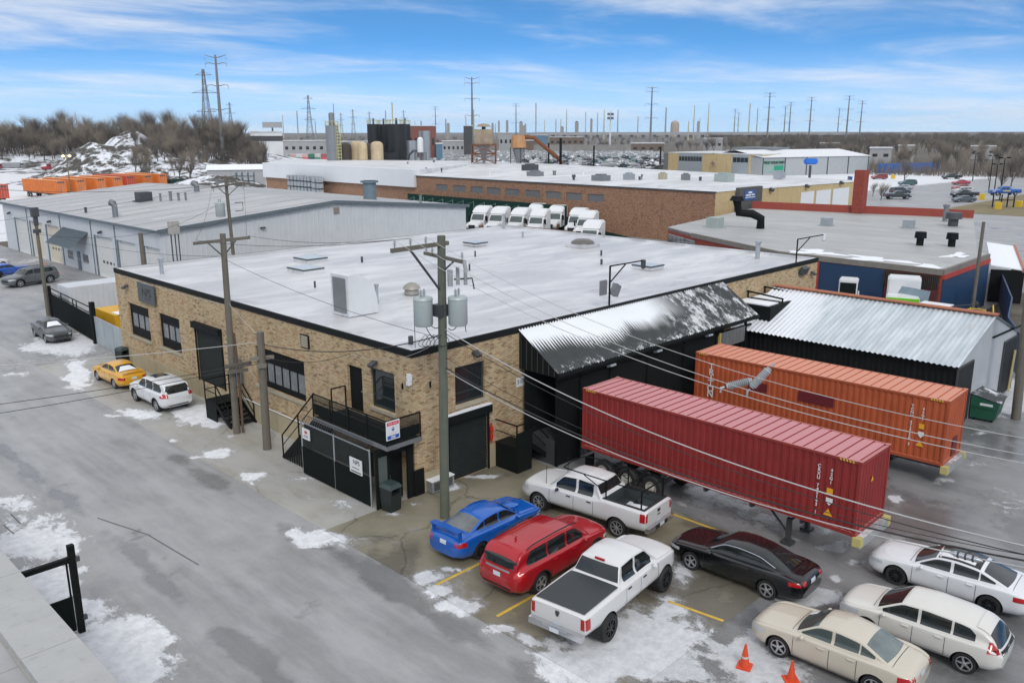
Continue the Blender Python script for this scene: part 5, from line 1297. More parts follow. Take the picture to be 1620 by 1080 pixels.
# ================================================================== VEHICLES
def car_paint(name, c, dirt=.35, metal=.0, rough=.28, flake=0.):
    if name in MATS: return MATS[name]
    b = NB(name); o = b.coord('Object'); sp = b.node('ShaderNodeSeparateXYZ'); b.link(o, sp.inputs[0])
    n = b.noise(o, 3.5, 6, .65)
    f = b.math('MULTIPLY', b.ss(b.math('ADD', sp.outputs[2], b.math('MULTIPLY_ADD', n, .7, -.35)), .78, .12), dirt)
    f = b.math('ADD', f, b.math('MULTIPLY', b.ss(b.noise(o, 1.4, 5, .6), .5, .8), dirt*.22), clamp=True)
    base = b.mix(f, c, (.27, .26, .24))
    b.p.inputs['Coat Weight'].default_value = .55; b.p.inputs['Coat Roughness'].default_value = .08
    MATS[name] = b.fin(base, b.math('MULTIPLY_ADD', f, .5, rough, clamp=True), metal); return MATS[name]
def mk_glass(name, c, r):
    b = NB(name); b.p.inputs['Specular IOR Level'].default_value = .75
    return b.fin(b.mix(b.noise(b.coord('Object'), 2.2, 4), tuple(x*.5 for x in c), tuple(x*1.6 for x in c)), r)
m_cglass = mk_glass('tinted_car_glass', (.012, .017, .018), .05)
m_cglass2 = mk_glass('clear_car_glass', (.055, .075, .072), .06)
m_trimk = mat('black_car_trim', (.016, .016, .017), .5, var=.2, scale=5)
m_tail = NB('tail_lamp_red'); m_tail.p.inputs['Coat Weight'].default_value = .6; m_tail = m_tail.fin((.42, .008, .01), .2)
m_head = NB('head_lamp_clear'); m_head.p.inputs['Coat Weight'].default_value = .6; m_head = m_head.fin((.50, .52, .54), .15)
m_amber = flat('amber_lamp', (.55, .13, .02), .3)
m_chrome = mat('bright_trim', (.62, .63, .65), .2, .9, var=.05)
m_plate = flat('licence_plate', (.62, .68, .74), .4)
m_alloy = mat('silver_alloy', (.50, .51, .53), .32, .7, var=.12, scale=6); m_balloy = mat('black_alloy', (.025, .026, .028), .35, .4, var=.15)
WHEELS = {}
def wheel_pair(r, spokes, alloy, tw=.21):
    k = (round(r, 3), spokes, alloy.name, tw)
    if k in WHEELS: return WHEELS[k]
    q = MB(); ri = r*.68
    q.lathe([(ri*.97, -tw/2), (r*.93, -tw/2), (r, -tw*.3), (r, tw*.3), (r*.93, tw/2), (ri, tw/2*.96), (ri*.98, tw*.05), (.01, tw*.02)], n=28, axis='y')
    t_ = q.mesh('wheel', m_tyre, True)
    q = MB(); y0 = tw*.5
    q.lathe([(ri*.99, tw*.3), (ri*1.0, y0), (ri*.90, y0+.004), (ri*.89, tw*.3)], n=28, axis='y'); q.lathe([(r*.15, y0-.05), (r*.15, y0-.005), (r*.1, y0+.006), (.001, y0+.006)], n=14, axis='y')
    for i in range(spokes):
        a = 2*math.pi*i/spokes; wd = min(.055, .9*ri/spokes)
        ca, sa = math.cos(a), math.sin(a)
        V = []
        for rr, hw, yy in ((r*.12, wd*.75, y0-.004), (ri*.93, wd*.55, y0-.012)):
            for s_ in (-1, 1):
                for dy in (0, -.03): V.append((rr*ca-s_*hw*sa, yy+dy, rr*sa+s_*hw*ca))
        q.add(V, [(0, 4, 6, 2), (1, 3, 7, 5), (0, 1, 5, 4), (2, 6, 7, 3), (4, 5, 7, 6)])
    WHEELS[k] = (t_, q.mesh('rim', alloy, 25)); return WHEELS[k]
def smooth_curve(keys, Ln, sig=.022):
    ks = np.array(keys, float); S = np.linspace(-.15, 1.15, 521)
    v = np.interp(S, ks[:, 0], ks[:, 1])
    # linear extension at the ends so smoothing does not pull them in
    k0 = (ks[1, 1]-ks[0, 1])/(ks[1, 0]-ks[0, 0]); k1 = (ks[-1, 1]-ks[-2, 1])/(ks[-1, 0]-ks[-2, 0])
    v = np.where(S < 0, ks[0, 1]+k0*S, v); v = np.where(S > 1, ks[-1, 1]+k1*(S-1), v)
    x = np.arange(-30, 31)*(S[1]-S[0]); g = np.exp(-.5*(x/sig)**2); g /= g.sum()
    vs = np.convolve(v, g, 'same')
    return lambda s: np.interp(np.asarray(s)/Ln, S, vs)
def chaikin(P, it):
    for _ in range(it):
        Q = [P[0]]
        for a, b_ in zip(P[:-1], P[1:]): Q += [(.75*a[0]+.25*b_[0], .75*a[1]+.25*b_[1]), (.25*a[0]+.75*b_[0], .25*a[1]+.75*b_[1])]
        Q.append(P[-1]); P = Q
    return P
class Car:
    def __init__(s, name, label, cat, sp, paint, group=None, lod=0):
        s.sp = sp; s.L, s.W, s.H = sp['L'], sp['W'], sp['H']; L_ = s.L; s.lod = lod; s.paint = paint
        s.t = thing(name, label, cat, (0, 0, 0), 0, group)
        hw = s.W/2
        sg = sp.get('sig', .02)
        s.zt = smooth_curve(sp['zt'], L_, sg); s.zb = smooth_curve(sp['zb'], L_, .025); s.zs = smooth_curve(sp['zs'], L_, .015)
        s.wb = smooth_curve([(a, b_*hw) for a, b_ in sp['wb']], L_, .02); s.wt = smooth_curve([(a, b_*hw) for a, b_ in sp['wt']], L_, sg)
        s.crown = smooth_curve(sp['cr'], L_, .02)
        n = 84 if lod == 0 else 34
        u = np.linspace(0, 1, n); st = L_*(.55*u+.45*(.5-.5*np.cos(math.pi*u)))
        it = 2 if lod == 0 else 1
        rings = [s.ring(x, it) for x in st]
        m = len(rings[0]); V = []; F = []
        for x, rg in zip(st, rings):
            full = [(y, z) for y, z in rg]+[(-y, z) for y, z in reversed(rg[1:-1])]
            V += [(L_/2-x, y, z) for y, z in full]
        k = 2*m-2
        for i in range(n-1):
            for j in range(k): F.append((i*k+j, (i+1)*k+j, (i+1)*k+(j+1) % k, i*k+(j+1) % k))
        V = np.array(V)
        # flatten-cap both ends
        for i, sgn in ((0, 1), (n-1, -1)):
            c = V[i*k:(i+1)*k].mean(0); V = np.vstack([V, c]); ci = len(V)-1
            for j in range(k):
                a, b_ = i*k+j, i*k+(j+1) % k; F.append((a, b_, ci) if sgn > 0 else (b_, a, ci))
        F2 = F
        s.bvh = BVHTree.FromPolygons([tuple(p) for p in V], F)
        # wheel arches
        ax = [L_/2-sp['fo'], L_/2-sp['fo']-sp['wb_']]; r = sp['r']; Ra = r*1.16
        s.ax = ax
        cen = np.array([V[list(f)].mean(0) for f in F])
        rem = np.zeros(len(F), bool)
        for a in ax:
            d = np.hypot(cen[:, 0]-a, cen[:, 2]-r); rem |= (d < Ra) & (np.abs(cen[:, 1]) > hw*.5)
        if sp.get('bed'):
            b0, b1 = L_/2-sp['bed'][1], L_/2-sp['bed'][0]
            rem |= (cen[:, 0] > b0) & (cen[:, 0] < b1) & (np.abs(cen[:, 1]) < hw*.80) & (cen[:, 2] > sp['bedz']-.12)
        keep = [f for f, r_ in zip(F, rem) if not r_]
        rv = {i for f, r_ in zip(F, rem) if r_ for i in f}; kv = {i for f in keep for i in f}
        for i in rv & kv:
            for a in ax:
                d = math.hypot(V[i][0]-a, V[i][2]-r)
                if abs(d-Ra) < .16 and abs(V[i][1]) > hw*.55 and V[i][2] < r+Ra+.05:
                    V[i][0] = a+(V[i][0]-a)*Ra/d; V[i][2] = r+(V[i][2]-r)*Ra/d
        q = MB(); q.add(V, keep); s.body = q.build('body', paint, s.t, smooth=50 if lod == 0 else 60, world=False)
        s.wellR = Ra
        for a in ax:
            for sd in (-1, 1):
                if lod == 0:
                    yo = s.side_y(a+Ra*.2, r+Ra*.9)-.012; q = MB()
                    P0, P1 = [], []
                    for i in range(15):
                        t_ = math.pi*(-.12+1.24*i/14); P0.append((a+(Ra-.002)*math.cos(t_), sd*yo, r+(Ra-.002)*math.sin(t_))); P1.append((a+(Ra-.002)*math.cos(t_), sd*.45*hw, r+(Ra-.002)*math.sin(t_)))
                    q.grid([P0, P1]); q.add([(p[0], sd*.45*hw, p[2]) for p in P1], [tuple(range(15))]); q.build('wheel_well', m_trimk, s.t, world=False, recalc=False)
                ty, rm = wheel_pair(r, sp.get('spokes', 5), sp.get('alloy', m_alloy), sp.get('tw', .22))
                o = bpy.data.objects.new('wheel', ty); col.objects.link(o); o.parent = s.t
                o.location = (a, sd*(hw-sp.get('tw', .22)/2-sp.get('win', .03)), r)
                if sd < 0: o.rotation_euler = (0, 0, math.pi)
                if lod < 2:
                    ro = bpy.data.objects.new('rim', rm); col.objects.link(ro); ro.parent = o
    def ring(s, x, it):
        L_ = s.L; d0, d1 = x, L_-x; rf, rr = s.sp.get('rf', .5), s.sp.get('rr', .4)
        e = 1.
        if d0 < rf: e -= s.sp.get('ef', .2)*(1-d0/rf)**2.3
        if d1 < rr: e -= s.sp.get('er', .15)*(1-d1/rr)**2.3
        zs, zb, zt = float(s.zs(x)), float(s.zb(x)), float(s.zt(x)); wb = float(s.wb(x))*e; wt = min(float(s.wt(x))*e, wb-.015); cr = float(s.crown(x))
        zb = min(zb, zt-.03)
        ze = max(zt-cr, zb+.012)
        wl = wb-.05; zm = zs+(zb-zs)*.52; wm = wb+.028*e
        P = [(0, zs), (wl-.14, zs), (wl-.01, zs+.07), (wm-.004, zs+(zb-zs)*.30), (wm, zs+(zb-zs)*.62), (wb+.012, zb-.05), (wb-.012, zb), (wt+(wb-wt)*.08, zb+(ze-zb)*.10), (wt+.02, ze-.035), (wt-.07, ze+.01), (wt*.5, zt-.18*cr), (0, zt)]
        return chaikin(P, it)
    def side_y(s, x, z):
        h = s.bvh.ray_cast(Vector((x, 3, z)), Vector((0, -1, 0)))
        return h[0].y if h[0] is not None else s.W/2
    def P(s, mode, a, b_, off):
        o, d = {'L': (Vector((a, 3, b_)), Vector((0, -1, 0))), 'R': (Vector((a, -3, b_)), Vector((0, 1, 0))), 'T': (Vector((a, b_, 4)), Vector((0, 0, -1))), 'F': (Vector((6, a, b_)), Vector((-1, 0, 0))), 'B': (Vector((-6, a, b_)), Vector((1, 0, 0)))}[mode]
        h = s.bvh.ray_cast(o, d)
        if h[0] is None:
            h = s.bvh.find_nearest(o+d*(3-s.W/2*.8) if mode in 'LR' else (o+d*(6-s.L/2) if mode in 'FB' else o+d*3))
        return h[0]-d*off
    def patch(s, q, mode, rows, off=.006):
        q.grid([[s.P(mode, a, b_, off) for a, b_ in r] for r in rows]); return q
    def strip(s, q, mode, p0, p1, w_, off=.005, n=10):
        """thin line between two points"""
        dx, dz = p1[0]-p0[0], p1[1]-p0[1]; l_ = math.hypot(dx, dz); nx, nz = -dz/l_*w_/2, dx/l_*w_/2
        rows = [[(p0[0]+dx*i/n+nx*k, p0[1]+dz*i/n+nz*k) for i in range(n+1)] for k in (-1, 1)]
        return s.patch(q, mode, rows, off)
    def rect(s, q, mode, a0, a1, b0, b1, off=.006, na=4, nb=3):
        return s.patch(q, mode, [[(a0+(a1-a0)*i/na, b0+(b1-b0)*j/nb) for i in range(na+1)] for j in range(nb+1)], off)
    def glass(s):
        sp = s.sp; L_ = s.L; X = lambda st: L_/2-st*L_
        n = 10 if s.lod == 0 else 4
        c0, c1 = sp['ws']       # windshield base / top (fraction of length)
        rows = []
        for j in range(n+1):
            f = j/n; st = (c0+.012+(c1-c0-.02)*f)*L_; hwd = float(s.wt(st))-.045
            rows.append([(L_/2-st-.10*(1-f*.6)*(1-(2*i/n-1)**2)*-1*0-(.07*(2*i/n-1)**2)*(1-f), hwd*(2*i/n-1)) for i in range(n+1)])
        gm = sp.get('glass', m_cglass)
        s.patch(MB(), 'T', rows, .006).build('windshield', sp.get('wsglass', gm), s.t, smooth='all', world=False, recalc=False)
        if 'rw' in sp:
            r0, r1 = sp['rw']; rows = []
            for j in range(n+1):
                f = j/n; st = (r0+.012+(r1-r0-.02)*f)*L_; hwd = float(s.wt(st))-.05-.02*(1-f)
                rows.append([(L_/2-st+(.06*(2*i/n-1)**2)*f, hwd*(2*i/n-1)) for i in range(n+1)])
            s.patch(MB(), 'T', rows, .006).build('rear_window', sp.get('rwglass', gm), s.t, smooth='all', world=False, recalc=False)
        if 'rwz' in sp:          # near-vertical rear glass (y,z)
            z0, z1, w0, w1 = sp['rwz']
            rows = [[((w0+(w1-w0)*j/n)*(2*i/n-1), z0+(z1-z0)*j/n) for i in range(n+1)] for j in range(n+1)]
            s.patch(MB(), 'B', rows, .006).build('rear_window', sp.get('rwglass', gm), s.t, smooth='all', world=False, recalc=False)
        for sd in 'LR':
            for k, (a, b_) in enumerate(sp['sw']):
                cols = []
                for i in range(n+1):
                    f = a+(b_-a)*i/n; st = f*L_; zb = float(s.zb(st))+.035; zt_ = float(s.zt(st))-float(s.crown(st))-.055
                    if 'swe' in sp: zt_ = min(zt_, zb+.02+max(0, (sp['swe']-f))*L_*sp.get('swk', .9))
                    if 'sws' in sp: zt_ = min(zt_, zb+.02+max(0, (f-sp['sws']))*L_*sp.get('swsk', .75))
                    cols.append((L_/2-st, zb, max(zt_, zb+.015)))
                m_ = 6 if s.lod == 0 else 2
                rows = [[(x, zb+(zt_-zb)*j/m_) for x, zb, zt_ in cols] for j in range(m_+1)]
                s.patch(MB(), sd, rows, .005).build('side_window', gm, s.t, smooth='all', world=False, recalc=False)
    def lights(s):
        sp = s.sp; hw = s.W/2; L_ = s.L
        z0, z1, yi, ln = sp['head']
        for sd in (1, -1):
            q = MB(); s.rect(q, 'F', sd*yi*hw, sd*.90*hw, z0, z1, .008, 5, 2); s.rect(q, 'L' if sd > 0 else 'R', L_/2-.13, L_/2-.13-ln, z0+.03, z1+.02, .008, 4, 2); q.build('headlight', m_head, s.t, smooth='all', world=False, recalc=False)
            z2, z3, yj, l2 = sp['tail']
            q = MB(); s.rect(q, 'B', sd*yj*hw, sd*sp.get('tlo', .93)*hw, z2, z3, .008, 4, 3); s.rect(q, 'L' if sd > 0 else 'R', -L_/2+sp.get('tls', .07), -L_/2+.07+l2, z2, z3, .008, 4, 3); q.build('taillight', m_tail, s.t, smooth='all', world=False, recalc=False)
    def details(s):
        sp = s.sp; hw = s.W/2; L_ = s.L
        # grille, plate, lower trims
        g0, g1, gw = sp['grille']; s.rect(MB(), 'F', -gw*hw, gw*hw, g0, g1, .006, 8, 3).build('grille', m_trimk, s.t, smooth='all', world=False, recalc=False)
        s.rect(MB(), 'F', -.6*hw, .6*hw, .26, .38, .006, 8, 2).build('air_intake', m_trimk, s.t, smooth='all', world=False, recalc=False)
        z = sp.get('plz', .8); s.rect(MB(), 'B', -.155, .155, z-.08, z+.08, .015, 3, 2).build('licence_plate', m_plate, s.t, world=False, recalc=False)
        q = MB()
        for sd in 'LR':
            for f in sp['seam']:
                st = f*L_; s.strip(q, sd, (L_/2-st, float(s.zs(st))+.12), (L_/2-st, float(s.zb(st))), .014)
            a, b_ = sp['seam'][0]*L_, sp['seam'][-1]*L_; s.strip(q, sd, (L_/2-a, float(s.zs(a))+.13), (L_/2-b_, float(s.zs(b_))+.13), .012)
        if 'cutline' in sp:
            for f in sp['cutline']: s.strip(q, 'T', (L_/2-f*L_, -.72*hw), (L_/2-f*L_, .72*hw), .016)
        q.build('panel_gap', m_trimk, s.t, world=False, recalc=False).__setitem__('kind', 'stuff')
        for sd in 'LR':
            for f in sp['hdl']:
                st = f*L_; z = float(s.zb(st))-.11; q = MB(); x = L_/2-st
                y = s.P(sd, x, z, 0).y; q.cbox((x, y+(.015 if sd == 'L' else -.015), z), (.19, .035, .032)); q.build('door_handle', sp.get('hmat', s.paint), s.t, world=False)
            mx = L_/2-(sp['ws'][0]+.085)*L_; mz = float(s.zb(sp['ws'][0]*L_+.4))+.10; my = s.P(sd, mx, mz-.1, 0).y; sg = 1 if sd == 'L' else -1
            q = MB(); blob(q, (mx, my+sg*.12, mz-.05), (.06, .10, .07)); q.bar((mx, my-sg*.02, mz-.11), (mx, my+sg*.08, mz-.09), .045); q.build('mirror', sp.get('mmat', s.paint), s.t, smooth=True, world=False)
        if sp.get('clad'):
            for sd in 'LR':
                q = MB(); x0, x1 = s.ax[0]-s.wellR-.02, s.ax[1]+s.wellR+.02
                s.patch(q, sd, [[(x0+(x1-x0)*i/8, z) for i in range(9)] for z in (.25, .34, .40)], .008); q.build('sill_cladding', m_trimk, s.t, smooth='all', world=False, recalc=False)
                for a in s.ax:
                    q = MB(); R0, R1 = s.wellR-.004, s.wellR+.055; r = sp['r']
                    rows = [[(a+Rr*math.cos(math.pi*(-.06+1.12*i/16)), r+Rr*math.sin(math.pi*(-.06+1.12*i/16))) for i in range(17)] for Rr in (R0, R1)]
                    s.patch(q, sd, rows, .008); q.build('arch_cladding', m_trimk, s.t, smooth='all', world=False, recalc=False)
            s.rect(MB(), 'B', -.86*hw, .86*hw, .30, sp['clad'], .008, 10, 3).build('bumper_cladding', m_trimk, s.t, smooth='all', world=False, recalc=False)
        if sp.get('bright'):
            q = MB()
            for sd in 'LR':
                a, b_ = sp['sw'][0][0], sp['sw'][-1][1]; n = 24; pts = []
                for i in range(n+1):
                    f = a+(b_-a)*i/n; st = f*L_; zb = float(s.zb(st))+.03; zt_ = float(s.zt(st))-float(s.crown(st))-.05
                    if 'swe' in sp: zt_ = min(zt_, zb+.02+max(0, (sp['swe']-f))*L_*sp.get('swk', .9))
                    if 'sws' in sp: zt_ = min(zt_, zb+.02+max(0, (f-sp['sws']))*L_*sp.get('swsk', .75))
                    pts.append((L_/2-st, max(zt_, zb)))
                for p0, p1 in zip(pts[:-1], pts[1:]): s.strip(q, sd, p0, p1, .022, .009, 1)
            q.build('window_trim', m_chrome, s.t, world=False, recalc=False).__setitem__('kind', 'stuff')
    def place(s, mx, my, head):
        """mx,my: midpoint between the axles; head: direction of the nose in degrees"""
        a = R(head); off = s.L/2-s.sp['fo']-s.sp['wb_']/2
        s.t.location = (mx-off*math.cos(a), my-off*math.sin(a), 0); s.t.rotation_euler = (0, 0, a); return s
def blob(q, c, r, n=10, m=7):
    P = []
    for j in range(m+1):
        t_ = math.pi*j/m; P.append([(c[0]+r[0]*math.sin(t_)*math.cos(2*math.pi*i/n), c[1]+r[1]*math.sin(t_)*math.sin(2*math.pi*i/n), c[2]+r[2]*math.cos(t_)) for i in range(n+1)])
    return q.grid(P)
def sedan(L_, W_2, H_, wb_, fo, r, c0=.275, c1=.43, r0=.70, r1=.865, deck=None, hood=None, **k):
    deck = deck or H_*.715; hood = hood or H_*.66
    d = dict(L=L_, W=W_2, H=H_, wb_=wb_, fo=fo, r=r, ws=(c0, c1), rw=(r0, r1),
      zt=[(0, .50*H_), (.012, .555*H_), (.05, .60*H_), (c0-.02, hood), (c0, hood+.015), (c1, .965*H_), (c1+.12, H_), (r0-.02, .965*H_), (r1, deck), (.965, deck-.015), (.99, deck-.06), (1, deck-.16)],
      zb=[(0, .46*H_), (.05, .565*H_), (c0, .635*H_), (.6, .665*H_), (.87, .69*H_), (1, .62*H_)],
      zs=[(0, .25), (.05, .19), (.15, .17), (.85, .18), (.95, .24), (1, .33)],
      wb=[(0, .88), (.06, .955), (.2, .975), (.5, .985), (.8, .975), (.95, .93), (1, .88)],
      wt=[(0, .74), (.1, .80), (c0, .81), (c1, .675), (.56, .68), (r0, .655), (r1, .75), (1, .75)],
      cr=[(0, .06), (c0, .075), (c1, .07), (r0, .075), (r1, .04), (1, .05)],
      sw=[(c0+.06, .515), (.535, .68), (.69, .775)], swe=.80, swk=.95, sws=c0+.035, swsk=.75, head=(.60, .72, .58, .38), tail=(.72, .90, .60, .32), grille=(.42, .60, .55), seam=(.30, .525, .69), hdl=(.475, .655), plz=.80, cutline=(c0-.005, r1+.01))
    d.update(k); return d
def suv(L_, W_2, H_, wb_, fo, r, c0=.255, c1=.385, **k):
    d = dict(L=L_, W=W_2, H=H_, wb_=wb_, fo=fo, r=r, ws=(c0, c1), rwz=(H_*.655, H_*.90, .80*W_2/2, .60*W_2/2), sig=.014,
      zt=[(0, .52*H_), (.012, .57*H_), (.045, .61*H_), (c0-.02, .665*H_), (c0, .675*H_), (c1, .965*H_), (.55, H_), (.80, .985*H_), (.925, .955*H_), (.955, .88*H_), (.985, .66*H_), (1, .56*H_)],
      zb=[(0, .47*H_), (.05, .56*H_), (c0, .615*H_), (.6, .635*H_), (.93, .655*H_), (1, .53*H_)],
      zs=[(0, .30), (.05, .25), (.15, .23), (.85, .24), (.95, .30), (1, .40)],
      wb=[(0, .88), (.06, .955), (.2, .98), (.8, .985), (.95, .95), (1, .91)],
      wt=[(0, .76), (.1, .82), (c0, .84), (c1, .755), (.56, .77), (.9, .735), (.955, .75), (1, .80)],
      cr=[(0, .06), (c0, .07), (c1, .06), (.9, .06), (1, .05)],
      sw=[(c0+.055, .475), (.495, .675), (.69, .885)], swe=.90, swk=1.6, sws=c0+.03, swsk=.85, head=(.72, .86, .58, .4), tail=(.84, 1.08, .70, .26), grille=(.52, .74, .55), seam=(.28, .485, .68), hdl=(.44, .64), plz=.88, clad=.50, cutline=(c0-.005,))
    d.update(k); return d
def pickup(L_, W_2, H_, wb_, fo, r, cab, bedrail, **k):
    """cab = fractions (cowl, roof front, roof rear, cab back)"""
    c0, c1, c2, c3 = cab
    d = dict(L=L_, W=W_2, H=H_, wb_=wb_, fo=fo, r=r, ws=(c0, c1), sig=.007,
      zt=[(0, .50*H_), (.01, .57*H_), (.035, .62*H_), (c0-.02, .665*H_), (c0, .675*H_), (c1, .965*H_), ((c1+c2)/2, H_), (c2, .975*H_), (c3-.004, bedrail+.12), (c3+.008, bedrail), (.992, bedrail), (1, bedrail-.05)],
      zb=[(0, .45*H_), (.035, .575*H_), (c0, .63*H_), (c3-.01, .65*H_), (c3+.02, bedrail-.035), (1, bedrail-.06)],
      zs=[(0, .42), (.05, .38), (.12, .42), (.85, .46), (.95, .5), (1, .52)],
      wb=[(0, .90), (.05, .965), (.2, .985), (.8, .985), (.97, .97), (1, .955)],
      wt=[(0, .80), (.05, .86), (c0, .84), (c1, .70), (c2, .69), (c3-.005, .80), (c3+.02, .93), (1, .90)],
      cr=[(0, .07), (c0, .07), (c1, .06), (c2, .06), (c3, .03), (c3+.03, .012), (1, .012)],
      rf=.6, ef=.16, rr=.2, er=.03, sw=[(c0+.05, (c0+c2)/2+.025), ((c0+c2)/2+.045, c2-.015)], sws=c0+.025, swsk=1.0, head=(.80, .98, .62, .35), tail=(.82, 1.12, .80, .16), grille=(.55, .92, .60), seam=(c0+.015, (c0+c2)/2+.035, c2+.012), hdl=((c0+c2)/2-.005, c2-.02), plz=.70, cutline=(c0-.005,), win=.02, tw=.27, tlo=.965, tls=.015)
    d.update(k); return d
def finish(c, lod=0):
    c.glass(); c.lights()
    if lod == 0: c.details()
    return c
# ---- blue sports sedan with rear wing
wrx = finish(Car('parked_sedan', 'bright blue sports sedan with tall rear wing parked by the utility pole', 'car', sedan(4.58, 1.80, 1.47, 2.62, .93, .33, spokes=10, alloy=m_balloy, tail=(.74, .92, .62, .26), rwglass=mk_glass('dewy_rear_glass', (.12, .135, .14), .18)), car_paint('wr_blue', (.004, .10, .44), .10, 0., .2))).place(-.55, -5.0, 3)
hw = .9
q = MB(); q.bar((-2.12, -.72, 1.30), (-2.12, .72, 1.30), .26, .035); q.build('wing', wrx.paint, wrx.t, world=False)
for y in (-.66, .66): MB().bar((-2.1, y, .98), (-2.12, y, 1.30), .05, .16).build('wing_post', wrx.paint, wrx.t, world=False)
q = MB(); blob(q, (1.25, 0, 1.0), (.38, .34, .09)); q.build('hood_scoop', wrx.paint, wrx.t, smooth=True, world=False)
# ---- red suv
exp = finish(Car('parked_suv', 'metallic red three-row SUV with black roof rails between blue sedan and white pickup', 'car', suv(5.05, 2.0, 1.76, 3.02, .92, .385, wsglass=m_cglass), car_paint('rapid_red', (.42, .008, .016), .10, .2, .2))).place(-.58, -8.02, 3)
for y in (-.70, .70): MB().tube([(.75, y, 1.68), (.6, y, 1.745), (-.4, y, 1.775), (-1.6, y, 1.75), (-1.85, y, 1.68)], .022, 6).build('roof_rail', m_trimk, exp.t, smooth=True, world=False)
for k in range(7): q = MB(); exp.strip(q, 'T', (.7, -.42+.14*k), (-1.5, -.40+.133*k), .035, .008); q.build('roof_rib', exp.paint, exp.t, world=False, recalc=False)
q = MB(); exp.rect(q, 'B', -.52, .52, 1.03, 1.09, .012, 8, 1); q.build('bright_bar', m_chrome, exp.t, smooth='all', world=False, recalc=False)
q = MB(); exp.rect(q, 'T', -2.02, -2.34, -.66, .66, .03, 4, 8); q.build('roof_spoiler', exp.paint, exp.t, smooth='all', world=False, recalc=False)
q = MB(); blob(q, (-1.6, 0, 1.79), (.07, .03, .06)); q.build('antenna_fin', exp.paint, exp.t, smooth=True, world=False)
# ---- white pickup with tonneau
wp = car_paint('fleet_white', (.66, .66, .66), .30)
ram = finish(Car('parked_pickup', 'lifted white crew-cab pickup with black bed cover and off-road tyres', 'truck', pickup(5.82, 2.02, 2.0, 3.57, 1.0, .44, (.245, .345, .60, .645), 1.34, rwz=None, spokes=8, alloy=m_balloy, tw=.32, win=-.06, tail=(.92, 1.30, .82, .14), head=(.92, 1.12, .6, .3), plz=.78), wp)) if False else None
def pick(label, sp, paint):
    sp.pop('rwz', None); return Car('parked_pickup', label, 'truck', sp, paint)
def lift(sp, dz):
    for k in ('zt', 'zb', 'zs'): sp[k] = [(a, b_+dz) for a, b_ in sp[k]]
    for k in ('head', 'tail'): a = sp[k]; sp[k] = (a[0]+dz, a[1]+dz, a[2], a[3])
    a = sp['grille']; sp['grille'] = (a[0]+dz, a[1]+dz, a[2]); sp['plz'] += dz; return sp
ram = finish(pick('lifted white crew-cab pickup with black bed cover and off-road tyres', lift(pickup(5.82, 2.02, 1.86, 3.57, 1.0, .44, (.245, .345, .60, .64), 1.24, spokes=8, alloy=m_balloy, tw=.33, win=-.07, tail=(.80, 1.14, .80, .15), hmat=m_trimk), .12), wp)).place(-.92, -11.07, 7.2)
rw_y = ram.W/2
def back_glass(c, z0, z1, w0, w1, xg):
    """upright rear window of a cab: project from behind, starting just over the bed"""
    rows = []
    n = 8
    for j in range(n+1):
        r_ = []
        for i in range(n+1):
            y = (w0+(w1-w0)*j/n)*(2*i/n-1); z = z0+(z1-z0)*j/n
            h = c.bvh.ray_cast(Vector((xg, y, z)), Vector((1, 0, 0))); p = h[0] if h[0] is not None else Vector((xg+.4, y, z)); r_.append(p-Vector((.008, 0, 0)))
        rows.append(r_)
    MB().grid(rows).build('rear_window', m_cglass, c.t, smooth='all', world=False, recalc=False)
back_glass(ram, 1.44, 1.84, .78, .66, -1.35)
q = MB(); ram.rect(q, 'T', ram.L/2-.655*ram.L, -ram.L/2+.10, -.86, .86, .035, 8, 8); q.build('tonneau_cover', mat('black_vinyl_cover', (.035, .042, .046), .55, var=.25, scale=1.2, bump=.15), ram.t, smooth='all', world=False, recalc=False)
q = MB(); q.box(-ram.L/2-.16, -ram.L/2+.02, -.94, .94, .60, .80); q.box(-ram.L/2-.18, -ram.L/2-.02, -.45, .45, .62, .76); q.build('rear_bumper', m_chrome, ram.t, world=False)
MB().box(-ram.L/2-.185, -ram.L/2-.17, -.16, .16, .62, .76).build('licence_plate', m_plate, ram.t, world=False)
q = MB(); q.prism([(-.06, 1.24), (.06, 1.24), (.065, 1.17), (.03, 1.08), (0, 1.06), (-.03, 1.08), (-.065, 1.17)], 'x', -ram.L/2-.03, -ram.L/2-.005); q.build('tailgate_badge', m_dkgrey, ram.t, world=False)
q = MB(); q.cbox((-.60, 0, 1.93), (.05, .34, .06)); q.build('brake_light', m_tail, ram.t, world=False)
# ---- white pickup with ladder rack and open bed
sil = finish(pick('white crew-cab work pickup with black ladder rack and snow in its open bed', pickup(5.84, 2.03, 1.87, 3.65, .98, .40, (.245, .345, .60, .645), 1.34, spokes=8, tw=.26, bed=(.672*5.84, .975*5.84), bedz=1.34, hmat=m_trimk, mmat=m_trimk, tail=(.92, 1.26, .80, .15)), wp)).place(3.67, -6.43, 95.8)
back_glass(sil, 1.42, 1.72, .74, .66, -1.3)
Ls = sil.L; b0, b1 = Ls/2-.972*Ls, Ls/2-.668*Ls
q = MB(); q.quad((b0, -.79, .78), (b1, -.79, .78), (b1, .79, .78), (b0, .79, .78)); q.quad((b0, -.79, .78), (b1, -.79, .78), (b1, -.79, 1.33), (b0, -.79, 1.33)); q.quad((b0, .79, .78), (b1, .79, .78), (b1, .79, 1.33), (b0, .79, 1.33)); q.quad((b0, -.79, .78), (b0, .79, .78), (b0, .79, 1.33), (b0, -.79, 1.33)); q.quad((b1, -.79, .78), (b1, .79, .78), (b1, .79, 1.33), (b1, -.79, 1.33))
for x in (-1.05, -2.0):
    for y in (-.79, .55): q.box(x-.45*(x < -1.5)-.1, x+.3, y, y+.24, .78, 1.0) if x < -1.9 else None
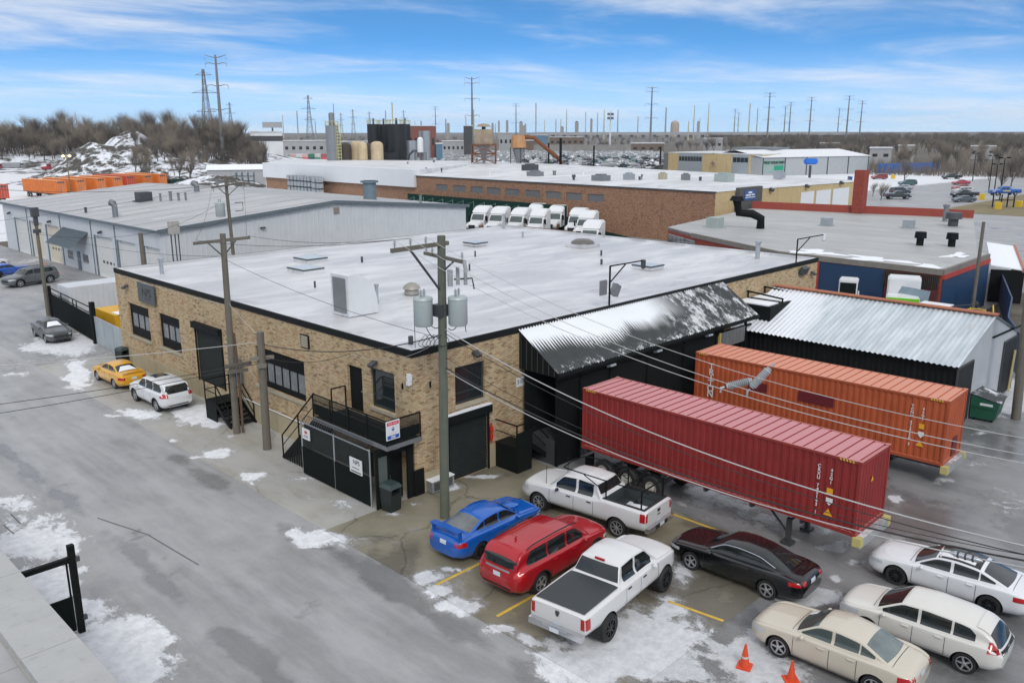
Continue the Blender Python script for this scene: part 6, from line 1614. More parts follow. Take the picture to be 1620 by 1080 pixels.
q.build('bed_liner', mat('bed_liner_grey', (.04, .05, .052), .7), sil.t, world=False, recalc=False)
q = MB(); q.box(b0, b1, -.86, -.76, 1.335, 1.365); q.box(b0, b1, .76, .86, 1.335, 1.365); q.box(b0-.06, b0+.03, -.86, .86, 1.335, 1.36); q.build('bed_rail', m_trimk, sil.t, world=False)
P = []
for j in range(9):
    r_ = []
    for i in range(9): x = b0+.15+(b1-b0-.5)*i/8; y = -.62+.95*j/8; r_.append((x, y, .79+.14*math.sin(math.pi*j/8)*math.sin(math.pi*i/8)+.02*random.random()))
    P.append(r_)
MB().grid(P).build('bed_snow', m_snow, sil.t, smooth='all', world=False)
q = MB()
for x in (b0+.12, b1-.12):
    for y in (-.8, .8): q.bar((x, y, 1.34), (x, y, 2.02), .045)
    q.bar((x, -.8, 2.02), (x, .8, 2.02), .045)
q.bar(((b0+b1)/2, -.8, 2.02), ((b0+b1)/2, .8, 2.02), .04)
for y in (-.8, .8):
    q.tube([(b0-.15, y*.96, 2.02), (b0, y, 2.06), (b1, y, 2.06), (b1+1.6, y*.98, 2.09), (b1+1.9, y*.9, 2.08)], .024, 6); q.bar((b1-.1, y, 1.6), (b1+.9, y, 2.05), .03)
q.tube([(b1+1.9, -.72, 2.08), (b1+1.98, 0, 2.1), (b1+1.9, .72, 2.08)], .024, 6)
q.build('ladder_rack', m_black, sil.t, world=False)
q = MB(); q.box(-Ls/2-.15, -Ls/2+.02, -.93, .93, .52, .72); q.build('rear_bumper', m_chrome, sil.t, world=False); MB().box(-Ls/2-.17, -Ls/2-.155, -.42, .42, .56, .68).build('bumper_step', m_trimk, sil.t, world=False)
MB().box(-Ls/2-.175, -Ls/2-.165, -.155, .155, .58, .72).build('licence_plate', m_plate, sil.t, world=False)
MB().box(-Ls/2-.025, -Ls/2-.005, -.09, .09, 1.1, 1.2).build('tailgate_handle', m_trimk, sil.t, world=False)
MB().box(-Ls/2-.02, -Ls/2-.004, -.09, .09, .97, 1.01).build('tailgate_badge', m_dkgrey, sil.t, world=False)
for y in (.75, -.75): MB().tube([(1.75, y, 1.18), (1.72, y*1.0, 1.95)], .012, 5).build('marker_whip', m_black, sil.t, world=False)
# ---- black sedan
mal = finish(Car('parked_sedan', 'glossy black sedan with bright window trim beside the dark red container', 'car', sedan(4.93, 1.85, 1.46, 2.83, .96, .345, c0=.27, c1=.42, r0=.70, r1=.89, bright=True, deck=1.05, tail=(.78, .92, .50, .36), swe=.835, sw=[(.33, .515), (.535, .69), (.70, .80)]), car_paint('jet_black', (.004, .005, .006), .05, rough=.15))).place(3.68, -13.07, 91.8)
# ---- white two-tone sedan
cam2 = finish(Car('parked_sedan', 'white sedan with black roof and black multi-spoke wheels', 'car', sedan(4.88, 1.84, 1.44, 2.82, .97, .345, c0=.275, c1=.43, r0=.70, r1=.88, spokes=10, alloy=m_balloy, tail=(.74, .90, .62, .40), swe=.82, sw=[(.335, .52), (.54, .69), (.70, .79)], glass=mk_glass('grey_tint_glass', (.03, .033, .036), .06)), car_paint('pearl_white', (.70, .71, .73), .16))).place(7.68, -18.5, 93)
rows = [[(cam2.L/2-(.435+.255*i/10)*cam2.L, float(cam2.wt((.435+.255*i/10)*cam2.L))*.93*(2*j/8-1)) for i in range(11)] for j in range(9)]
cam2.patch(MB(), 'T', rows, .005).build('black_roof', mat('gloss_black_roof', (.012, .012, .013), .12), cam2.t, smooth='all', world=False, recalc=False)
for y in (-.28, .28): q = MB(); cam2.rect(q, 'T', .35, -.75, y-.2, y+.2, .009, 6, 3); q.build('roof_panel', cam2.paint if y > 0 else MATS['gloss_black_roof'], cam2.t, smooth='all', world=False, recalc=False)
# ---- white hatchback
leaf = finish(Car('parked_hatchback', 'white electric hatchback with black tailgate glass between the cream and white sedans', 'car', suv(4.48, 1.79, 1.54, 2.70, .90, .325, c0=.225, c1=.40, clad=None, tail=(.88, 1.14, .74, .3), head=(.66, .80, .55, .5), rwz=(.98, 1.33, .66, .50), plz=.74, sw=[(.285, .50), (.52, .70), (.715, .84)], swe=.88, swk=.9, zt=[(0, .80), (.012, .88), (.045, .95), (.2, 1.03), (.225, 1.05), (.40, 1.49), (.55, 1.54), (.76, 1.50), (.88, 1.40), (.94, 1.22), (.98, 1.0), (1, .88)]), car_paint('pearl_cream_white', (.66, .645, .60), .2))).place(3.95, -19.0, 93)
q = MB(); leaf.rect(q, 'T', -1.5, -1.85, -.56, .56, .025, 4, 8); q.build('roof_spoiler', leaf.paint, leaf.t, smooth='all', world=False, recalc=False)
q = MB(); leaf.rect(q, 'B', -.62, .62, .80, .93, .007, 8, 2); q.build('tailgate_panel', m_trimk, leaf.t, smooth='all', world=False, recalc=False)
# ---- cream sedan
cru = finish(Car('parked_sedan', 'cream sedan with silver wheels and a paper on its dashboard beside the cones', 'car', sedan(4.60, 1.80, 1.48, 2.69, .95, .335, glass=m_cglass2, rwglass=mk_glass('pale_rear_glass', (.13, .16, .16), .08), tail=(.72, .92, .60, .3)), car_paint('champagne', (.56, .51, .42), .2))).place(1.13, -17.62, 92)
q = MB(); cru.rect(q, 'T', .95, .72, -.5, -.22, .02, 2, 2); q.build('dashboard_paper', m_white, cru.t, world=False, recalc=False)
# ---- cars along the street
sen = finish(Car('parked_sedan', 'dark grey sedan with snow on its windscreen parked by the black gate', 'car', sedan(4.62, 1.76, 1.49, 2.70, .93, .32), car_paint('gunmetal', (.045, .05, .052), .25))).place(-1.15, 41.2, -92)
q = MB(); sen.patch(q, 'T', [[(sen.L/2-(.30+.09*j/6)*sen.L, (-.5+1.0*i/8)*(1-.35*j/6)) for i in range(9)] for j in range(7)], .03); q.build('windscreen_snow', m_snow, sen.t, smooth='all', world=False, recalc=False)
yel = finish(Car('parked_sedan', 'yellow compact sedan with snow on its rear window by the street facade', 'car', sedan(4.50, 1.71, 1.41, 2.53, .95, .31, r0=.68, r1=.83, deck=1.02, tail=(.66, .82, .60, .25), plz=.72, spokes=6), car_paint('solar_yellow', (.70, .36, .015), .15))).place(-2.15, 26.0, 91)
q = MB(); yel.patch(q, 'T', [[(yel.L/2-(.735+.095*j/6)*yel.L, (-.55+1.1*i/8)*(.5+.5*j/6)) for i in range(9)] for j in range(7)], .03); q.build('rear_window_snow', m_snow, yel.t, smooth='all', world=False, recalc=False)
q = MB(); q.bar((-2.15, -.62, 1.06), (-2.15, .62, 1.06), .14, .04); q.build('boot_spoiler', yel.paint, yel.t, world=False)
rog = finish(Car('parked_suv', 'white compact SUV parked behind the yellow sedan on the street side', 'car', suv(4.63, 1.84, 1.68, 2.70, .95, .355, tail=(.90, 1.10, .62, .3), plz=.95), car_paint('glacier_white', (.68, .69, .70), .28))).place(-2.13, 20.06, 91)
q = MB(); rog.rect(q, 'T', .55, -.5, -.4, .4, .006, 6, 4); q.build('sunroof', m_cglass, rog.t, smooth='all', world=False, recalc=False)
aud = finish(Car('parked_suv', 'large dark grey SUV with roof rails in the yard of the white warehouse', 'car', suv(5.09, 1.98, 1.74, 3.0, .98, .385), car_paint('daytona_grey', (.085, .095, .10), .2))).place(5.1, 67.4, 193)
for y in (-.64, .64): MB().tube([(.9, y, 1.66), (.7, y, 1.74), (-1.5, y, 1.74), (-1.75, y, 1.68)], .025, 6).build('roof_rail', m_trimk, aud.t, world=False)
mus = finish(Car('parked_coupe', 'vivid blue low coupe with dark wheels behind the grey SUV', 'car', sedan(4.78, 1.9, 1.36, 2.72, .95, .35, c0=.33, c1=.48, r0=.70, r1=.89, alloy=m_balloy, sw=[(.40, .60), (.615, .72)], hdl=(.56,), seam=(.34, .62)), car_paint('grabber_blue', (.012, .085, .42), .2))).place(5.2, 75.2, 12)
wsd = finish(Car('parked_sedan', 'white sedan beyond the vivid blue coupe at the warehouse yard', 'car', sedan(4.7, 1.8, 1.46, 2.7, .95, .33), wp), 0).place(4.9, 82.0, 14)
# ================================================================== UTILITY POLES AND WIRES
m_wood = mat('weathered_pole_wood', (.145, .13, .105), .9, var=.35, scale=2.5, streak=.5, streakc=(.05, .045, .038), bump=.3)
m_woodg = mat('treated_pole_wood', (.115, .128, .095), .9, var=.3, scale=2.5, streak=.5, streakc=(.05, .055, .042), bump=.3)
m_wire = mat('wire_black', (.02, .02, .02), .6); m_wirel = mat('wire_aluminium', (.48, .48, .47), .45, .5)
m_porc = mat('grey_porcelain', (.33, .35, .36), .35); m_tank = mat('transformer_grey', (.40, .45, .45), .45, .1, var=.12, streak=.25)
def pole(name, label, x, y, h, r0=.17, r1=.12, mt=None, lean=(0, 0)):
    t_ = thing(name, label, 'pole', (x, y, 0))
    MB().cyl((x, y, 0), (x+lean[0], y+lean[1], h), r0, r1, 14).build('shaft', mt or m_wood, t_, smooth=True)
    return t_
def insulator(q, p, h=.28, r=.07):
    q.cyl(p, (p[0], p[1], p[2]+h), r*.35, n=6)
    for k in range(3): q.cyl((p[0], p[1], p[2]+h*(.3+.22*k)), (p[0], p[1], p[2]+h*(.42+.22*k)), r, r*.6, 8)
def transformer(par, x, y, z, h=1.0, r=.3):
    q = MB().lathe([(.01, 0), (r*.9, .0), (r, .06), (r, h), (r*1.06, h+.02), (r*.95, h+.1), (.01, h+.16)], (x, y, z), 18); t_ = q.build('transformer', m_tank, par, smooth=True)
    q = MB(); insulator(q, (x-.1, y, z+h+.1), .3, .07); insulator(q, (x+.1, y+.05, z+h+.1), .3, .07); q.build('bushing', m_porc, t_, smooth=True)
    return t_
PA = pole('utility_pole', 'greenish wooden utility pole with two grey transformers at the warehouse corner', -.51, -2.45, 11.15, .19, .15, m_woodg, (.08, -.06))
q = MB(); q.bar((-2.75, -2.55, 10.82), (-.15, -2.55, 10.86), .13, .15); q.build('crossarm', m_wood, PA)
q = MB(); q.bar((-1.9, -2.55, 10.75), (-.48, -2.52, 9.05), .10, .05); q.build('arm_brace', m_dkgrey, PA)
q = MB(); q.bar((-.45, -1.55, 10.42), (-.45, -3.75, 10.30), .11, .12); q.build('crossarm', m_wood, PA)
MB().bar((-.45, -3.2, 10.28), (-.45, -2.6, 9.85), .05).build('arm_brace', m_dkgrey, PA)
for x in (-2.6, -1.9, -1.2): q = MB(); insulator(q, (x, -2.55, 10.9)); q.build('insulator', m_porc, PA, smooth=True)
for y in (-1.65, -2.0, -3.65): q = MB(); insulator(q, (-.45, y, 10.38)); q.build('insulator', m_porc, PA, smooth=True)
transformer(PA, -1.0, -2.05, 7.8, .98, .36); transformer(PA, -.08, -2.95, 7.82, .98, .36)
MB().box(-.72, -.28, -2.65, -2.25, 8.15, 8.6).build('transformer_bracket', m_dkgrey, PA)
q = MB(); q.cyl((-.1, -3.0, 9.35), (-.1, -3.0, 10.0), .07, n=10); q.cyl((.1, -3.2, 9.35), (.1, -3.2, 9.95), .07, n=10); q.cyl((-.3, -2.8, 9.3), (-.3, -2.8, 9.9), .10, n=10); q.build('fuse_cutout', m_porc, PA, smooth=True)
MB().tube([(-.2, -2.9, 9.55), (.25, -3.4, 9.6), (.3, -3.45, 9.2)], .03, 6).build('goose_arm', m_black, PA)
q = MB(); q.cyl((-.45, -3.85, 9.95), (-.45, -3.75, 10.35), .07, n=8); q.build('lightning_arrester', m_porc, PA)
# loops of cable under the transformers
q = MB()
for k in range(5):
    c = Vector((-1.1+.12*k, -2.2-.1*k, 7.25)); q.tube([c+Vector((.25*math.cos(a)*(1+.1*k), .1*math.sin(2*a), .22*math.sin(a))) for a in np.linspace(0, 2*math.pi, 18)], .012, 4)
for (a, b_, s_) in (((-1.3, -1.9, 8.9), (-1.35, -1.95, 7.0), .02), ((-1.15, -1.8, 8.9), (-.7, -2.3, 7.3), .3), ((-.9, -1.8, 8.4), (-.4, -2.3, 7.7), .3), ((.2, -3.1, 8.9), (-.35, -2.7, 7.7), .5), ((.25, -2.9, 8.8), (0, -3.3, 7.6), .2)): q.tube(sag(a, b_, s_), .016, 4)
q.build('cable_loop', m_wire, PA).__setitem__('kind', 'stuff')
PB = pole('utility_pole', 'tall weathered wooden pole with crossarm standing beside the shutter steps', -1.56, 12.41, 10.1, .18, .14, m_wood, (.1, -.05))
q = MB(); q.bar((-2.9, 12.45, 9.75), (-.1, 12.3, 9.8), .12, .14); q.build('crossarm', m_wood, PB)
for a, b_ in (((-2.2, 12.4, 9.7), (-1.5, 12.4, 9.0)), ((-.8, 12.4, 9.7), (-1.5, 12.4, 9.0))): MB().bar(a, b_, .05).build('arm_brace', m_dkgrey, PB)
q = MB(); q.bar((-1.95, 12.3, 3.6), (-.6, 12.2, 3.55), .13, .2); q.bar((-1.95, 12.05, 3.35), (-.9, 12.0, 3.3), .1, .16); q.build('cable_bracket', m_wood, PB)
MB().tube([(-1.3, 12.25, 0), (-1.3, 12.25, 3.4), (-1.35, 12.3, 5.2)], .07, 8).build('riser_conduit', mat('rusty_conduit', (.12, .075, .05), .8), PB)
PC = pole('pole_stub', 'cut-off wooden pole stub with cable bracket in front of the wide window', -1.62, 9.31, 5.8, .2, .17, m_wood, (.06, -.05))
q = MB(); q.bar((-2.15, 9.3, 4.6), (-1.0, 9.2, 4.5), .14, .16); q.bar((-1.95, 9.05, 4.25), (-1.5, 9.05, 4.2), .1, .2); q.build('cable_bracket', mat('grey_timber', (.22, .2, .17), .85), PC)
PE = pole('lamp_pole', 'slim grey wooden pole with street lamp head beside the sliding gate', 1.24, 49.75, 8.3, .16, .12, m_wood)
q = MB(); q.box(.98, 1.5, 49.5, 50.0, 8.2, 8.95); q.box(1.1, 1.4, 49.6, 49.9, 7.5, 8.2); q.cyl((1.24, 49.75, 6.9), (1.24, 49.75, 7.2), .3, n=10); q.build('lamp_head', m_dkgrey, PE)
PD = pole('utility_pole', 'wooden pole with crossarm and single transformer behind the brick warehouse', 14.6, 42.8, 11.2, .18, .13, m_wood, (-.2, .1))
q = MB(); q.bar((12.6, 41.9, 10.35), (16.4, 43.5, 10.5), .13, .15); q.build('crossarm', m_wood, PD)
for a in ((13.4, 42.2, 10.2), (15.7, 43.2, 10.3)): MB().bar(a, (14.45, 42.85, 9.5), .05).build('arm_brace', m_dkgrey, PD)
for k, (x, y) in enumerate(((12.8, 42.0), (13.6, 42.3), (16.2, 43.4))): q = MB(); insulator(q, (x, y, 9.95), .35); q.build('insulator', m_porc, PD)
transformer(PD, 13.7, 42.9, 7.8, 1.1, .4)
MB().tube([(15.0, 42.7, 8.2), (15.8, 42.9, 8.2), (15.8, 42.9, 8.9), (15.0, 42.7, 8.9)], .04, 6).build('bracket_frame', m_dkgrey, PD)
PF = pole('pole_stub', 'short brown wooden pole at the near corner of the white warehouse', 7.05, 43.6, 6.9, .2, .18, m_wood)
PG = thing('switch_cabinet', 'grey switch cabinet on black posts against the white warehouse gable', 'cabinet', (11.3, 47.0, 0))
MB().box(10.9, 11.7, 46.7, 47.3, 6.2, 7.3).build('casing', m_conc, PG)
q = MB()
for x in (11.0, 11.35, 11.65): q.bar((x, 47, 0), (x, 47, 6.3), .08)
q.build('stand', m_dkgrey, PG)
PR = pole('utility_pole', 'thick wooden pole in the snow beside the green dumpster', 28.4, -15.1, 8.8, .24, .19, m_wood, (-.1, .3))
PH = pole('utility_pole', 'thin dark wooden pole beside the blue workshop wall', 50.5, -6.1, 8.1, .15, .12, m_wood)
def wire(pts_, r, mt, label, name='overhead_wire', grp='overhead wires along the street'):
    q = MB(); q.tube(pts_, r, 4); o = q.build(name, mt, smooth=True); return tag(o, label, 'wire', grp)
wl = 'thin overhead wire strung from the corner utility pole'
E0 = lambda x, z: (x, -31, z)
PZ = pole('utility_pole', 'wooden utility pole beyond the south end of the car park', -.6, -31.2, 11.2, .19, .15, m_woodg)
MB().bar((-3.1, -31.2, 9.7), (-.2, -31.2, 9.7), .13, .15).build('crossarm', m_wood, PZ)
for k, (p, e, s_, r, mt) in enumerate([((-2.6, -2.55, 11.18), E0(-2.9, 9.8), 1.9, .010, m_wirel), ((-1.9, -2.55, 11.18), E0(-2.1, 9.8), 2.0, .010, m_wirel), ((-1.2, -2.55, 11.18), E0(-1.2, 9.8), 1.9, .009, m_wirel),
      ((-.45, -2.5, 7.7), E0(-.5, 7.3), 1.75, .021, m_wirel), ((-.45, -2.5, 7.55), E0(-.5, 7.2), 1.85, .014, m_wire), ((-.45, -2.5, 6.2), E0(-.5, 7.6), 1.85, .024, m_wire), ((-.45, -2.5, 6.1), E0(-.5, 7.4), 1.85, .018, m_wirel), ((-.45, -2.5, 6.6), E0(-.5, 7.8), 2.0, .010, m_wire)]):
    wire(sag(p, e, s_, 30), r, mt, ('silver wire from the outer pin of the corner pole crossarm', 'silver wire from the middle pin of the corner pole crossarm', 'silver wire from the inner pin of the corner pole crossarm', 'thick silver cable strung just below the corner pole transformers', 'thin black cable strung just below the corner pole transformers', 'thick black cable lowest but one on the corner pole', 'silver cable lowest on the corner pole', 'thin black wire between the two cable pairs of the corner pole')[k], grp='wires strung from the corner utility pole')
wl2 = 'overhead wire running along the street facade between the wooden poles'
for a, b_, s_, r, mt in [((-2.6, -2.55, 11.18), (-2.8, 12.4, 9.9), .25, .009, m_wire), ((-1.9, -2.55, 11.18), (-.2, 12.3, 9.9), .25, .009, m_wire), ((-.5, -2.4, 7.4), (-1.5, 9.3, 5.2), .5, .02, m_wire), ((-.5, -2.4, 7.3), (-1.5, 12.4, 8.9), .3, .01, m_wire), ((-1.5, 9.3, 5.5), (-1.5, 12.4, 6.8), .1, .012, m_wirel), ((-1.5, 12.4, 9.0), (1.24, 49.7, 7.1), .5, .010, m_wire), ((-1.5, 12.4, 6.6), (1.24, 49.7, 6.4), .5, .010, m_wirel), ((-2.8, 12.4, 9.9), (12.7, 42, 10.5), .5, .010, m_wire), ((-.2, 12.4, 9.9), (16.3, 43.4, 10.5), .5, .010, m_wire), ((-.5, -2.4, 7.2), (-.06, 4.2, 5.4), .5, .009, m_wirel), ((-.1, 4.2, 5.4), (-1.5, 9.3, 4.6), .35, .012, m_wire)]:
    wire(sag(a, b_, s_), r, mt, wl2, grp='wires between the street poles')
wl3 = 'overhead cable crossing the street towards the wooden poles'
for a, b_, s_, r, mt in [((-1.5, 9.3, 5.3), (-26, 21, 6.2), .5, .015, m_wirel), ((-1.5, 9.3, 4.4), (-25, 16.8, 4.6), .6, .014, m_wire), ((-1.5, 9.3, 4.3), (-25, 15.9, 4.1), .6, .014, m_wire), ((1.24, 49.7, 6.9), (-14, 62, 8.0), .3, .012, m_wirel)]:
    wire(sag(a, b_, s_), r, mt, wl3, grp='cables crossing the street')
wl4 = 'overhead wire above the neighbouring white warehouse roof'
for a, b_, s_, r in [((12.8, 42, 10.5), (2, 75, 9.6), .6, .012), ((13.6, 42.3, 10.4), (3, 120, 9.0), 1.2, .012), ((12.8, 42, 10.4), (-30, 52, 8.0), 1.2, .010), ((7.05, 43.6, 6.7), (13.7, 42.9, 8.9), .3, .012), ((11.3, 47, 7.0), (14.4, 42.8, 7.6), .5, .014), ((11.3, 47, 6.8), (1.3, 49.7, 6.8), .6, .012)]:
    wire(sag(a, b_, s_), r, m_wire, wl4, grp='wires over the white warehouse')
for (x, y, z, lab) in ((-1.0, -15.2, 8.32, 'grey ribbed strain insulator hanging on the wires before the orange container'), (-1.0, -15.8, 8.6, 'tilted grey ribbed strain insulator on the upper wire')):
    t_ = thing('strain_insulator', lab, 'insulator', (x, y, z)); dr = Vector((.5, -.6, .22 if z < 8.5 else .95)).normalized(); q = MB(); c = Vector((x, y, z))
    q.cyl(c-dr*.34, c+dr*.34, .075, n=8)
    for k in range(11): q.cyl(c+dr*(-.28+.052*k), c+dr*(-.245+.052*k), .115, .085, 12)
    q.build('ribbed_body', m_porc, t_, smooth=25)
    q = MB(); q.tube([c-dr*.4, c-dr*.5, c-dr*.5-Vector((0, 0, .12))], .03, 6); q.tube([c+dr*.4, c+dr*.52], .03, 6); q.build('clamp', m_galv, t_)
# splice case on the near cable
t_ = thing('splice_case', 'silver cable splice case hanging over the white sedan', 'cable fitting', (-.5, -21.0, 5.25)); q = MB(); c = Vector((-.5, -21.0, 5.25)); d_ = Vector((0, -1, .05)).normalized()
q.cyl(c-d_*.24, c+d_*.24, .07, n=12); q.cyl(c-d_*.36, c-d_*.24, .02, .065, 12); q.cyl(c+d_*.24, c+d_*.36, .065, .02, 12); q.build('case', m_chrome, t_, smooth=True)
q = MB()
for k in (-.16, 0, .16): q.cyl(c+d_*(k-.02), c+d_*(k+.02), .082, n=12)
q.build('band', m_dkgrey, t_)

# ================================================================== TRUCKS BEHIND THE WAREHOUSE
def bevel(ob, w_, seg=2):
    bm = bmesh.new(); bm.from_mesh(ob.data); bmesh.ops.bevel(bm, geom=list(bm.edges), offset=w_, segments=seg, affect='EDGES', clamp_overlap=True); bm.to_mesh(ob.data); bm.free()
    ob.data.polygons.foreach_set('use_smooth', [True]*len(ob.data.polygons))
    try: ob.data.set_sharp_from_angle(angle=R(40))
    except Exception: pass
    return ob
m_truckw = mat('truck_white', (.70, .71, .72), .35, var=.06, scale=1.5)
m_decal = mat('rust_brown_decal', (.30, .17, .10), .5, var=.5, scale=2)
def semi(loc, rz, label, group=None, sleeper=True):
    t_ = thing('semi_tractor', label, 'truck', loc, rz, group)
    bevel(MB().prism([(1.3, .95), (3.15, .95), (3.35, 1.25), (3.2, 1.72), (1.3, 2.06)], 'y', -.98, .98).build('hood', m_truckw, t_, world=False), .12)
    bevel(MB().prism([(-.1, .95), (1.3, .95), (1.35, 2.05), (.75, 2.98), (-.1, 3.02)], 'y', -1.12, 1.12).build('cab', m_truckw, t_, world=False), .08)
    if sleeper: bevel(MB().prism([(-2.1, .9), (-.08, .9), (-.08, 2.99), (.72, 2.99), (.35, 3.5), (-.5, 3.93), (-2.1, 4.02)], 'y', -1.16, 1.16).build('sleeper', m_truckw, t_, world=False), .16, 3)
    MB().quad((1.31, -.98, 2.13), (1.31, .98, 2.13), (.80, .90, 2.92), (.80, -.90, 2.92)).build('windshield', m_cglass2, t_, world=False)
    for s_ in (-1, 1):
        MB().box(.15, 1.0, s_*1.13-.005, s_*1.13+.005, 2.1, 2.7).build('side_window', m_cglass, t_, world=False)
        MB().box(1.0, 1.12, s_*1.42-.1, s_*1.42+.1, 2.0, 2.7).build('mirror', m_black, t_, world=False)
        MB().box(1.0, 3.0, s_*.99-.006, s_*.99+.006, 1.05, 1.5).build('side_decal', m_decal, t_, world=False)
        truck_wheel(t_, 2.45, s_*.98, .51, s_)
        for x in (-2.6, -3.8): truck_wheel(t_, x, s_*.98, .51, s_)
        MB().box(3.18, 3.34, s_*.78-.14, s_*.78+.14, 1.15, 1.4).build('headlight', m_head, t_, world=False)
    MB().box(3.28, 3.36, -.5, .5, 1.0, 1.58).build('grille', m_trimk, t_, world=False)
    bevel(MB().box(3.1, 3.5, -1.1, 1.1, .5, .92).build('bumper', m_grey, t_, world=False), .06)
    q = MB(); q.box(-4.6, 1.4, -.45, -.3, .75, .98); q.box(-4.6, 1.4, .3, .45, .75, .98); q.build('chassis_rail', m_dkgrey, t_, world=False)
    MB().box(-.02, .0, -.3, .3, 3.35, 3.47).build('roof_marking', m_grey, t_, world=False)
    return t_
S0 = semi((66.4, 66.6, 0), R(203), 'white sleeper semi tractor first in the row beside the white warehouse gable', 'white semi tractors in the truck yard')
km = kidmap()
for kk, (x, y) in enumerate([(68.2, 63.6), (69.0, 60.2), (69.6, 56.9), (76.2, 63.6), (76.0, 59.2), (74.6, 53.8), (72.2, 50.1), (62.5, 41.2), (111, 209), (112.5, 204)]):
    tag(copy_tree(S0, loc=(x-1.0, y, 0), rz=R(203+random.uniform(-2, 2)), ch=km), 'white sleeper semi tractor '+('second in the row from the white warehouse', 'third in the row from the white warehouse', 'fourth in the row from the white warehouse', 'in the back row behind the third tractor', 'in the back row behind the fourth tractor', 'fifth in the row from the white warehouse', 'sixth in the row from the white warehouse', 'at the end of the row next to the flatbed trailer', 'left of its twin beside the far tote stack', 'right of its twin beside the far tote stack')[kk])
yt = thing('yard_tractor', 'boxy white yard tractor cab with dark doors before the blue wall', 'truck', (45.6, 1.7, 0), R(200))
bevel(MB().box(-.75, .75, -.7, .7, 1.0, 3.45).build('cab', m_truckw, yt, world=False), .08)
for s_ in (-1, 1):
    for x in (-.36, .36): MB().box(x-.28, x+.28, s_*.705-.006, s_*.705+.006, 1.9, 3.15).build('door_glass', m_cglass, yt, world=False)
    truck_wheel(yt, .9, s_*.9, .51, s_); truck_wheel(yt, -2.2, s_*.9, .51, s_)
MB().box(.752, .765, -.6, .6, 1.9, 3.2).build('windshield', m_cglass, yt, world=False); MB().box(-3, 1.6, -.5, .5, .7, 1.0).build('chassis_rail', m_dkgrey, yt, world=False); MB().bar((.7, .8, 1.4), (.7, .8, 2.6), .1).build('mirror_arm', m_white, yt, world=False)
gc = thing('cabover_truck', 'white cab-over truck with green sun visor before the maroon door', 'truck', (44.6, -2.9, 0), R(200))
bevel(MB().box(-2.2, -.2, -1.15, 1.15, .8, 4.05).build('box', m_truckw, gc, world=False), .1)
bevel(MB().box(-.15, 1.4, -1.15, 1.15, .8, 2.95).build('cab', m_truckw, gc, world=False), .1)
MB().box(1.38, 1.55, -1.1, 1.1, 2.55, 2.85).build('green_visor', flat('lime_green', (.16, .55, .02)), gc, world=False)
MB().box(1.39, 1.42, -1.02, 1.02, 1.6, 2.52).build('windshield', m_cglass2, gc, world=False)
for s_ in (-1, 1):
    truck_wheel(gc, .7, s_*1.0, .51, s_); truck_wheel(gc, -1.6, s_*1.0, .51, s_); MB().box(1.3, 1.45, s_*1.35-.1, s_*1.35+.1, 1.8, 2.5).build('mirror', m_black, gc, world=False)
fb = thing('flatbed_trailer', 'snow-topped white flatbed trailer with ribbed sides behind the workshop', 'trailer', (60, 33, 0), R(-62))
MB().box(-6, 6, -1.25, 1.25, 1.5, 1.7).build('deck', m_snow, fb, world=False)
for k in range(16):
    for s_ in (-1, 1): MB().box(-5.9+k*.75, -5.4+k*.75, s_*1.26-.02, s_*1.26+.02, .65, 1.5).build('side_panel', m_truckw, fb, world=False)
for x in (-4.5, -3.2):
    for s_ in (-1, 1): truck_wheel(fb, x, s_*1.0, .51, s_)
q = MB(); q.tube([(5.8, -1.2, 1.7), (5.8, -1.2, 3.0), (5.8, -.7, 3.5), (5.8, .7, 3.5), (5.8, 1.2, 3.0), (5.8, 1.2, 1.7)], .12, 8); q.build('hoop', m_truckw, fb, world=False)
# orange trailer row, left
m_or = paint_mat('orange_trailer_paint', (.72, .19, .025), .12, (.78, .36, .13)); m_or2 = paint_mat('red_orange_trailer_paint', (.58, .08, .03), .1, (.6, .14, .06))
def or_trailer(loc, rz, label, pmt, grp='orange containers in the trucking yard'):
    t_ = thing('container_trailer', label, 'container', (loc[0]-2.25, loc[1]+3.76, loc[2]), rz+R(8), grp)
    container(t_, 16.15, 2.44, 2.9, 1.2, pmt, pmt, doors_end=1, pitch=.5)
    q = MB(); q.box(16.16, 16.175, .4, 2.05, 3.55, 3.85); q.build('dark_lettering', m_dkgrey, t_, world=False)
    for x in (2.0, 3.3):
        for y, s_ in ((.18, -1), (2.26, 1)): truck_wheel(t_, x, y, .51, s_)
    q = MB(); q.box(.2, 15.9, .7, .85, .85, 1.19); q.box(.2, 15.9, 1.6, 1.75, .85, 1.19); q.build('chassis_beam', m_dkgrey, t_, world=False)
    return t_
O1 = or_trailer((45.2, 197.0, 0), R(-90), 'orange container on trailer beside the lit yard lamp, first of its row', m_or); km = kidmap()
for k, x in enumerate((50.4, 55.6, 60.3, 69.8, 74.4)): tag(copy_tree(O1, loc=(x-2.25, 203.4+1.9*k+(3 if k > 2 else 0), 0), ch=km), 'orange container on trailer, %s from the yard lamp in its row' % ('second', 'third', 'fourth', 'sixth', 'seventh')[k])
or_trailer((65.0, 207.6, 0), R(-90), 'red-orange container on trailer in the row of orange ones', m_or2, None)
or_trailer((31.5, 190.5, 0), R(-90), 'red-orange container standing apart from the row by the yard entrance', m_or2, None)
gb = thing('dark_green_bin', 'dark green steel bin at the end of the orange container row', 'bin', (82, 203, 0)); MB().box(79, 85, 201, 204, 0, 2.4).build('body', gm, gb)
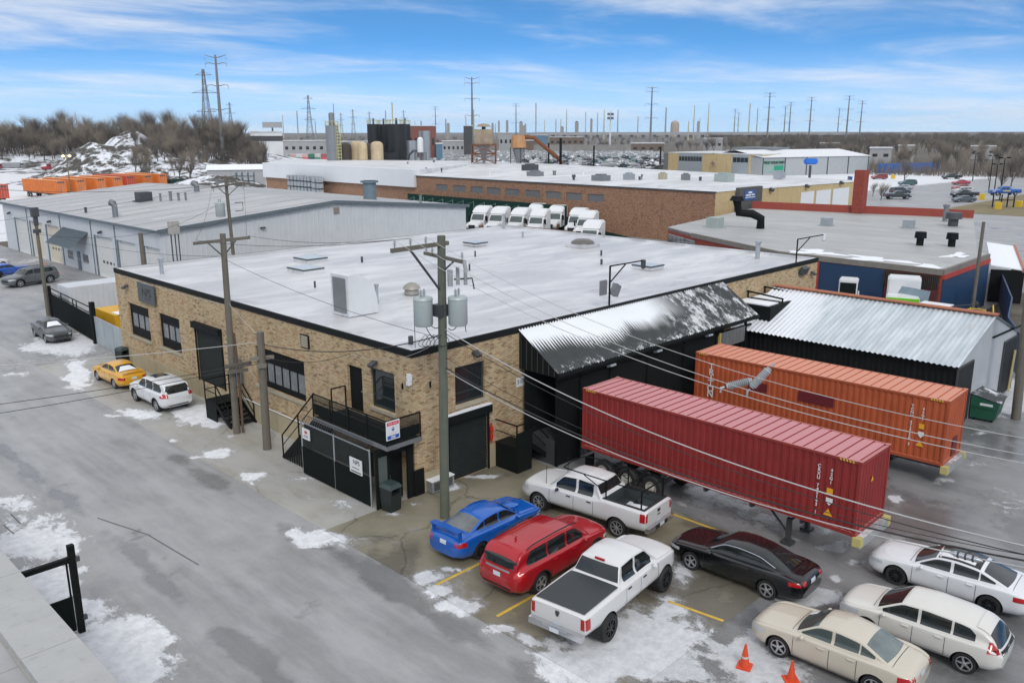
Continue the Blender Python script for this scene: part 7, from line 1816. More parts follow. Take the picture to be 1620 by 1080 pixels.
# dump trucks
def dump(loc, rz, cabc, boxc, label):
    t_ = thing('dump_truck', label, 'truck', loc, rz)
    bevel(MB().prism([(2.2, 1.0), (4.2, 1.0), (4.3, 1.9), (2.3, 2.1)], 'y', -1.0, 1.0).build('hood', cabc, t_, world=False), .1); bevel(MB().box(.8, 2.35, -1.2, 1.2, 1.0, 3.0).build('cab', cabc, t_, world=False), .12)
    MB().box(2.3, 2.38, -1.0, 1.0, 2.15, 2.85).build('windshield', m_cglass2, t_, world=False)
    for s_ in (-1, 1): MB().box(1.0, 2.0, s_*1.205-.01, s_*1.205+.01, 2.05, 2.75).build('side_window', m_cglass, t_, world=False)
    if boxc:
        b_ = MB().prism([(-5.2, 1.5), (.6, 1.5), (.8, 3.3), (-5.5, 3.3)], 'y', -1.25, 1.25).build('dump_body', boxc, t_, world=False); q = MB()
        for k in range(9): q.box(-5.0+k*.65, -4.9+k*.65, -1.32, 1.32, 1.5, 3.25)
        q.build('body_rib', boxc, b_, world=False)
    MB().box(-5.2, 3.6, -.5, .5, .8, 1.2).build('chassis_rail', m_dkgrey, t_, world=False)
    for x in (3.3, -2.4, -3.6, -4.8):
        for s_ in (-1, 1): truck_wheel(t_, x, s_*1.05, .53, s_)
    return t_
m_trred = mat('truck_red', (.34, .02, .03), .4); m_trmar = mat('truck_maroon', (.16, .01, .02), .4)
dump((92, 334, 0), R(155), m_trred, m_conc, 'red dump truck with pale ribbed body in the snowy yard')
dump((106, 337, 0), R(155), m_trmar, m_white, 'maroon dump truck with white body beside the dirt mound')
dump((80, 352, 0), R(155), m_trred, mat('grey_body', (.3, .31, .32), .6), 'red dump truck with grey body behind the other two')
lp = thing('yard_lamp', 'tall yard lamp pole with two lit yellow lamps over the orange containers', 'lamp', (49.5, 188.5, 0))
MB().cyl((49.5, 188.5, 0), (49.5, 188.5, 9.3), .16, .11, 10).build('pole', mat('wood_lamp_pole', (.2, .16, .08), .8), lp, smooth=True)
eb = NB('lamp_glow'); eb.p.inputs['Emission Color'].default_value = (1, .72, .22, 1); eb.p.inputs['Emission Strength'].default_value = 6; eb = eb.fin((.9, .7, .3), .5)
for s_ in (-1, 1):
    q = MB(); blob(q, (49.5+s_*.55, 188.5-s_*.5, 9.45), (.3, .3, .22)); q.build('lamp', eb, lp, smooth='all')
MB().bar((48.9, 189.0, 9.3), (50.1, 188.0, 9.3), .08).build('lamp_arm', m_dkgrey, lp)
MB().cyl((86, 255, 0), (86, 255, 8), .12, .08, 8).build('thin_pole', m_wood); tag(bpy.data.objects['thin_pole'], 'thin pale pole standing in front of the dirt mound', 'pole')
# ================================================================== FAR SURROUNDINGS
def bear(deg, dist, z=0.):
    """survey point: bearing in degrees right of the street's diagonal, distance in metres from the survey station"""
    a = R(deg); r_, f_ = dist*math.sin(a), dist*math.cos(a); dx, dy = math.cos(.790), math.sin(.790)
    return Vector((-20.592+r_*dx+f_*dy, -26.107-r_*dy+f_*dx, z))
BD = lambda px: math.degrees(math.atan((px-810)*.9706/1340.5))
VR = lambda: R(-45.3)      # rotation of things square to the view diagonal
# ---- low cars
def low_car(name, L_, H_, kind, mt):
    q = MB(); w_ = .88
    if kind == 0: prof = [(-L_/2, .35), (L_/2, .35), (L_/2, .75), (L_*.24, .95), (L_*.1, H_), (-L_*.22, H_), (-L_*.36, 1.0), (-L_/2, .95)]
    elif kind == 1: prof = [(-L_/2, .4), (L_/2, .4), (L_/2, .9), (L_*.26, 1.08), (L_*.13, H_), (-L_*.44, H_), (-L_/2, 1.05)]
    else: prof = [(-L_/2, .5), (L_/2, .5), (L_/2, 1.05), (L_*.26, 1.2), (L_*.15, H_), (-L_*.1, H_), (-L_*.13, 1.2), (-L_/2, 1.2)]
    n = len(prof); V = []
    for s_ in (-1, 1):
        for x, z in prof: V.append((x, s_*(w_ if z < 1.1 else w_*.74), z))
    q.add(V, [tuple(range(n))[::-1], tuple(range(n, 2*n))]+[(i, (i+1) % n, n+(i+1) % n, n+i) for i in range(n)])
    return q.mesh(name, mt)
JC = [(n, mat('wreck_'+n, c, .4, var=.25, scale=1, snow=sn)) for n, c, sn in (('white', (.6, .6, .6), .45), ('silver', (.30, .31, .32), .5), ('black', (.02, .022, .025), .42), ('dark blue', (.02, .035, .06), .45), ('teal', (.05, .12, .12), .45), ('red', (.16, .03, .03), .4), ('grey', (.10, .10, .105), .45), ('charcoal', (.03, .033, .036), .4), ('dark green', (.03, .06, .05), .45))]
JM = [(n, low_car('wrecked_car', random.uniform(4.0, 4.8), (1.4, 1.7, 1.75)[k], k, m_)) for n, m_ in JC for k in (0, 1, 2) if not (n == 'red' and k)]
cnt = 0
rest = MB()
tag(sheet('salvage_yard', 240, 470, 160, 420, 10, .01, mat('salvage_dirt', (.05, .047, .042), .9, var=.4, scale=.2)), kind='structure')
for row in range(34):
    dist = 333+row*7.2
    npos = int((BD(1052)-BD(620 if row > 8 else 830))*R(1)*dist/2.5)
    for k in range(npos):
        b_ = BD(620 if row > 8 else 830)+(BD(1052)-BD(620 if row > 8 else 830))*(k+random.uniform(-.25, .25))/npos
        p = bear(b_, dist+random.uniform(-2, 2))
        n_, me = random.choice(JM)
        rz = VR()+random.choice((0, math.pi))+random.uniform(-.5, .5)+(1.5 if random.random() < .4 else 0)
        if cnt < 290 and BD(820) < b_ and random.random() < .7:
            o = bpy.data.objects.new('wrecked_car', me); col.objects.link(o); o.location = (p.x, p.y, random.choice((0, 0, 0, 1.2, 1.3))); o.rotation_euler = (random.uniform(-.08, .08), random.uniform(-.1, .1), rz)
            tag(o, 'snow-dusted %s wrecked car in the salvage yard' % n_, 'car', '%s wrecks in the salvage yard' % n_); cnt += 1
        else:
            m_ = Matrix.Translation((p.x, p.y, random.choice((0, .2, 1.2)))) @ Matrix.Rotation(rz, 4, 'Z')
            rest.add([m_ @ v.co for v in me.vertices], [tuple(f.vertices) for f in me.polygons])
tag(rest.build('salvage_cars', JC[1][1], recalc=False), 'packed rows of snow-dusted salvage cars beyond the individual wrecks', 'cars', kind='stuff')
# ---- parked cars on the east lot
LOTM = {}
def lot_car(kind, cname, c, label, x, y, head, z=0.):
    sp = {'sedan': lambda: sedan(4.7, 1.82, 1.46, 2.75, .95, .34), 'suv': lambda: suv(4.8, 1.95, 1.76, 2.85, .95, .37), 'pickup': lambda: pickup(5.8, 2.0, 1.88, 3.6, 1.0, .40, (.245, .345, .60, .645), 1.3)}[kind]()
    sp.pop('rwz', None) if kind == 'pickup' else None
    cr = Car('parked_'+kind, label, 'truck' if kind == 'pickup' else 'car', sp, car_paint('lot_'+cname, c, .3), None, 1); finish(cr, 1); cr.place(x, y, head); cr.t.location.z = z; return cr
HD = 135
for kind, cname, c, label, x, y in [('pickup', 'dgreen', (.02, .03, .03), 'black pickup at the front of the far car row beside the bare tree', 175.5, 47.2), ('suv', 'charcoal', (.03, .035, .04), 'charcoal SUV in the far car row beside the bare tree', 191, 52.5), ('sedan', 'silver', (.35, .37, .39), 'silver sedan in the far car row behind the charcoal SUV', 205, 57.2), ('suv', 'teal', (.03, .10, .10), 'dark teal SUV in the far car row behind the silver sedan', 226, 63.8), ('suv', 'dkred', (.25, .02, .02), 'dark red SUV standing near the blue fence', 252, 82), ('sedan', 'white', (.6, .6, .6), 'white van-like car beyond the bare tree near the store', 205, 76), ('sedan', 'red2', (.4, .02, .04), 'red sedan beside the store driveway', 178, 66),
      ('sedan', 'slate', (.06, .08, .10), 'slate blue sedan at the near end of the snowy car row', 176.5, 33.8), ('pickup', 'black', (.012, .012, .014), 'black pickup second in the snowy car row', 190, 38.0), ('suv', 'white2', (.5, .5, .5), 'pale SUV third in the snowy car row', 203, 42.4), ('sedan', 'red', (.35, .02, .03), 'red sedan fourth in the snowy car row', 217, 47.0), ('sedan', 'crimson', (.4, .03, .05), 'crimson sedan at the far end of the snowy car row', 240, 54.4), ('pickup', 'green', (.012, .02, .016), 'dark green pickup alone beyond the snowy car row', 268, 66.0)]:
    lot_car(kind, cname, c, label, x, y, HD-180+random.uniform(-4, 4) if y > 46.9 and x < 200 else HD-2)
lot_car('suv', 'white3', (.6, .61, .62), 'white SUV parked behind the workshop chimney', 128, 35, -48); lot_car('sedan', 'navy', (.015, .02, .035), 'dark navy sedan behind the workshop parapet', 125, 31.5, -46); lot_car('sedan', 'black3', (.015, .015, .016), 'black sedan nearest the chimney in front of the factory doors', 124, 39.2, -46)
dp = lot_car('pickup', 'blue', (.01, .10, .38), 'blue pickup displayed on dark posts with yellow lettering', 168.5, 24.2, 138, 2.3)
q = MB(); dp.rect(q, 'L', .9, -.6, .85, 1.05, .01, 4, 2); q.build('yellow_lettering', m_hz, dp.t, world=False, recalc=False)
ds = thing('display_stand', 'dark steel posts holding up the blue display pickup', 'stand', (168.5, 24.2, 0)); 
for dx, dy in ((-1.6, .6), (-.4, -.6), (.6, -1.4), (1.6, -2.3)): MB().bar((168.5+dx, 24.2+dy+.7, 0), (168.5+dx, 24.2+dy+.7, 2.5), .2).build('post', m_black, ds)
MB().bar((166.9, 25.5, 1.4), (170.1, 22.6, 1.4), .15).build('cross_bar', m_black, ds)
for i, (x, y) in enumerate(((163.5, 23.5), (186, 33), (171.5, 22), (173, 21), (174.5, 20), (258, 80))):
    o = MB().box(x-.5, x+.5, y-.5, y+.5, 0, 1.3 if i < 2 else 1.2).build('yellow_block', mat('block_yellow', (.68, .46, .02), .6)); tag(o, 'yellow painted concrete block beside the far car park', 'block', 'yellow blocks round the far car park')
tag(sheet('grass_verge', 150, 330, -40, 31, 6, .02, mat('dead_grass', (.20, .165, .085), .95, var=.45, scale=.3)), kind='structure')
def lot_lamp(x, y, h):
    t_ = thing('parking_lamp', 'dark twin-head parking lamp on the grass verge', 'lamp', (x, y, 0), 0, 'parking lamps on the verge'); MB().cyl((x, y, 0), (x, y, h), .14, .09, 8).build('pole', m_black, t_)
    for s_ in (-1, 1): MB().box(x+s_*.6-.45, x+s_*.6+.45, y-s_*.6-.3, y-s_*.6+.3, h, h+.25).build('lamp_head', m_black, t_)
    MB().bar((x-.6, y+.6, h), (x+.6, y-.6, h), .08).build('arm', m_black, t_)
for x, y, h in ((186, 29.5, 9), (222, 42, 8.5), (262, 58, 8), (205, 36, 7)): lot_lamp(x, y, h)
bfn = thing('blue_panel_fence', 'bright blue panel fence at the end of the far car park', 'fence', (300, 92, 0))
a, b_ = Vector((288, 97, 0)), Vector((316, 86, 0))
for k in range(8): wall_between(MB(), a.lerp(b_, k/8), a.lerp(b_, (k+.95)/8), 0, 3.4, .2).build('panel', flat('fence_blue', (.02, .12, .40)), bfn)
sps = thing('pole_sign', 'blue square sign on a yellow-footed pole in front of the factory doors', 'sign', (135, 41, 0))
MB().cyl((135, 41, 0), (135, 41, 6.6), .15, n=8).build('pole', m_hz, sps); MB().cbox((134.8, 40.8, 5.6), (.2, 1.6, 2.2), rz=-.75).build('panel', flat('sign_royal_blue', (.03, .09, .4)), sps); MB().box(134.3, 135.7, 40.3, 41.7, 0, 1.6).build('foot', m_hz, sps)
rt = thing('roof_pickup', 'blue pickup cab mounted on a pole outside the parts store', 'sign', (196, 78, 0)); MB().bar((196, 78, 0), (196, 78, 6), .5).build('post', m_dkgrey, rt); bevel(MB().cbox((196, 78, 7.0), (3.4, 1.6, 1.5), rz=-.8).build('cab', flat('cab_blue', (.01, .16, .6)), rt), .3)
# ---- tanks and plant behind the factory
m_btank = mat('black_tank', (.014, .016, .017), .45, .1, var=.25, scale=.4, streak=.3, streakc=(.05, .05, .05)); m_gsilo = mat('grey_silo', (.22, .235, .25), .5, .2, var=.12, scale=.5)
m_rusty = mat('rust_streaked_cream', (.52, .42, .27), .7, var=.3, scale=.4, streak=1., streakc=(.42, .17, .03)); m_brn = mat('dark_brown_tank', (.055, .042, .032), .7, var=.3, scale=.6, streak=.5, streakc=(.02, .018, .015)); m_stain = mat('stainless_tank', (.42, .44, .46), .35, .5, var=.15, scale=.5, streak=.2)
def tank(px, dist, z1, r, mt, label, dome_=.0, cat='tank', group=None, rail=False, z0=0.):
    p = bear(BD(px), dist); t_ = thing('storage_tank', label, cat, (p.x, p.y, z0), 0, group)
    q = MB().lathe([(r, z0), (r, z1-dome_)]+([(r*.85, z1-dome_*.45), (r*.5, z1-dome_*.1)] if dome_ else [])+[(.01, z1)], (p.x, p.y, 0), 28); q.build('shell', mt, t_, smooth=30)
    q = MB()
    for k in range(4): q.cyl((p.x, p.y, z0+(z1-z0)*(.2+.2*k)), (p.x, p.y, z0+(z1-z0)*(.2+.2*k)+.12), r+.05, n=28, caps=False)
    q.build('hoop', mt, t_, smooth=30)
    if rail:
        q = MB()
        for i in range(12):
            a = 2*math.pi*i/12; q.bar((p.x+r*math.cos(a), p.y+r*math.sin(a), z1), (p.x+r*math.cos(a), p.y+r*math.sin(a), z1+1.1), .08)
        q.tube([(p.x+r*math.cos(2*math.pi*i/24), p.y+r*math.sin(2*math.pi*i/24), z1+1.1) for i in range(25)], .06, 4); q.build('guard_rail', mat('pale_yellow_rail', (.55, .5, .2), .6), t_)
        MB().cyl((p.x, p.y, z1), (p.x, p.y, z1+1.6), .3, n=8).build('vent', m_dkgrey, t_)
    return t_, p
for px, d_, r, lb_ in ((592, 258, 1.9, 'nearest the cream rusty tanks'), (608, 262, 1.9, 'second from the cream rusty tanks'), (628, 254, 2.7, 'and the widest of the black tanks'), (642, 262, 1.5, 'slimmest and next to the stainless tank')): tank(px, d_, 16.9, r, m_btank, 'tall black tank with yellow guard rail, '+lb_, group='black tanks behind the factory', rail=True)
st, p = tank(526, 240, 16.4, 1.75, m_gsilo, 'tall grey silo with stubby stack and yellow caged ladder', cat='silo', rail=True)
q = MB().cyl((p.x, p.y, 16.4), (p.x, p.y, 19.4), .75, n=14); q.cyl((p.x, p.y, 19.4), (p.x, p.y, 19.8), .85, .4, 14); q.build('stack', m_gsilo, st, smooth=True)
pl_ = bear(BD(535.5), 238.5); q = MB()
for k in range(18): q.cyl((pl_.x, pl_.y, 2+.85*k), (pl_.x, pl_.y, 2.15+.85*k), .75, n=10, caps=False)
for a in range(5): q.bar((pl_.x+.7*math.cos(a*1.25), pl_.y+.7*math.sin(a*1.25), 1), (pl_.x+.7*math.cos(a*1.25), pl_.y+.7*math.sin(a*1.25), 17), .09)
q.build('ladder_cage', MATS['pale_yellow_rail'], st)
for px, d_, z1, r, mt, lab in ((546, 246, 11.9, 1.6, m_brn, 'dark brown domed tank between the grey silo and rusty tanks'), (563, 248, 12.3, 1.55, m_rusty, 'cream tank with heavy rust streaks beside the dark brown one'), (573, 243, 12.1, 1.3, m_rusty, 'narrow cream rust-streaked tank in the middle of the tank group'), (584, 252, 11.6, 1.2, m_brn, 'dark tank squeezed between the two cream rusty tanks'), (596, 245, 12.2, 1.75, m_rusty, 'wide cream rusty tank next to the black tanks')): tank(px, d_, z1, r, mt, lab, 1.0)
tank(650, 256, 12.2, 1.7, m_stain, 'low stainless tank beside the black tanks'); tank(672, 268, 15.0, 1.7, m_stain, 'tall stainless tank behind the white dust collector')
dc, p = tank(665, 243, 13.3, .85, m_white, 'white dust collector with domed top on steel legs', .8, 'tank', None, False, 9.2)
q = MB()
for dx in (-1.1, 1.1):
    for dy in (-1.1, 1.1): q.bar((p.x+dx, p.y+dy, 0), (p.x+dx, p.y+dy, 9.2), .22)
q.box(p.x-1.2, p.x+1.2, p.y-1.2, p.y+1.2, 9.0, 9.2); q.cyl((p.x, p.y, 9.2), (p.x, p.y, 7.0), .8, .2, 12); q.build('leg_frame', m_grey, dc)
MB().tube([(p.x, p.y, 9.6), (p.x-1.4, p.y+1.4, 9.6), (p.x-2.2, p.y+2.2, 8.6), (p.x-2.4, p.y+2.4, 7)], .3, 8).build('hose', m_dkgrey, dc)
p = bear(BD(630), 250); o = MB().cbox((p.x-2, p.y+2, 4.5), (6, 3, 9), rz=VR()).build('plant_room', m_btank); tag(o, 'low black plant room at the foot of the black tanks', 'shed')
# hopper tower and orange hopper on the roof
m_rpaint = mat('rusting_cream_red', (.30, .24, .17), .8, var=.6, scale=.7, streak=1., streakc=(.10, .025, .018)); m_orust = mat('orange_rust', (.46, .24, .11), .75, var=.3, scale=1, streak=.6, streakc=(.2, .07, .03))
ht = thing('hopper_tower', 'rusty square hopper with conical outlet on crossed steel legs', 'hopper', (127.2, 130.0, 7))
c, sn_ = (127.2, 130.0), math.sin(VR())
def rbox(cx, cy, sx, sy, z0, z1): return MB().cbox((cx, cy, (z0+z1)/2), (sx, sy, z1-z0), rz=VR())
rbox(*c, 4.4, 4.4, 11.8, 15.3).build('bin', m_rpaint, ht)
MB().lathe([(2.0, 15.9), (1.2, 16.5), (.01, 16.7)], (*c, 0), 12).build('cap', m_rpaint, ht); MB().cyl((*c, 15.3), (*c, 16.0), .5, n=8).build('neck', m_dkgrey, ht)
q = MB().lathe([(2.1, 11.8), (.5, 7.9), (.5, 7.2)], (*c, 0), 4); q.build('cone', m_gsilo, ht)
q = MB(); ux, uy = math.cos(VR()), math.sin(VR()); co = [(c[0]+(i*ux-j*uy)*2.9, c[1]+(i*uy+j*ux)*2.9) for i, j in ((-1, -1), (1, -1), (1, 1), (-1, 1))]
for k in range(4):
    a, b_ = co[k], co[(k+1) % 4]; q.bar((*a, 7), (*a, 11.7), .25); q.bar((*a, 11.7), (*b_, 11.7), .25); q.bar((*a, 9.4), (*b_, 9.4), .18); q.bar((*a, 7.1), (*b_, 9.4), .15); q.bar((*b_, 7.1), (*a, 9.4), .15); q.bar((*a, 9.4), (*b_, 11.7), .15); q.bar((*b_, 9.4), (*a, 11.7), .15)
q.build('leg_frame', m_rust, ht)
oh = thing('orange_hopper', 'orange rusty cyclone hopper with a long sloping duct on the factory roof', 'hopper', (133.3, 124, 7))
q = MB().lathe([(1.5, 13.9), (1.7, 13.5), (2.0, 10.9), (.6, 10.6)], (133.3, 124, 0), 10); q.build('bin', m_orust, oh, smooth=30); MB().lathe([(1.5, 10.6), (.5, 7.2)], (133.3, 124, 0), 10).build('cone', m_grey, oh)
MB().tube([(134.2, 123.1, 13.5), (136.0, 121.2, 13.2), (140.2, 116.8, 8.2), (141, 116.3, 7.0)], .5, 8).build('duct', m_rust, oh); q = MB()
for a in (0, 2.1, 4.2): q.bar((133.3+2*math.cos(a), 124+2*math.sin(a), 7), (133.3+2*math.cos(a), 124+2*math.sin(a), 10.9), .15)
q.build('leg_frame', m_dkgrey, oh)
for px, d_, zt_, lab in ((888, 212, 13.2, 'thick black exhaust stack on the factory roof beside the sloping duct'), (941, 205, 11.5, 'slim black mast at the back of the factory roof'), (1047, 215, 11.2, 'thin dark pole behind the snowy factory roof'), (869, 220, 11.8, 'dark post near the back of the factory roof')):
    p = bear(BD(px), d_); o = MB().cyl((p.x, p.y, 6.8), (p.x, p.y, zt_), .32 if px < 890 and px > 880 else .2, n=10).build('roof_stack', m_black, smooth=True); tag(o, lab, 'stack')
# IBC totes
def tote():
    t_ = thing('tote_tank', 'white caged liquid tote stacked against the white-clad factory wing', 'tote', (0, 0, 0), 0, 'caged totes stacked by the factory')
    bevel(MB().box(-.52, .52, -.52, .52, .16, 1.05).build('bottle', mat('tote_plastic', (.50, .53, .55), .4, var=.15), t_, world=False), .06)
    q = MB()
    for z in (.2, .5, .8, 1.08):
        for a, b_ in (((-.56, -.56), (.56, -.56)), ((.56, -.56), (.56, .56)), ((.56, .56), (-.56, .56)), ((-.56, .56), (-.56, -.56))): q.bar((*a, z), (*b_, z), .035)
    for x in (-.56, -.19, .19, .56):
        for y in (-.56, .56): q.bar((x, y, .14), (x, y, 1.1), .03); q.bar((y, x, .14), (y, x, 1.1), .03)
    q.build('cage', m_galv, t_, world=False); MB().box(-.57, .57, -.57, .57, 0, .13).build('pallet', m_dkgrey, t_, world=False); return t_
T0 = tote(); T0.location = (76.6, 126, 0); km = kidmap()
for c_ in range(9):
    for lv in range(5):
        if c_ == 0 and lv == 0: continue
        copy_tree(T0, loc=(76.6+random.uniform(-.05, .05), 126+1.32*c_, lv*1.2), rz=random.uniform(-.03, .03), ch=km)
for c_ in range(2):
    for lv in range(5): copy_tree(T0, loc=(75.2-1.3*c_*0, 126.0-1.4*(c_+1), lv*1.2), rz=0, ch=km)
for c_ in range(4):
    for lv in range(4):
        o = copy_tree(T0, loc=(88+1.0*c_, 183-1.2*c_, lv*1.2), rz=.7, ch=km); tag(o, 'white caged liquid tote in the stack beyond the white-clad wing', 'tote', 'caged totes stacked beyond the wing')
# far buildings
def block(px0, px1, dist, z1, mt, label, name='far_building', z0=0., depth=20., win=0, band=None):
    a, b_ = bear(BD(px0), dist), bear(BD(px1), dist); m_ = (a+b_)/2; w_ = (b_-a).length; n_ = (m_-Vector((-20.6, -26.1, 0))).normalized(); c = m_+n_*depth/2
    ang = math.atan2((b_-a).y, (b_-a).x); t_ = thing(name, label, 'building', (c.x, c.y, 0), ang)
    MB().box(-w_/2, w_/2, -depth/2, depth/2, z0, z1).build('wall', mt, t_, world=False); MB().box(-w_/2-.3, w_/2+.3, -depth/2-.3, depth/2+.3, z1, z1+.4).build('roof', m_froof, t_, world=False)
    for k in range(win):
        x = -w_/2+w_*(k+.5)/win; MB().box(x-w_/win*.22, x+w_/win*.22, -depth/2-.1, -depth/2-.02, z1*.5, z1*.68).build('window', m_glass, t_, world=False)
    if band: MB().box(-w_/2-.05, w_/2+.05, -depth/2-.15, -depth/2-.03, z1*.72, z1*.88).build('dark_band', band, t_, world=False)
    return t_
m_far1 = mat('far_pale', (.36, .36, .36), .7); m_far2 = mat('far_brown', (.17, .12, .09), .8); m_far3 = mat('far_red_brick', (.22, .08, .06), .8); m_far4 = mat('far_blue', (.10, .20, .30), .6); m_far5 = mat('far_dark', (.06, .06, .065), .7)
block(396, 447, 430, 14.6, m_white, 'white box store with dark band beyond the brown field', band=m_far5)
block(447, 535, 520, 9.5, m_far1, 'long pale retail shed behind the row of coloured trucks', win=8); block(530, 584, 560, 8.5, m_far1, 'low white shed right of the grey silo')
block(645, 690, 420, 17.2, m_far3, 'square red-brick mill building behind the stainless tanks', win=5); block(690, 700, 410, 9, m_far4, 'narrow blue shed beside the red-brick mill')
block(700, 735, 520, 9.0, m_far1, 'low white works shed with stained front', win=5); block(734, 748, 470, 17.5, m_far5, 'dark square elevator block left of the hopper tower')
block(790, 812, 600, 13.6, m_far1, 'pale works building right of the hopper tower', win=3); block(806, 850, 640, 8.0, m_far2, 'low brown shed under the transmission pylon'); block(840, 866, 700, 11.5, m_far4, 'teal shed on the far side of the yard'); block(870, 925, 760, 9.5, m_far2, 'low brown sheds beyond the yard wall', win=6)
block(1000, 1052, 560, 7.0, m_far2, 'brown open depot at the edge of the salvage yard', win=4); block(1115, 1145, 620, 9.5, m_far1, 'low pale depot with red sign behind the office', win=3)
block(1380, 1415, 420, 7.0, m_far1, 'pale low house among the bare trees', win=2); block(1425, 1450, 460, 7.5, m_far1, 'pale gabled house among the bare trees', win=2); block(1540, 1580, 520, 6.5, m_far1, 'low pale shed behind the verge trees', win=3); block(1300, 1330, 500, 8, m_far1, 'low pale building behind the parts store', win=2)
cw = thing('yard_wall', 'long weathered concrete wall behind the salvage yard', 'wall', bear(BD(920), 545)); a, b_ = bear(BD(845), 560), bear(BD(1000), 560)
for k in range(14): wall_between(MB(), a.lerp(b_, k/14), a.lerp(b_, (k+.97)/14), 0, 6.4, .5).build('panel', mat('stained_panel', (.27, .255, .235), .9, var=.3, scale=.2, streak=.7), cw)
br = thing('highway_bridge', 'long pale elevated highway bridge on piers across the horizon', 'bridge', bear(BD(1150), 980)); a, b_ = bear(BD(850), 1000), bear(BD(1345), 960)
wall_between(MB(), a, b_, 10.5, 13.6, 8).build('deck', m_far1, br)
for k in range(26):
    p = a.lerp(b_, (k+.5)/26); MB().box(p.x-1.2, p.x+1.2, p.y-1.2, p.y+1.2, 0, 10.5).build('pier', m_far1, br)
dt = thing('domed_tower', 'tan domed tower block alone on the horizon', 'building', bear(BD(1068), 2300)); p = bear(BD(1068), 2300)
MB().lathe([(11, 0), (11, 30), (9.5, 36), (5, 40), (.1, 41)], (p.x, p.y, 0), 20).build('shell', mat('tan_tower', (.40, .33, .25), .8), dt, smooth=30)
# coloured box trucks behind the brown field
for k, (px, c, n_) in enumerate(((452, (.5, .5, .5), 'grey'), (463, (.6, .45, .4), 'pink and white'), (473, (.65, .65, .65), 'white'), (483, (.6, .4, .4), 'pale red'), (493, (.03, .22, .12), 'green'), (503, (.62, .6, .58), 'cream'), (513, (.35, .12, .14), 'dark red'))):
    p = bear(BD(px), 440); t_ = thing('box_truck', '%s box truck body in the row beyond the brown field' % n_, 'truck', p, VR())
    bevel(MB().box(-1.5, 1.5, -3, 3, .9, 4.2).build('box', mat('truckbox_%d' % k, c, .5), t_, world=False), .05); MB().box(-1.4, 1.4, -3.05, -3.01, 1.2, 2.6).build('side_panel', mat('truckpanel_%d' % (k % 3), [(.6, .1, .1), (.08, .08, .1), (.1, .3, .2)][k % 3], .5), t_, world=False)
    for s_ in (-1, 1):
        for y in (-2, 2): MB().cyl((s_*1.3, y, .5), (s_*1.5, y, .5), .5, n=10).build('wheel', m_black, t_, world=False)
bb = thing('billboard', 'pale double billboard on a single post beyond the white box store', 'billboard', bear(BD(432), 520)); p = bear(BD(432), 520)
MB().cyl((p.x, p.y, 0), (p.x, p.y, 17), .5, n=8).build('post', m_dkgrey, bb); MB().cbox((p.x, p.y, 18.6), (11, 1, 3.2), rz=VR()).build('panel', m_far1, bb)
tag(sheet('brown_field', 120, 260, 260, 420, 10, -.01, mat('brown_stubble', (.115, .075, .055), .95, var=.35, scale=.1)), kind='structure')
# ---- transmission poles
m_pyl = mat('steel_pylon', (.21, .22, .225), .6, .2)
def monopole(label, H_=45., lv=(.985, .93, .74, .53, ), grp=None):
    t_ = thing('transmission_pole', label, 'pylon', (0, 0, 0), 0, grp); MB().cyl((0, 0, 0), (0, 0, H_), .95, .38, 10).build('shaft', m_pyl, t_, smooth=True, world=False)
    for l_ in lv:
        for s_ in (-1, 1):
            q = MB(); q.bar((0, 0, H_*l_-.5), (s_*2.6, 0, H_*l_+.1), .3); q.bar((s_*2.6, 0, H_*l_+.1), (s_*4.4, 0, H_*l_+(.7 if l_ > .95 else -.1)), .22); q.build('arm', m_pyl, t_, world=False)
            MB().cyl((s_*4.3, 0, H_*l_-.2), (s_*4.3, 0, H_*l_-1.6), .1, n=6).build('insulator', m_porc, t_, world=False)
    return t_
def lattice(label, H_=45., grp=None):
    t_ = thing('lattice_tower', label, 'pylon', (0, 0, 0), 0, grp); q = MB(); lv = 11
    wz = lambda f: 3.2*(1-f)**1.3+.45
    for k in range(lv):
        f0, f1 = k/lv, (k+1)/lv; a = [(i*wz(f0), j*wz(f0), H_*f0) for i, j in ((-1, -1), (1, -1), (1, 1), (-1, 1))]; b_ = [(i*wz(f1), j*wz(f1), H_*f1) for i, j in ((-1, -1), (1, -1), (1, 1), (-1, 1))]
        for i in range(4): q.bar(a[i], b_[i], .25); q.bar(a[i], b_[(i+1) % 4], .14); q.bar(a[(i+1) % 4], b_[i], .14); q.bar(b_[i], b_[(i+1) % 4], .12)
    q.build('lattice', m_pyl, t_, world=False)
    for l_, w_ in ((.94, 4), (.75, 6.5), (.55, 5)):
        q = MB(); q.bar((-w_, 0, H_*l_), (w_, 0, H_*l_), .3); q.bar((-w_, 0, H_*l_), (0, 0, H_*l_+1.6), .15); q.bar((w_, 0, H_*l_), (0, 0, H_*l_+1.6), .15); q.build('arm', m_pyl, t_, world=False)
    return t_
MP = monopole('tall grey steel transmission pole with drooping arms rising behind the wooded bank'); MP.location = bear(BD(351), 380); MP.rotation_euler[2] = VR(); km = kidmap()
for px, d_, lab in ((748, 510, 'tall grey transmission pole behind the rusty hopper tower'), (1030, 630, 'tall slim transmission pole behind the salvage yard'), (690, 1100, 'grey transmission pole behind the red-brick mill'), (817, 980, 'grey transmission pole above the orange cyclone hopper')):
    o = copy_tree(MP, loc=bear(BD(px), d_), ch=km); tag(o, lab, 'pylon')
for px, d_ in ((1215, 744), (1340, 837), (1281, 858), (1361, 983), (1162, 1277), (1168, 1529), (1241, 1150), (1249, 1000), (1326, 1300)):
    o = copy_tree(MP, loc=bear(BD(px), d_), rz=VR()+random.uniform(-.3, .3), ch=km); tag(o, 'distant transmission pole standing over the bare trees', 'pylon', 'distant transmission poles over the wood')
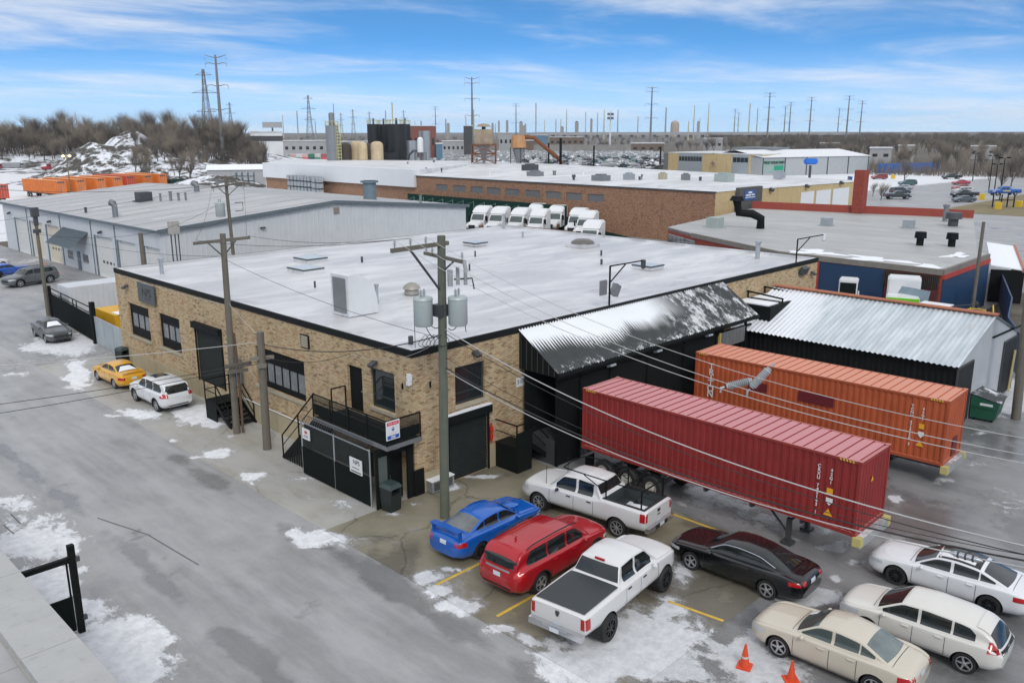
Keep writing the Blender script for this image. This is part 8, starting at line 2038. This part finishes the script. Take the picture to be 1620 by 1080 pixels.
LT = lattice('lattice transmission tower beside the tall pole over the wooded bank'); LT.location = bear(BD(330), 468); LT.rotation_euler[2] = VR(); km = kidmap()
o = copy_tree(LT, loc=bear(BD(491), 773), ch=km); tag(o, 'lattice transmission tower beyond the retail shed', 'pylon')
for px, d_ in ((367, 980), (560, 1250), (586, 1400), (640, 1300), (541, 1500)): o = copy_tree(LT, loc=bear(BD(px), d_), ch=km); tag(o, 'small distant lattice tower on the horizon', 'pylon', 'distant lattice towers')
ct = thing('cell_tower', 'white cell tower with clustered antennas beyond the yard wall', 'tower', bear(BD(966), 800)); p = bear(BD(966), 800)
MB().cyl((p.x, p.y, 0), (p.x, p.y, 33), .9, .5, 10).build('shaft', m_white, ct, smooth=True)
for z in (25, 28.5):
    for k in range(6): a = k*math.pi/3; MB().box(p.x+2.4*math.cos(a)-.4, p.x+2.4*math.cos(a)+.4, p.y+2.4*math.sin(a)-.4, p.y+2.4*math.sin(a)+.4, z, z+2.2).build('antenna', m_grey, ct)
m_stk = mat('far_stack', (.32, .30, .28), .8); m_stk2 = mat('far_stack_yellow', (.5, .45, .28), .8)
for px in (450, 472, 503, 585, 655, 668, 705, 735, 752, 786, 851, 860, 883, 888, 897, 926, 948, 958, 978, 1008, 1052, 1089, 1100, 1110, 1122, 1185, 1196, 530, 612, 620):
    d_ = random.uniform(1300, 2200); h = random.uniform(28, 60); p = bear(BD(px+random.uniform(-3, 3)), d_)
    o = MB().cyl((p.x, p.y, 0), (p.x, p.y, h), random.uniform(.8, 1.6), random.uniform(.5, 1.0), 8).build('far_chimney', random.choice([m_stk, m_stk, m_stk2])); tag(o, 'thin distant chimney on the industrial horizon', 'chimney', 'distant chimneys on the horizon')
for px in (803, 825, 829, 832, 890, 913, 936, 1105, 780, 790, 600, 710):
    d_ = random.uniform(1300, 1800); p = bear(BD(px), d_); w_ = random.uniform(3, 7); h = random.uniform(20, 34)
    o = MB().cbox((p.x, p.y, h/2), (w_, w_, h), rz=VR()).build('far_block', m_stk); MB().cbox((p.x, p.y, h+.6), (w_*.6, w_*.6, 1.2), rz=VR()).build('roof_cap', m_far5, o); tag(o, 'distant grey works block on the industrial horizon', 'building', 'distant works blocks on the horizon')
# ================================================================== TERRAIN AND TREES
def mound_mat():
    b = NB('snowy_spoil'); o = b.pos(); n = b.noise(o, .16, 8, .72, .6); n2_ = b.noise(o, .5, 6, .7)
    base = b.mix(n2_, (.035, .031, .026), (.10, .088, .07))
    sm = b.ss(b.math('ADD', n, b.math('MULTIPLY', n2_, .4)), .66, .76); base = b.mix(sm, base, (.74, .76, .80)); b.bump(n2_, .8, .5); return b.fin(base, .9)
m_mound = mound_mat()
def hill(name, label, fn, x0, x1, y0, y1, n_, mt):
    P = []
    for j in range(n_+1):
        r_ = []
        for i in range(n_+1): x = x0+(x1-x0)*i/n_; y = y0+(y1-y0)*j/n_; r_.append((x, y, fn(x, y)-.3))
        P.append(r_)
    o = MB().grid(P).build(name, mt, smooth='all', recalc=False); tag(o, kind='structure'); return o
mc = bear(BD(182), 318)
def mfn(x, y):
    dx, dy = x-mc.x, y-mc.y; u = (dx*.70-dy*.71); v = (dx*.71+dy*.70)
    e = math.exp(-abs(u/14.)**2.6-abs(v/22.)**2.6)*11.5+math.exp(-((u-24)/22.)**2-((v+14)/25.)**2)*5.0
    return e*(1+.35*(float(fbm(x, y, .09, 8))-.5)*2)+2.2*float(fbm(x, y, .3, 3))*min(1, e)
hill('dirt_mound', '', mfn, mc.x-75, mc.x+75, mc.y-75, mc.y+75, 80, m_mound)
m_bank = NB('wooded_bank_ground'); o_ = m_bank.pos(); m_bank = m_bank.fin(m_bank.mix(m_bank.ss(m_bank.noise(o_, .12, 7, .7), .42, .56), (.05, .042, .034), (.70, .72, .76)), .95)
def bfn(x, y):
    p = Vector((x+20.6, y+26.1, 0)); d_ = p.length; az = math.degrees(math.atan2(p.x*.7038-p.y*.7104+0*d_, p.x*.7104+p.y*.7038))
    f = 1/(1+math.exp(-(az+17.8+2.0*math.sin(d_/40))/-1.6)); g = 1/(1+math.exp(-(d_-412+62*min(1, max(0, (az+27)/6.5)))/13))
    return 11.5*f*g*(.8+.4*float(fbm(x, y, .03, 5)))
hill('wooded_bank', '', bfn, 30, 330, 200, 620, 70, m_bank)
m_bark = mat('winter_bark', (.085, .072, .058), .9, var=.3, scale=1); m_twig = mat('winter_twigs', (.15, .125, .105), .95, var=.3, scale=.3); m_twigl = mat('pale_winter_twigs', (.24, .20, .15), .95, var=.3, scale=.3); m_bark2 = mat('pale_bark', (.20, .18, .15), .9, var=.3, scale=1)
def tree_mesh(seed, H_, spread, twigs=900, tr=.035, up=.55):
    rd = random.Random(seed); tk = MB(); cr = MB()
    tips = []
    def grow(p, d, l_, r, lev):
        n = 3; pts = [p]; 
        for k in range(n):
            d = (d+Vector((rd.uniform(-.22, .22), rd.uniform(-.22, .22), rd.uniform(-.02, .16)))).normalized(); p = p+d*l_/n; pts.append(p)
        tk.tube(pts, [max(.03, r*(1-.45*k/n)) for k in range(n+1)], 5 if lev < 2 else 3)
        if lev < 3:
            for _ in range((4, 4, 3)[lev]):
                t_ = rd.uniform(.45, 1.); a = pts[min(n, int(t_*n))]; az_ = rd.uniform(0, 2*math.pi)
                nd = (d*.75+Vector((math.cos(az_), math.sin(az_), up*rd.uniform(.2, 1.)))*spread).normalized(); grow(a, nd, l_*rd.uniform(.55, .75), r*.5, lev+1)
        else: tips.append((pts, d))
    grow(Vector((0, 0, -.3)), Vector((rd.uniform(-.08, .08), rd.uniform(-.08, .08), 1)), H_*.36, H_*.018, 0)
    for k in range(twigs):
        pts, d = rd.choice(tips); a = pts[rd.randrange(len(pts))].lerp(pts[-1], rd.random()); az_ = rd.uniform(0, 2*math.pi)
        nd = (d*.9+Vector((math.cos(az_), math.sin(az_), .9))*.6).normalized(); l_ = H_*rd.uniform(.09, .24)
        m_ = a+nd*l_*.5+Vector((rd.uniform(-.1, .1), rd.uniform(-.1, .1), .05))*l_; e = a+nd*l_+Vector((0, 0, .15*l_))
        cr.tube([a, m_, e], [tr, tr*.8, tr*.4], 3)
    return tk, cr
TREES = []
for sd, H_, spd, mt, mt2 in ((1, 14, .5, m_bark, m_twig), (2, 13, .62, m_bark, m_twig), (3, 15, .4, m_bark2, m_twigl), (4, 12, .7, m_bark, m_twigl), (5, 16, .34, m_bark2, m_twigl), (6, 13, .55, m_bark, m_twig)):
    tk, cr = tree_mesh(sd, H_, spd, 420, .017, .9); TREES.append((tk.mesh('trunk', mt, True, False), cr.mesh('crown', mt2, False, False), H_))
def put_tree(p, h, label, grp, k=None):
    tm, cm, H_ = TREES[k if k is not None else random.randrange(6)]
    e = bpy.data.objects.new('bare_tree', None); col.objects.link(e); e.location = p; e.rotation_euler = (0, 0, random.uniform(0, 6.28)); s_ = h/H_; e.scale = (s_*random.uniform(.9, 1.15), s_*random.uniform(.9, 1.15), s_); tag(e, label, 'tree', grp); e.empty_display_size = .3
    for n_, me in (('trunk', tm), ('crown', cm)): o = bpy.data.objects.new(n_, me); col.objects.link(o); o.parent = e
    return e
# wood on the bank to the left
k = 0
while k < 190:
    px = random.uniform(-40, 418); d_ = random.uniform(400 if px < 150 else (335 if px > 200 else 365), 490)
    p = bear(BD(px), d_); p.z = max(0, bfn(p.x, p.y))-.2
    if abs(p.x-mc.x)+abs(p.y-mc.y) < 30: continue
    h = (8.5+13*random.random()**1.7)*(1.0 if 90 < px < 370 else .85)
    put_tree(p, h, 'bare winter tree in the wood on the bank beyond the container yard', 'bare trees on the wooded bank'); k += 1
for k in range(34):
    px, d_ = random.uniform(200, 300), random.uniform(262, 330); p = bear(BD(px), d_); p.z = max(0, mfn(p.x, p.y))-.3
    put_tree(p, random.uniform(6, 11), 'bare shrubby tree on the slope of the dirt mound', 'bare trees on the mound slope')
for k in range(16):
    px, d_ = random.uniform(290, 425), random.uniform(330, 400); p = bear(BD(px), d_); p.z = max(0, bfn(p.x, p.y))-.2
    put_tree(p, random.uniform(5, 9), 'small bare tree on the snowy foot of the bank', 'small bare trees at the foot of the bank')
# trees to the right
k = 0
while k < 110:
    px, d_ = random.uniform(1165, 1660), random.uniform(330, 760)
    p = bear(BD(px), d_)
    if d_ < 420 and px < 1390: continue
    put_tree(p, random.uniform(10, 15), 'bare winter tree in the belt of trees beyond the parts store', 'bare trees beyond the parts store'); k += 1
for px, d_, h in ((1405, 205, 6.0), (1440, 280, 9.5), (1528, 320, 12), (1575, 300, 8), (1595, 250, 7), (1612, 270, 11), (1490, 330, 10), (1560, 345, 11), (1392, 215, 4.5), (1620, 330, 12)):
    put_tree(bear(BD(px), d_), h, 'bare tree standing at the edge of the far car park', 'bare trees round the far car park')
for px, d_, h in ((1120, 600, 13), (1140, 640, 14), (1095, 620, 12), (1075, 660, 11), (1165, 560, 13), (1180, 540, 13), (1195, 560, 14), (985, 700, 9), (955, 720, 9)):
    put_tree(bear(BD(px), d_), h, 'bare tree between the salvage yard and the highway bridge', 'bare trees near the highway bridge')
m_brush = mat('dark_brush', (.075, .063, .052), .95, var=.3, scale=.3)
# far woods and brush, read as one mass
def brush(name, label, n_, pxr, dr, hr, wd, mt, zf=None):
    q = MB()
    for k in range(n_):
        p = bear(BD(random.uniform(*pxr)), random.uniform(*dr)); z = zf(p.x, p.y) if zf else 0.; h = random.uniform(*hr); a = random.uniform(0, math.pi); w_ = random.uniform(.5, 1.)*wd
        dx, dy = math.cos(a)*w_, math.sin(a)*w_; lx, ly = random.uniform(-.25, .25)*h, random.uniform(-.25, .25)*h
        q.add([(p.x-dx, p.y-dy, z-.3), (p.x+dx, p.y+dy, z-.3), (p.x+lx+dx*.15, p.y+ly+dy*.15, z+h), (p.x+lx-dx*.15, p.y+ly-dy*.15, z+h)], [(0, 1, 2, 3)])
    return tag(q.build(name, mt, recalc=False), label, 'wood', kind='stuff')
brush('bank_brush', 'dense leafless brush filling the wooded bank', 11000, (150, 420), (360, 490), (1.5, 8), .13, m_brush, lambda x, y: max(0, bfn(x, y)))
brush('bank_brush', 'dense leafless brush behind the dump trucks', 8000, (-60, 160), (412, 500), (1.5, 8), .13, m_brush, lambda x, y: max(0, bfn(x, y)))
def far_wood(name, label, n_, pxr, dr, hr, mt):
    q = MB(); protos = []
    for sd in (21, 22, 23):
        tk, cr = tree_mesh(sd, 10, .5, 70, .06, .9); protos.append((np.array(tk.v+cr.v), tk.f+[tuple(i+len(tk.v) for i in f) for f in cr.f]))
    for k in range(n_):
        V, F = random.choice(protos); p = bear(BD(random.uniform(*pxr)), random.uniform(*dr)); s_ = random.uniform(*hr)/10; a = random.uniform(0, 6.28); c, sn = math.cos(a), math.sin(a)
        W2 = np.stack([(V[:, 0]*c-V[:, 1]*sn)*s_*1.2+p.x, (V[:, 0]*sn+V[:, 1]*c)*s_*1.2+p.y, V[:, 2]*s_], 1); q.add(W2.tolist(), F)
    return tag(q.build(name, mt, recalc=False), label, 'wood', kind='stuff')
far_wood('far_wood', 'far leafless woodland along the horizon', 640, (1120, 1700), (600, 1500), (11, 18), m_twig)
far_wood('far_scrub', 'far scrub trees between the industrial sheds', 190, (380, 1150), (620, 1700), (6, 12), m_twig)
brush('field_brush', 'brown scrub on the stubble field', 3500, (400, 760), (330, 470), (.5, 2.0), .2, mat('russet_scrub', (.13, .08, .055), .95))
brush('car_park_hedge', 'leafless hedge behind the far car park', 3500, (1380, 1640), (320, 380), (1.5, 5), .12, m_twig)
# rubble and snow heaps near the white-clad wing
P = []
rb = bear(BD(330), 235)
hill('rubble_heap', '', lambda x, y: 3.2*math.exp(-((x-rb.x)/13)**2-((y-rb.y)/13)**2)*(1+.6*float(fbm(x, y, .4, 2))), rb.x-32, rb.x+32, rb.y-32, rb.y+32, 60, m_mound)
rb2 = bear(BD(405), 265)
wl_ = thing('snowy_shed_row', 'long low shed with snowy roof beside the stacked totes', 'shed', rb2, VR()+.25)
MB().box(-14, 14, -4, 4, 0, 4.2).build('wall', m_far1, wl_, world=False); MB().prism([(-4.4, 4.2), (4.4, 4.2), (0, 5.6)], 'x', -14.3, 14.3).build('roof', m_snow, wl_, world=False)
hzm = NB('haze_air'); hzm.n.remove(hzm.p); vv_ = hzm.node('ShaderNodeVolumePrincipled'); vv_.inputs['Color'].default_value = (.82, .88, .95, 1); vv_.inputs['Density'].default_value = .00010; vv_.inputs['Anisotropy'].default_value = .3
hzm.link(vv_.outputs[0], hzm.n['Material Output'].inputs['Volume'])
hq = MB().box(-3200, 3600, -3200, 3600, -1.5, 75); tag(hq.build('haze', hzm.m), 'thin pale haze in the air over the whole district', 'haze', kind='stuff')
# ------------------------------------------------------------------ tidy
for o in bpy.data.objects:
    if '_w' in o: del o['_w']
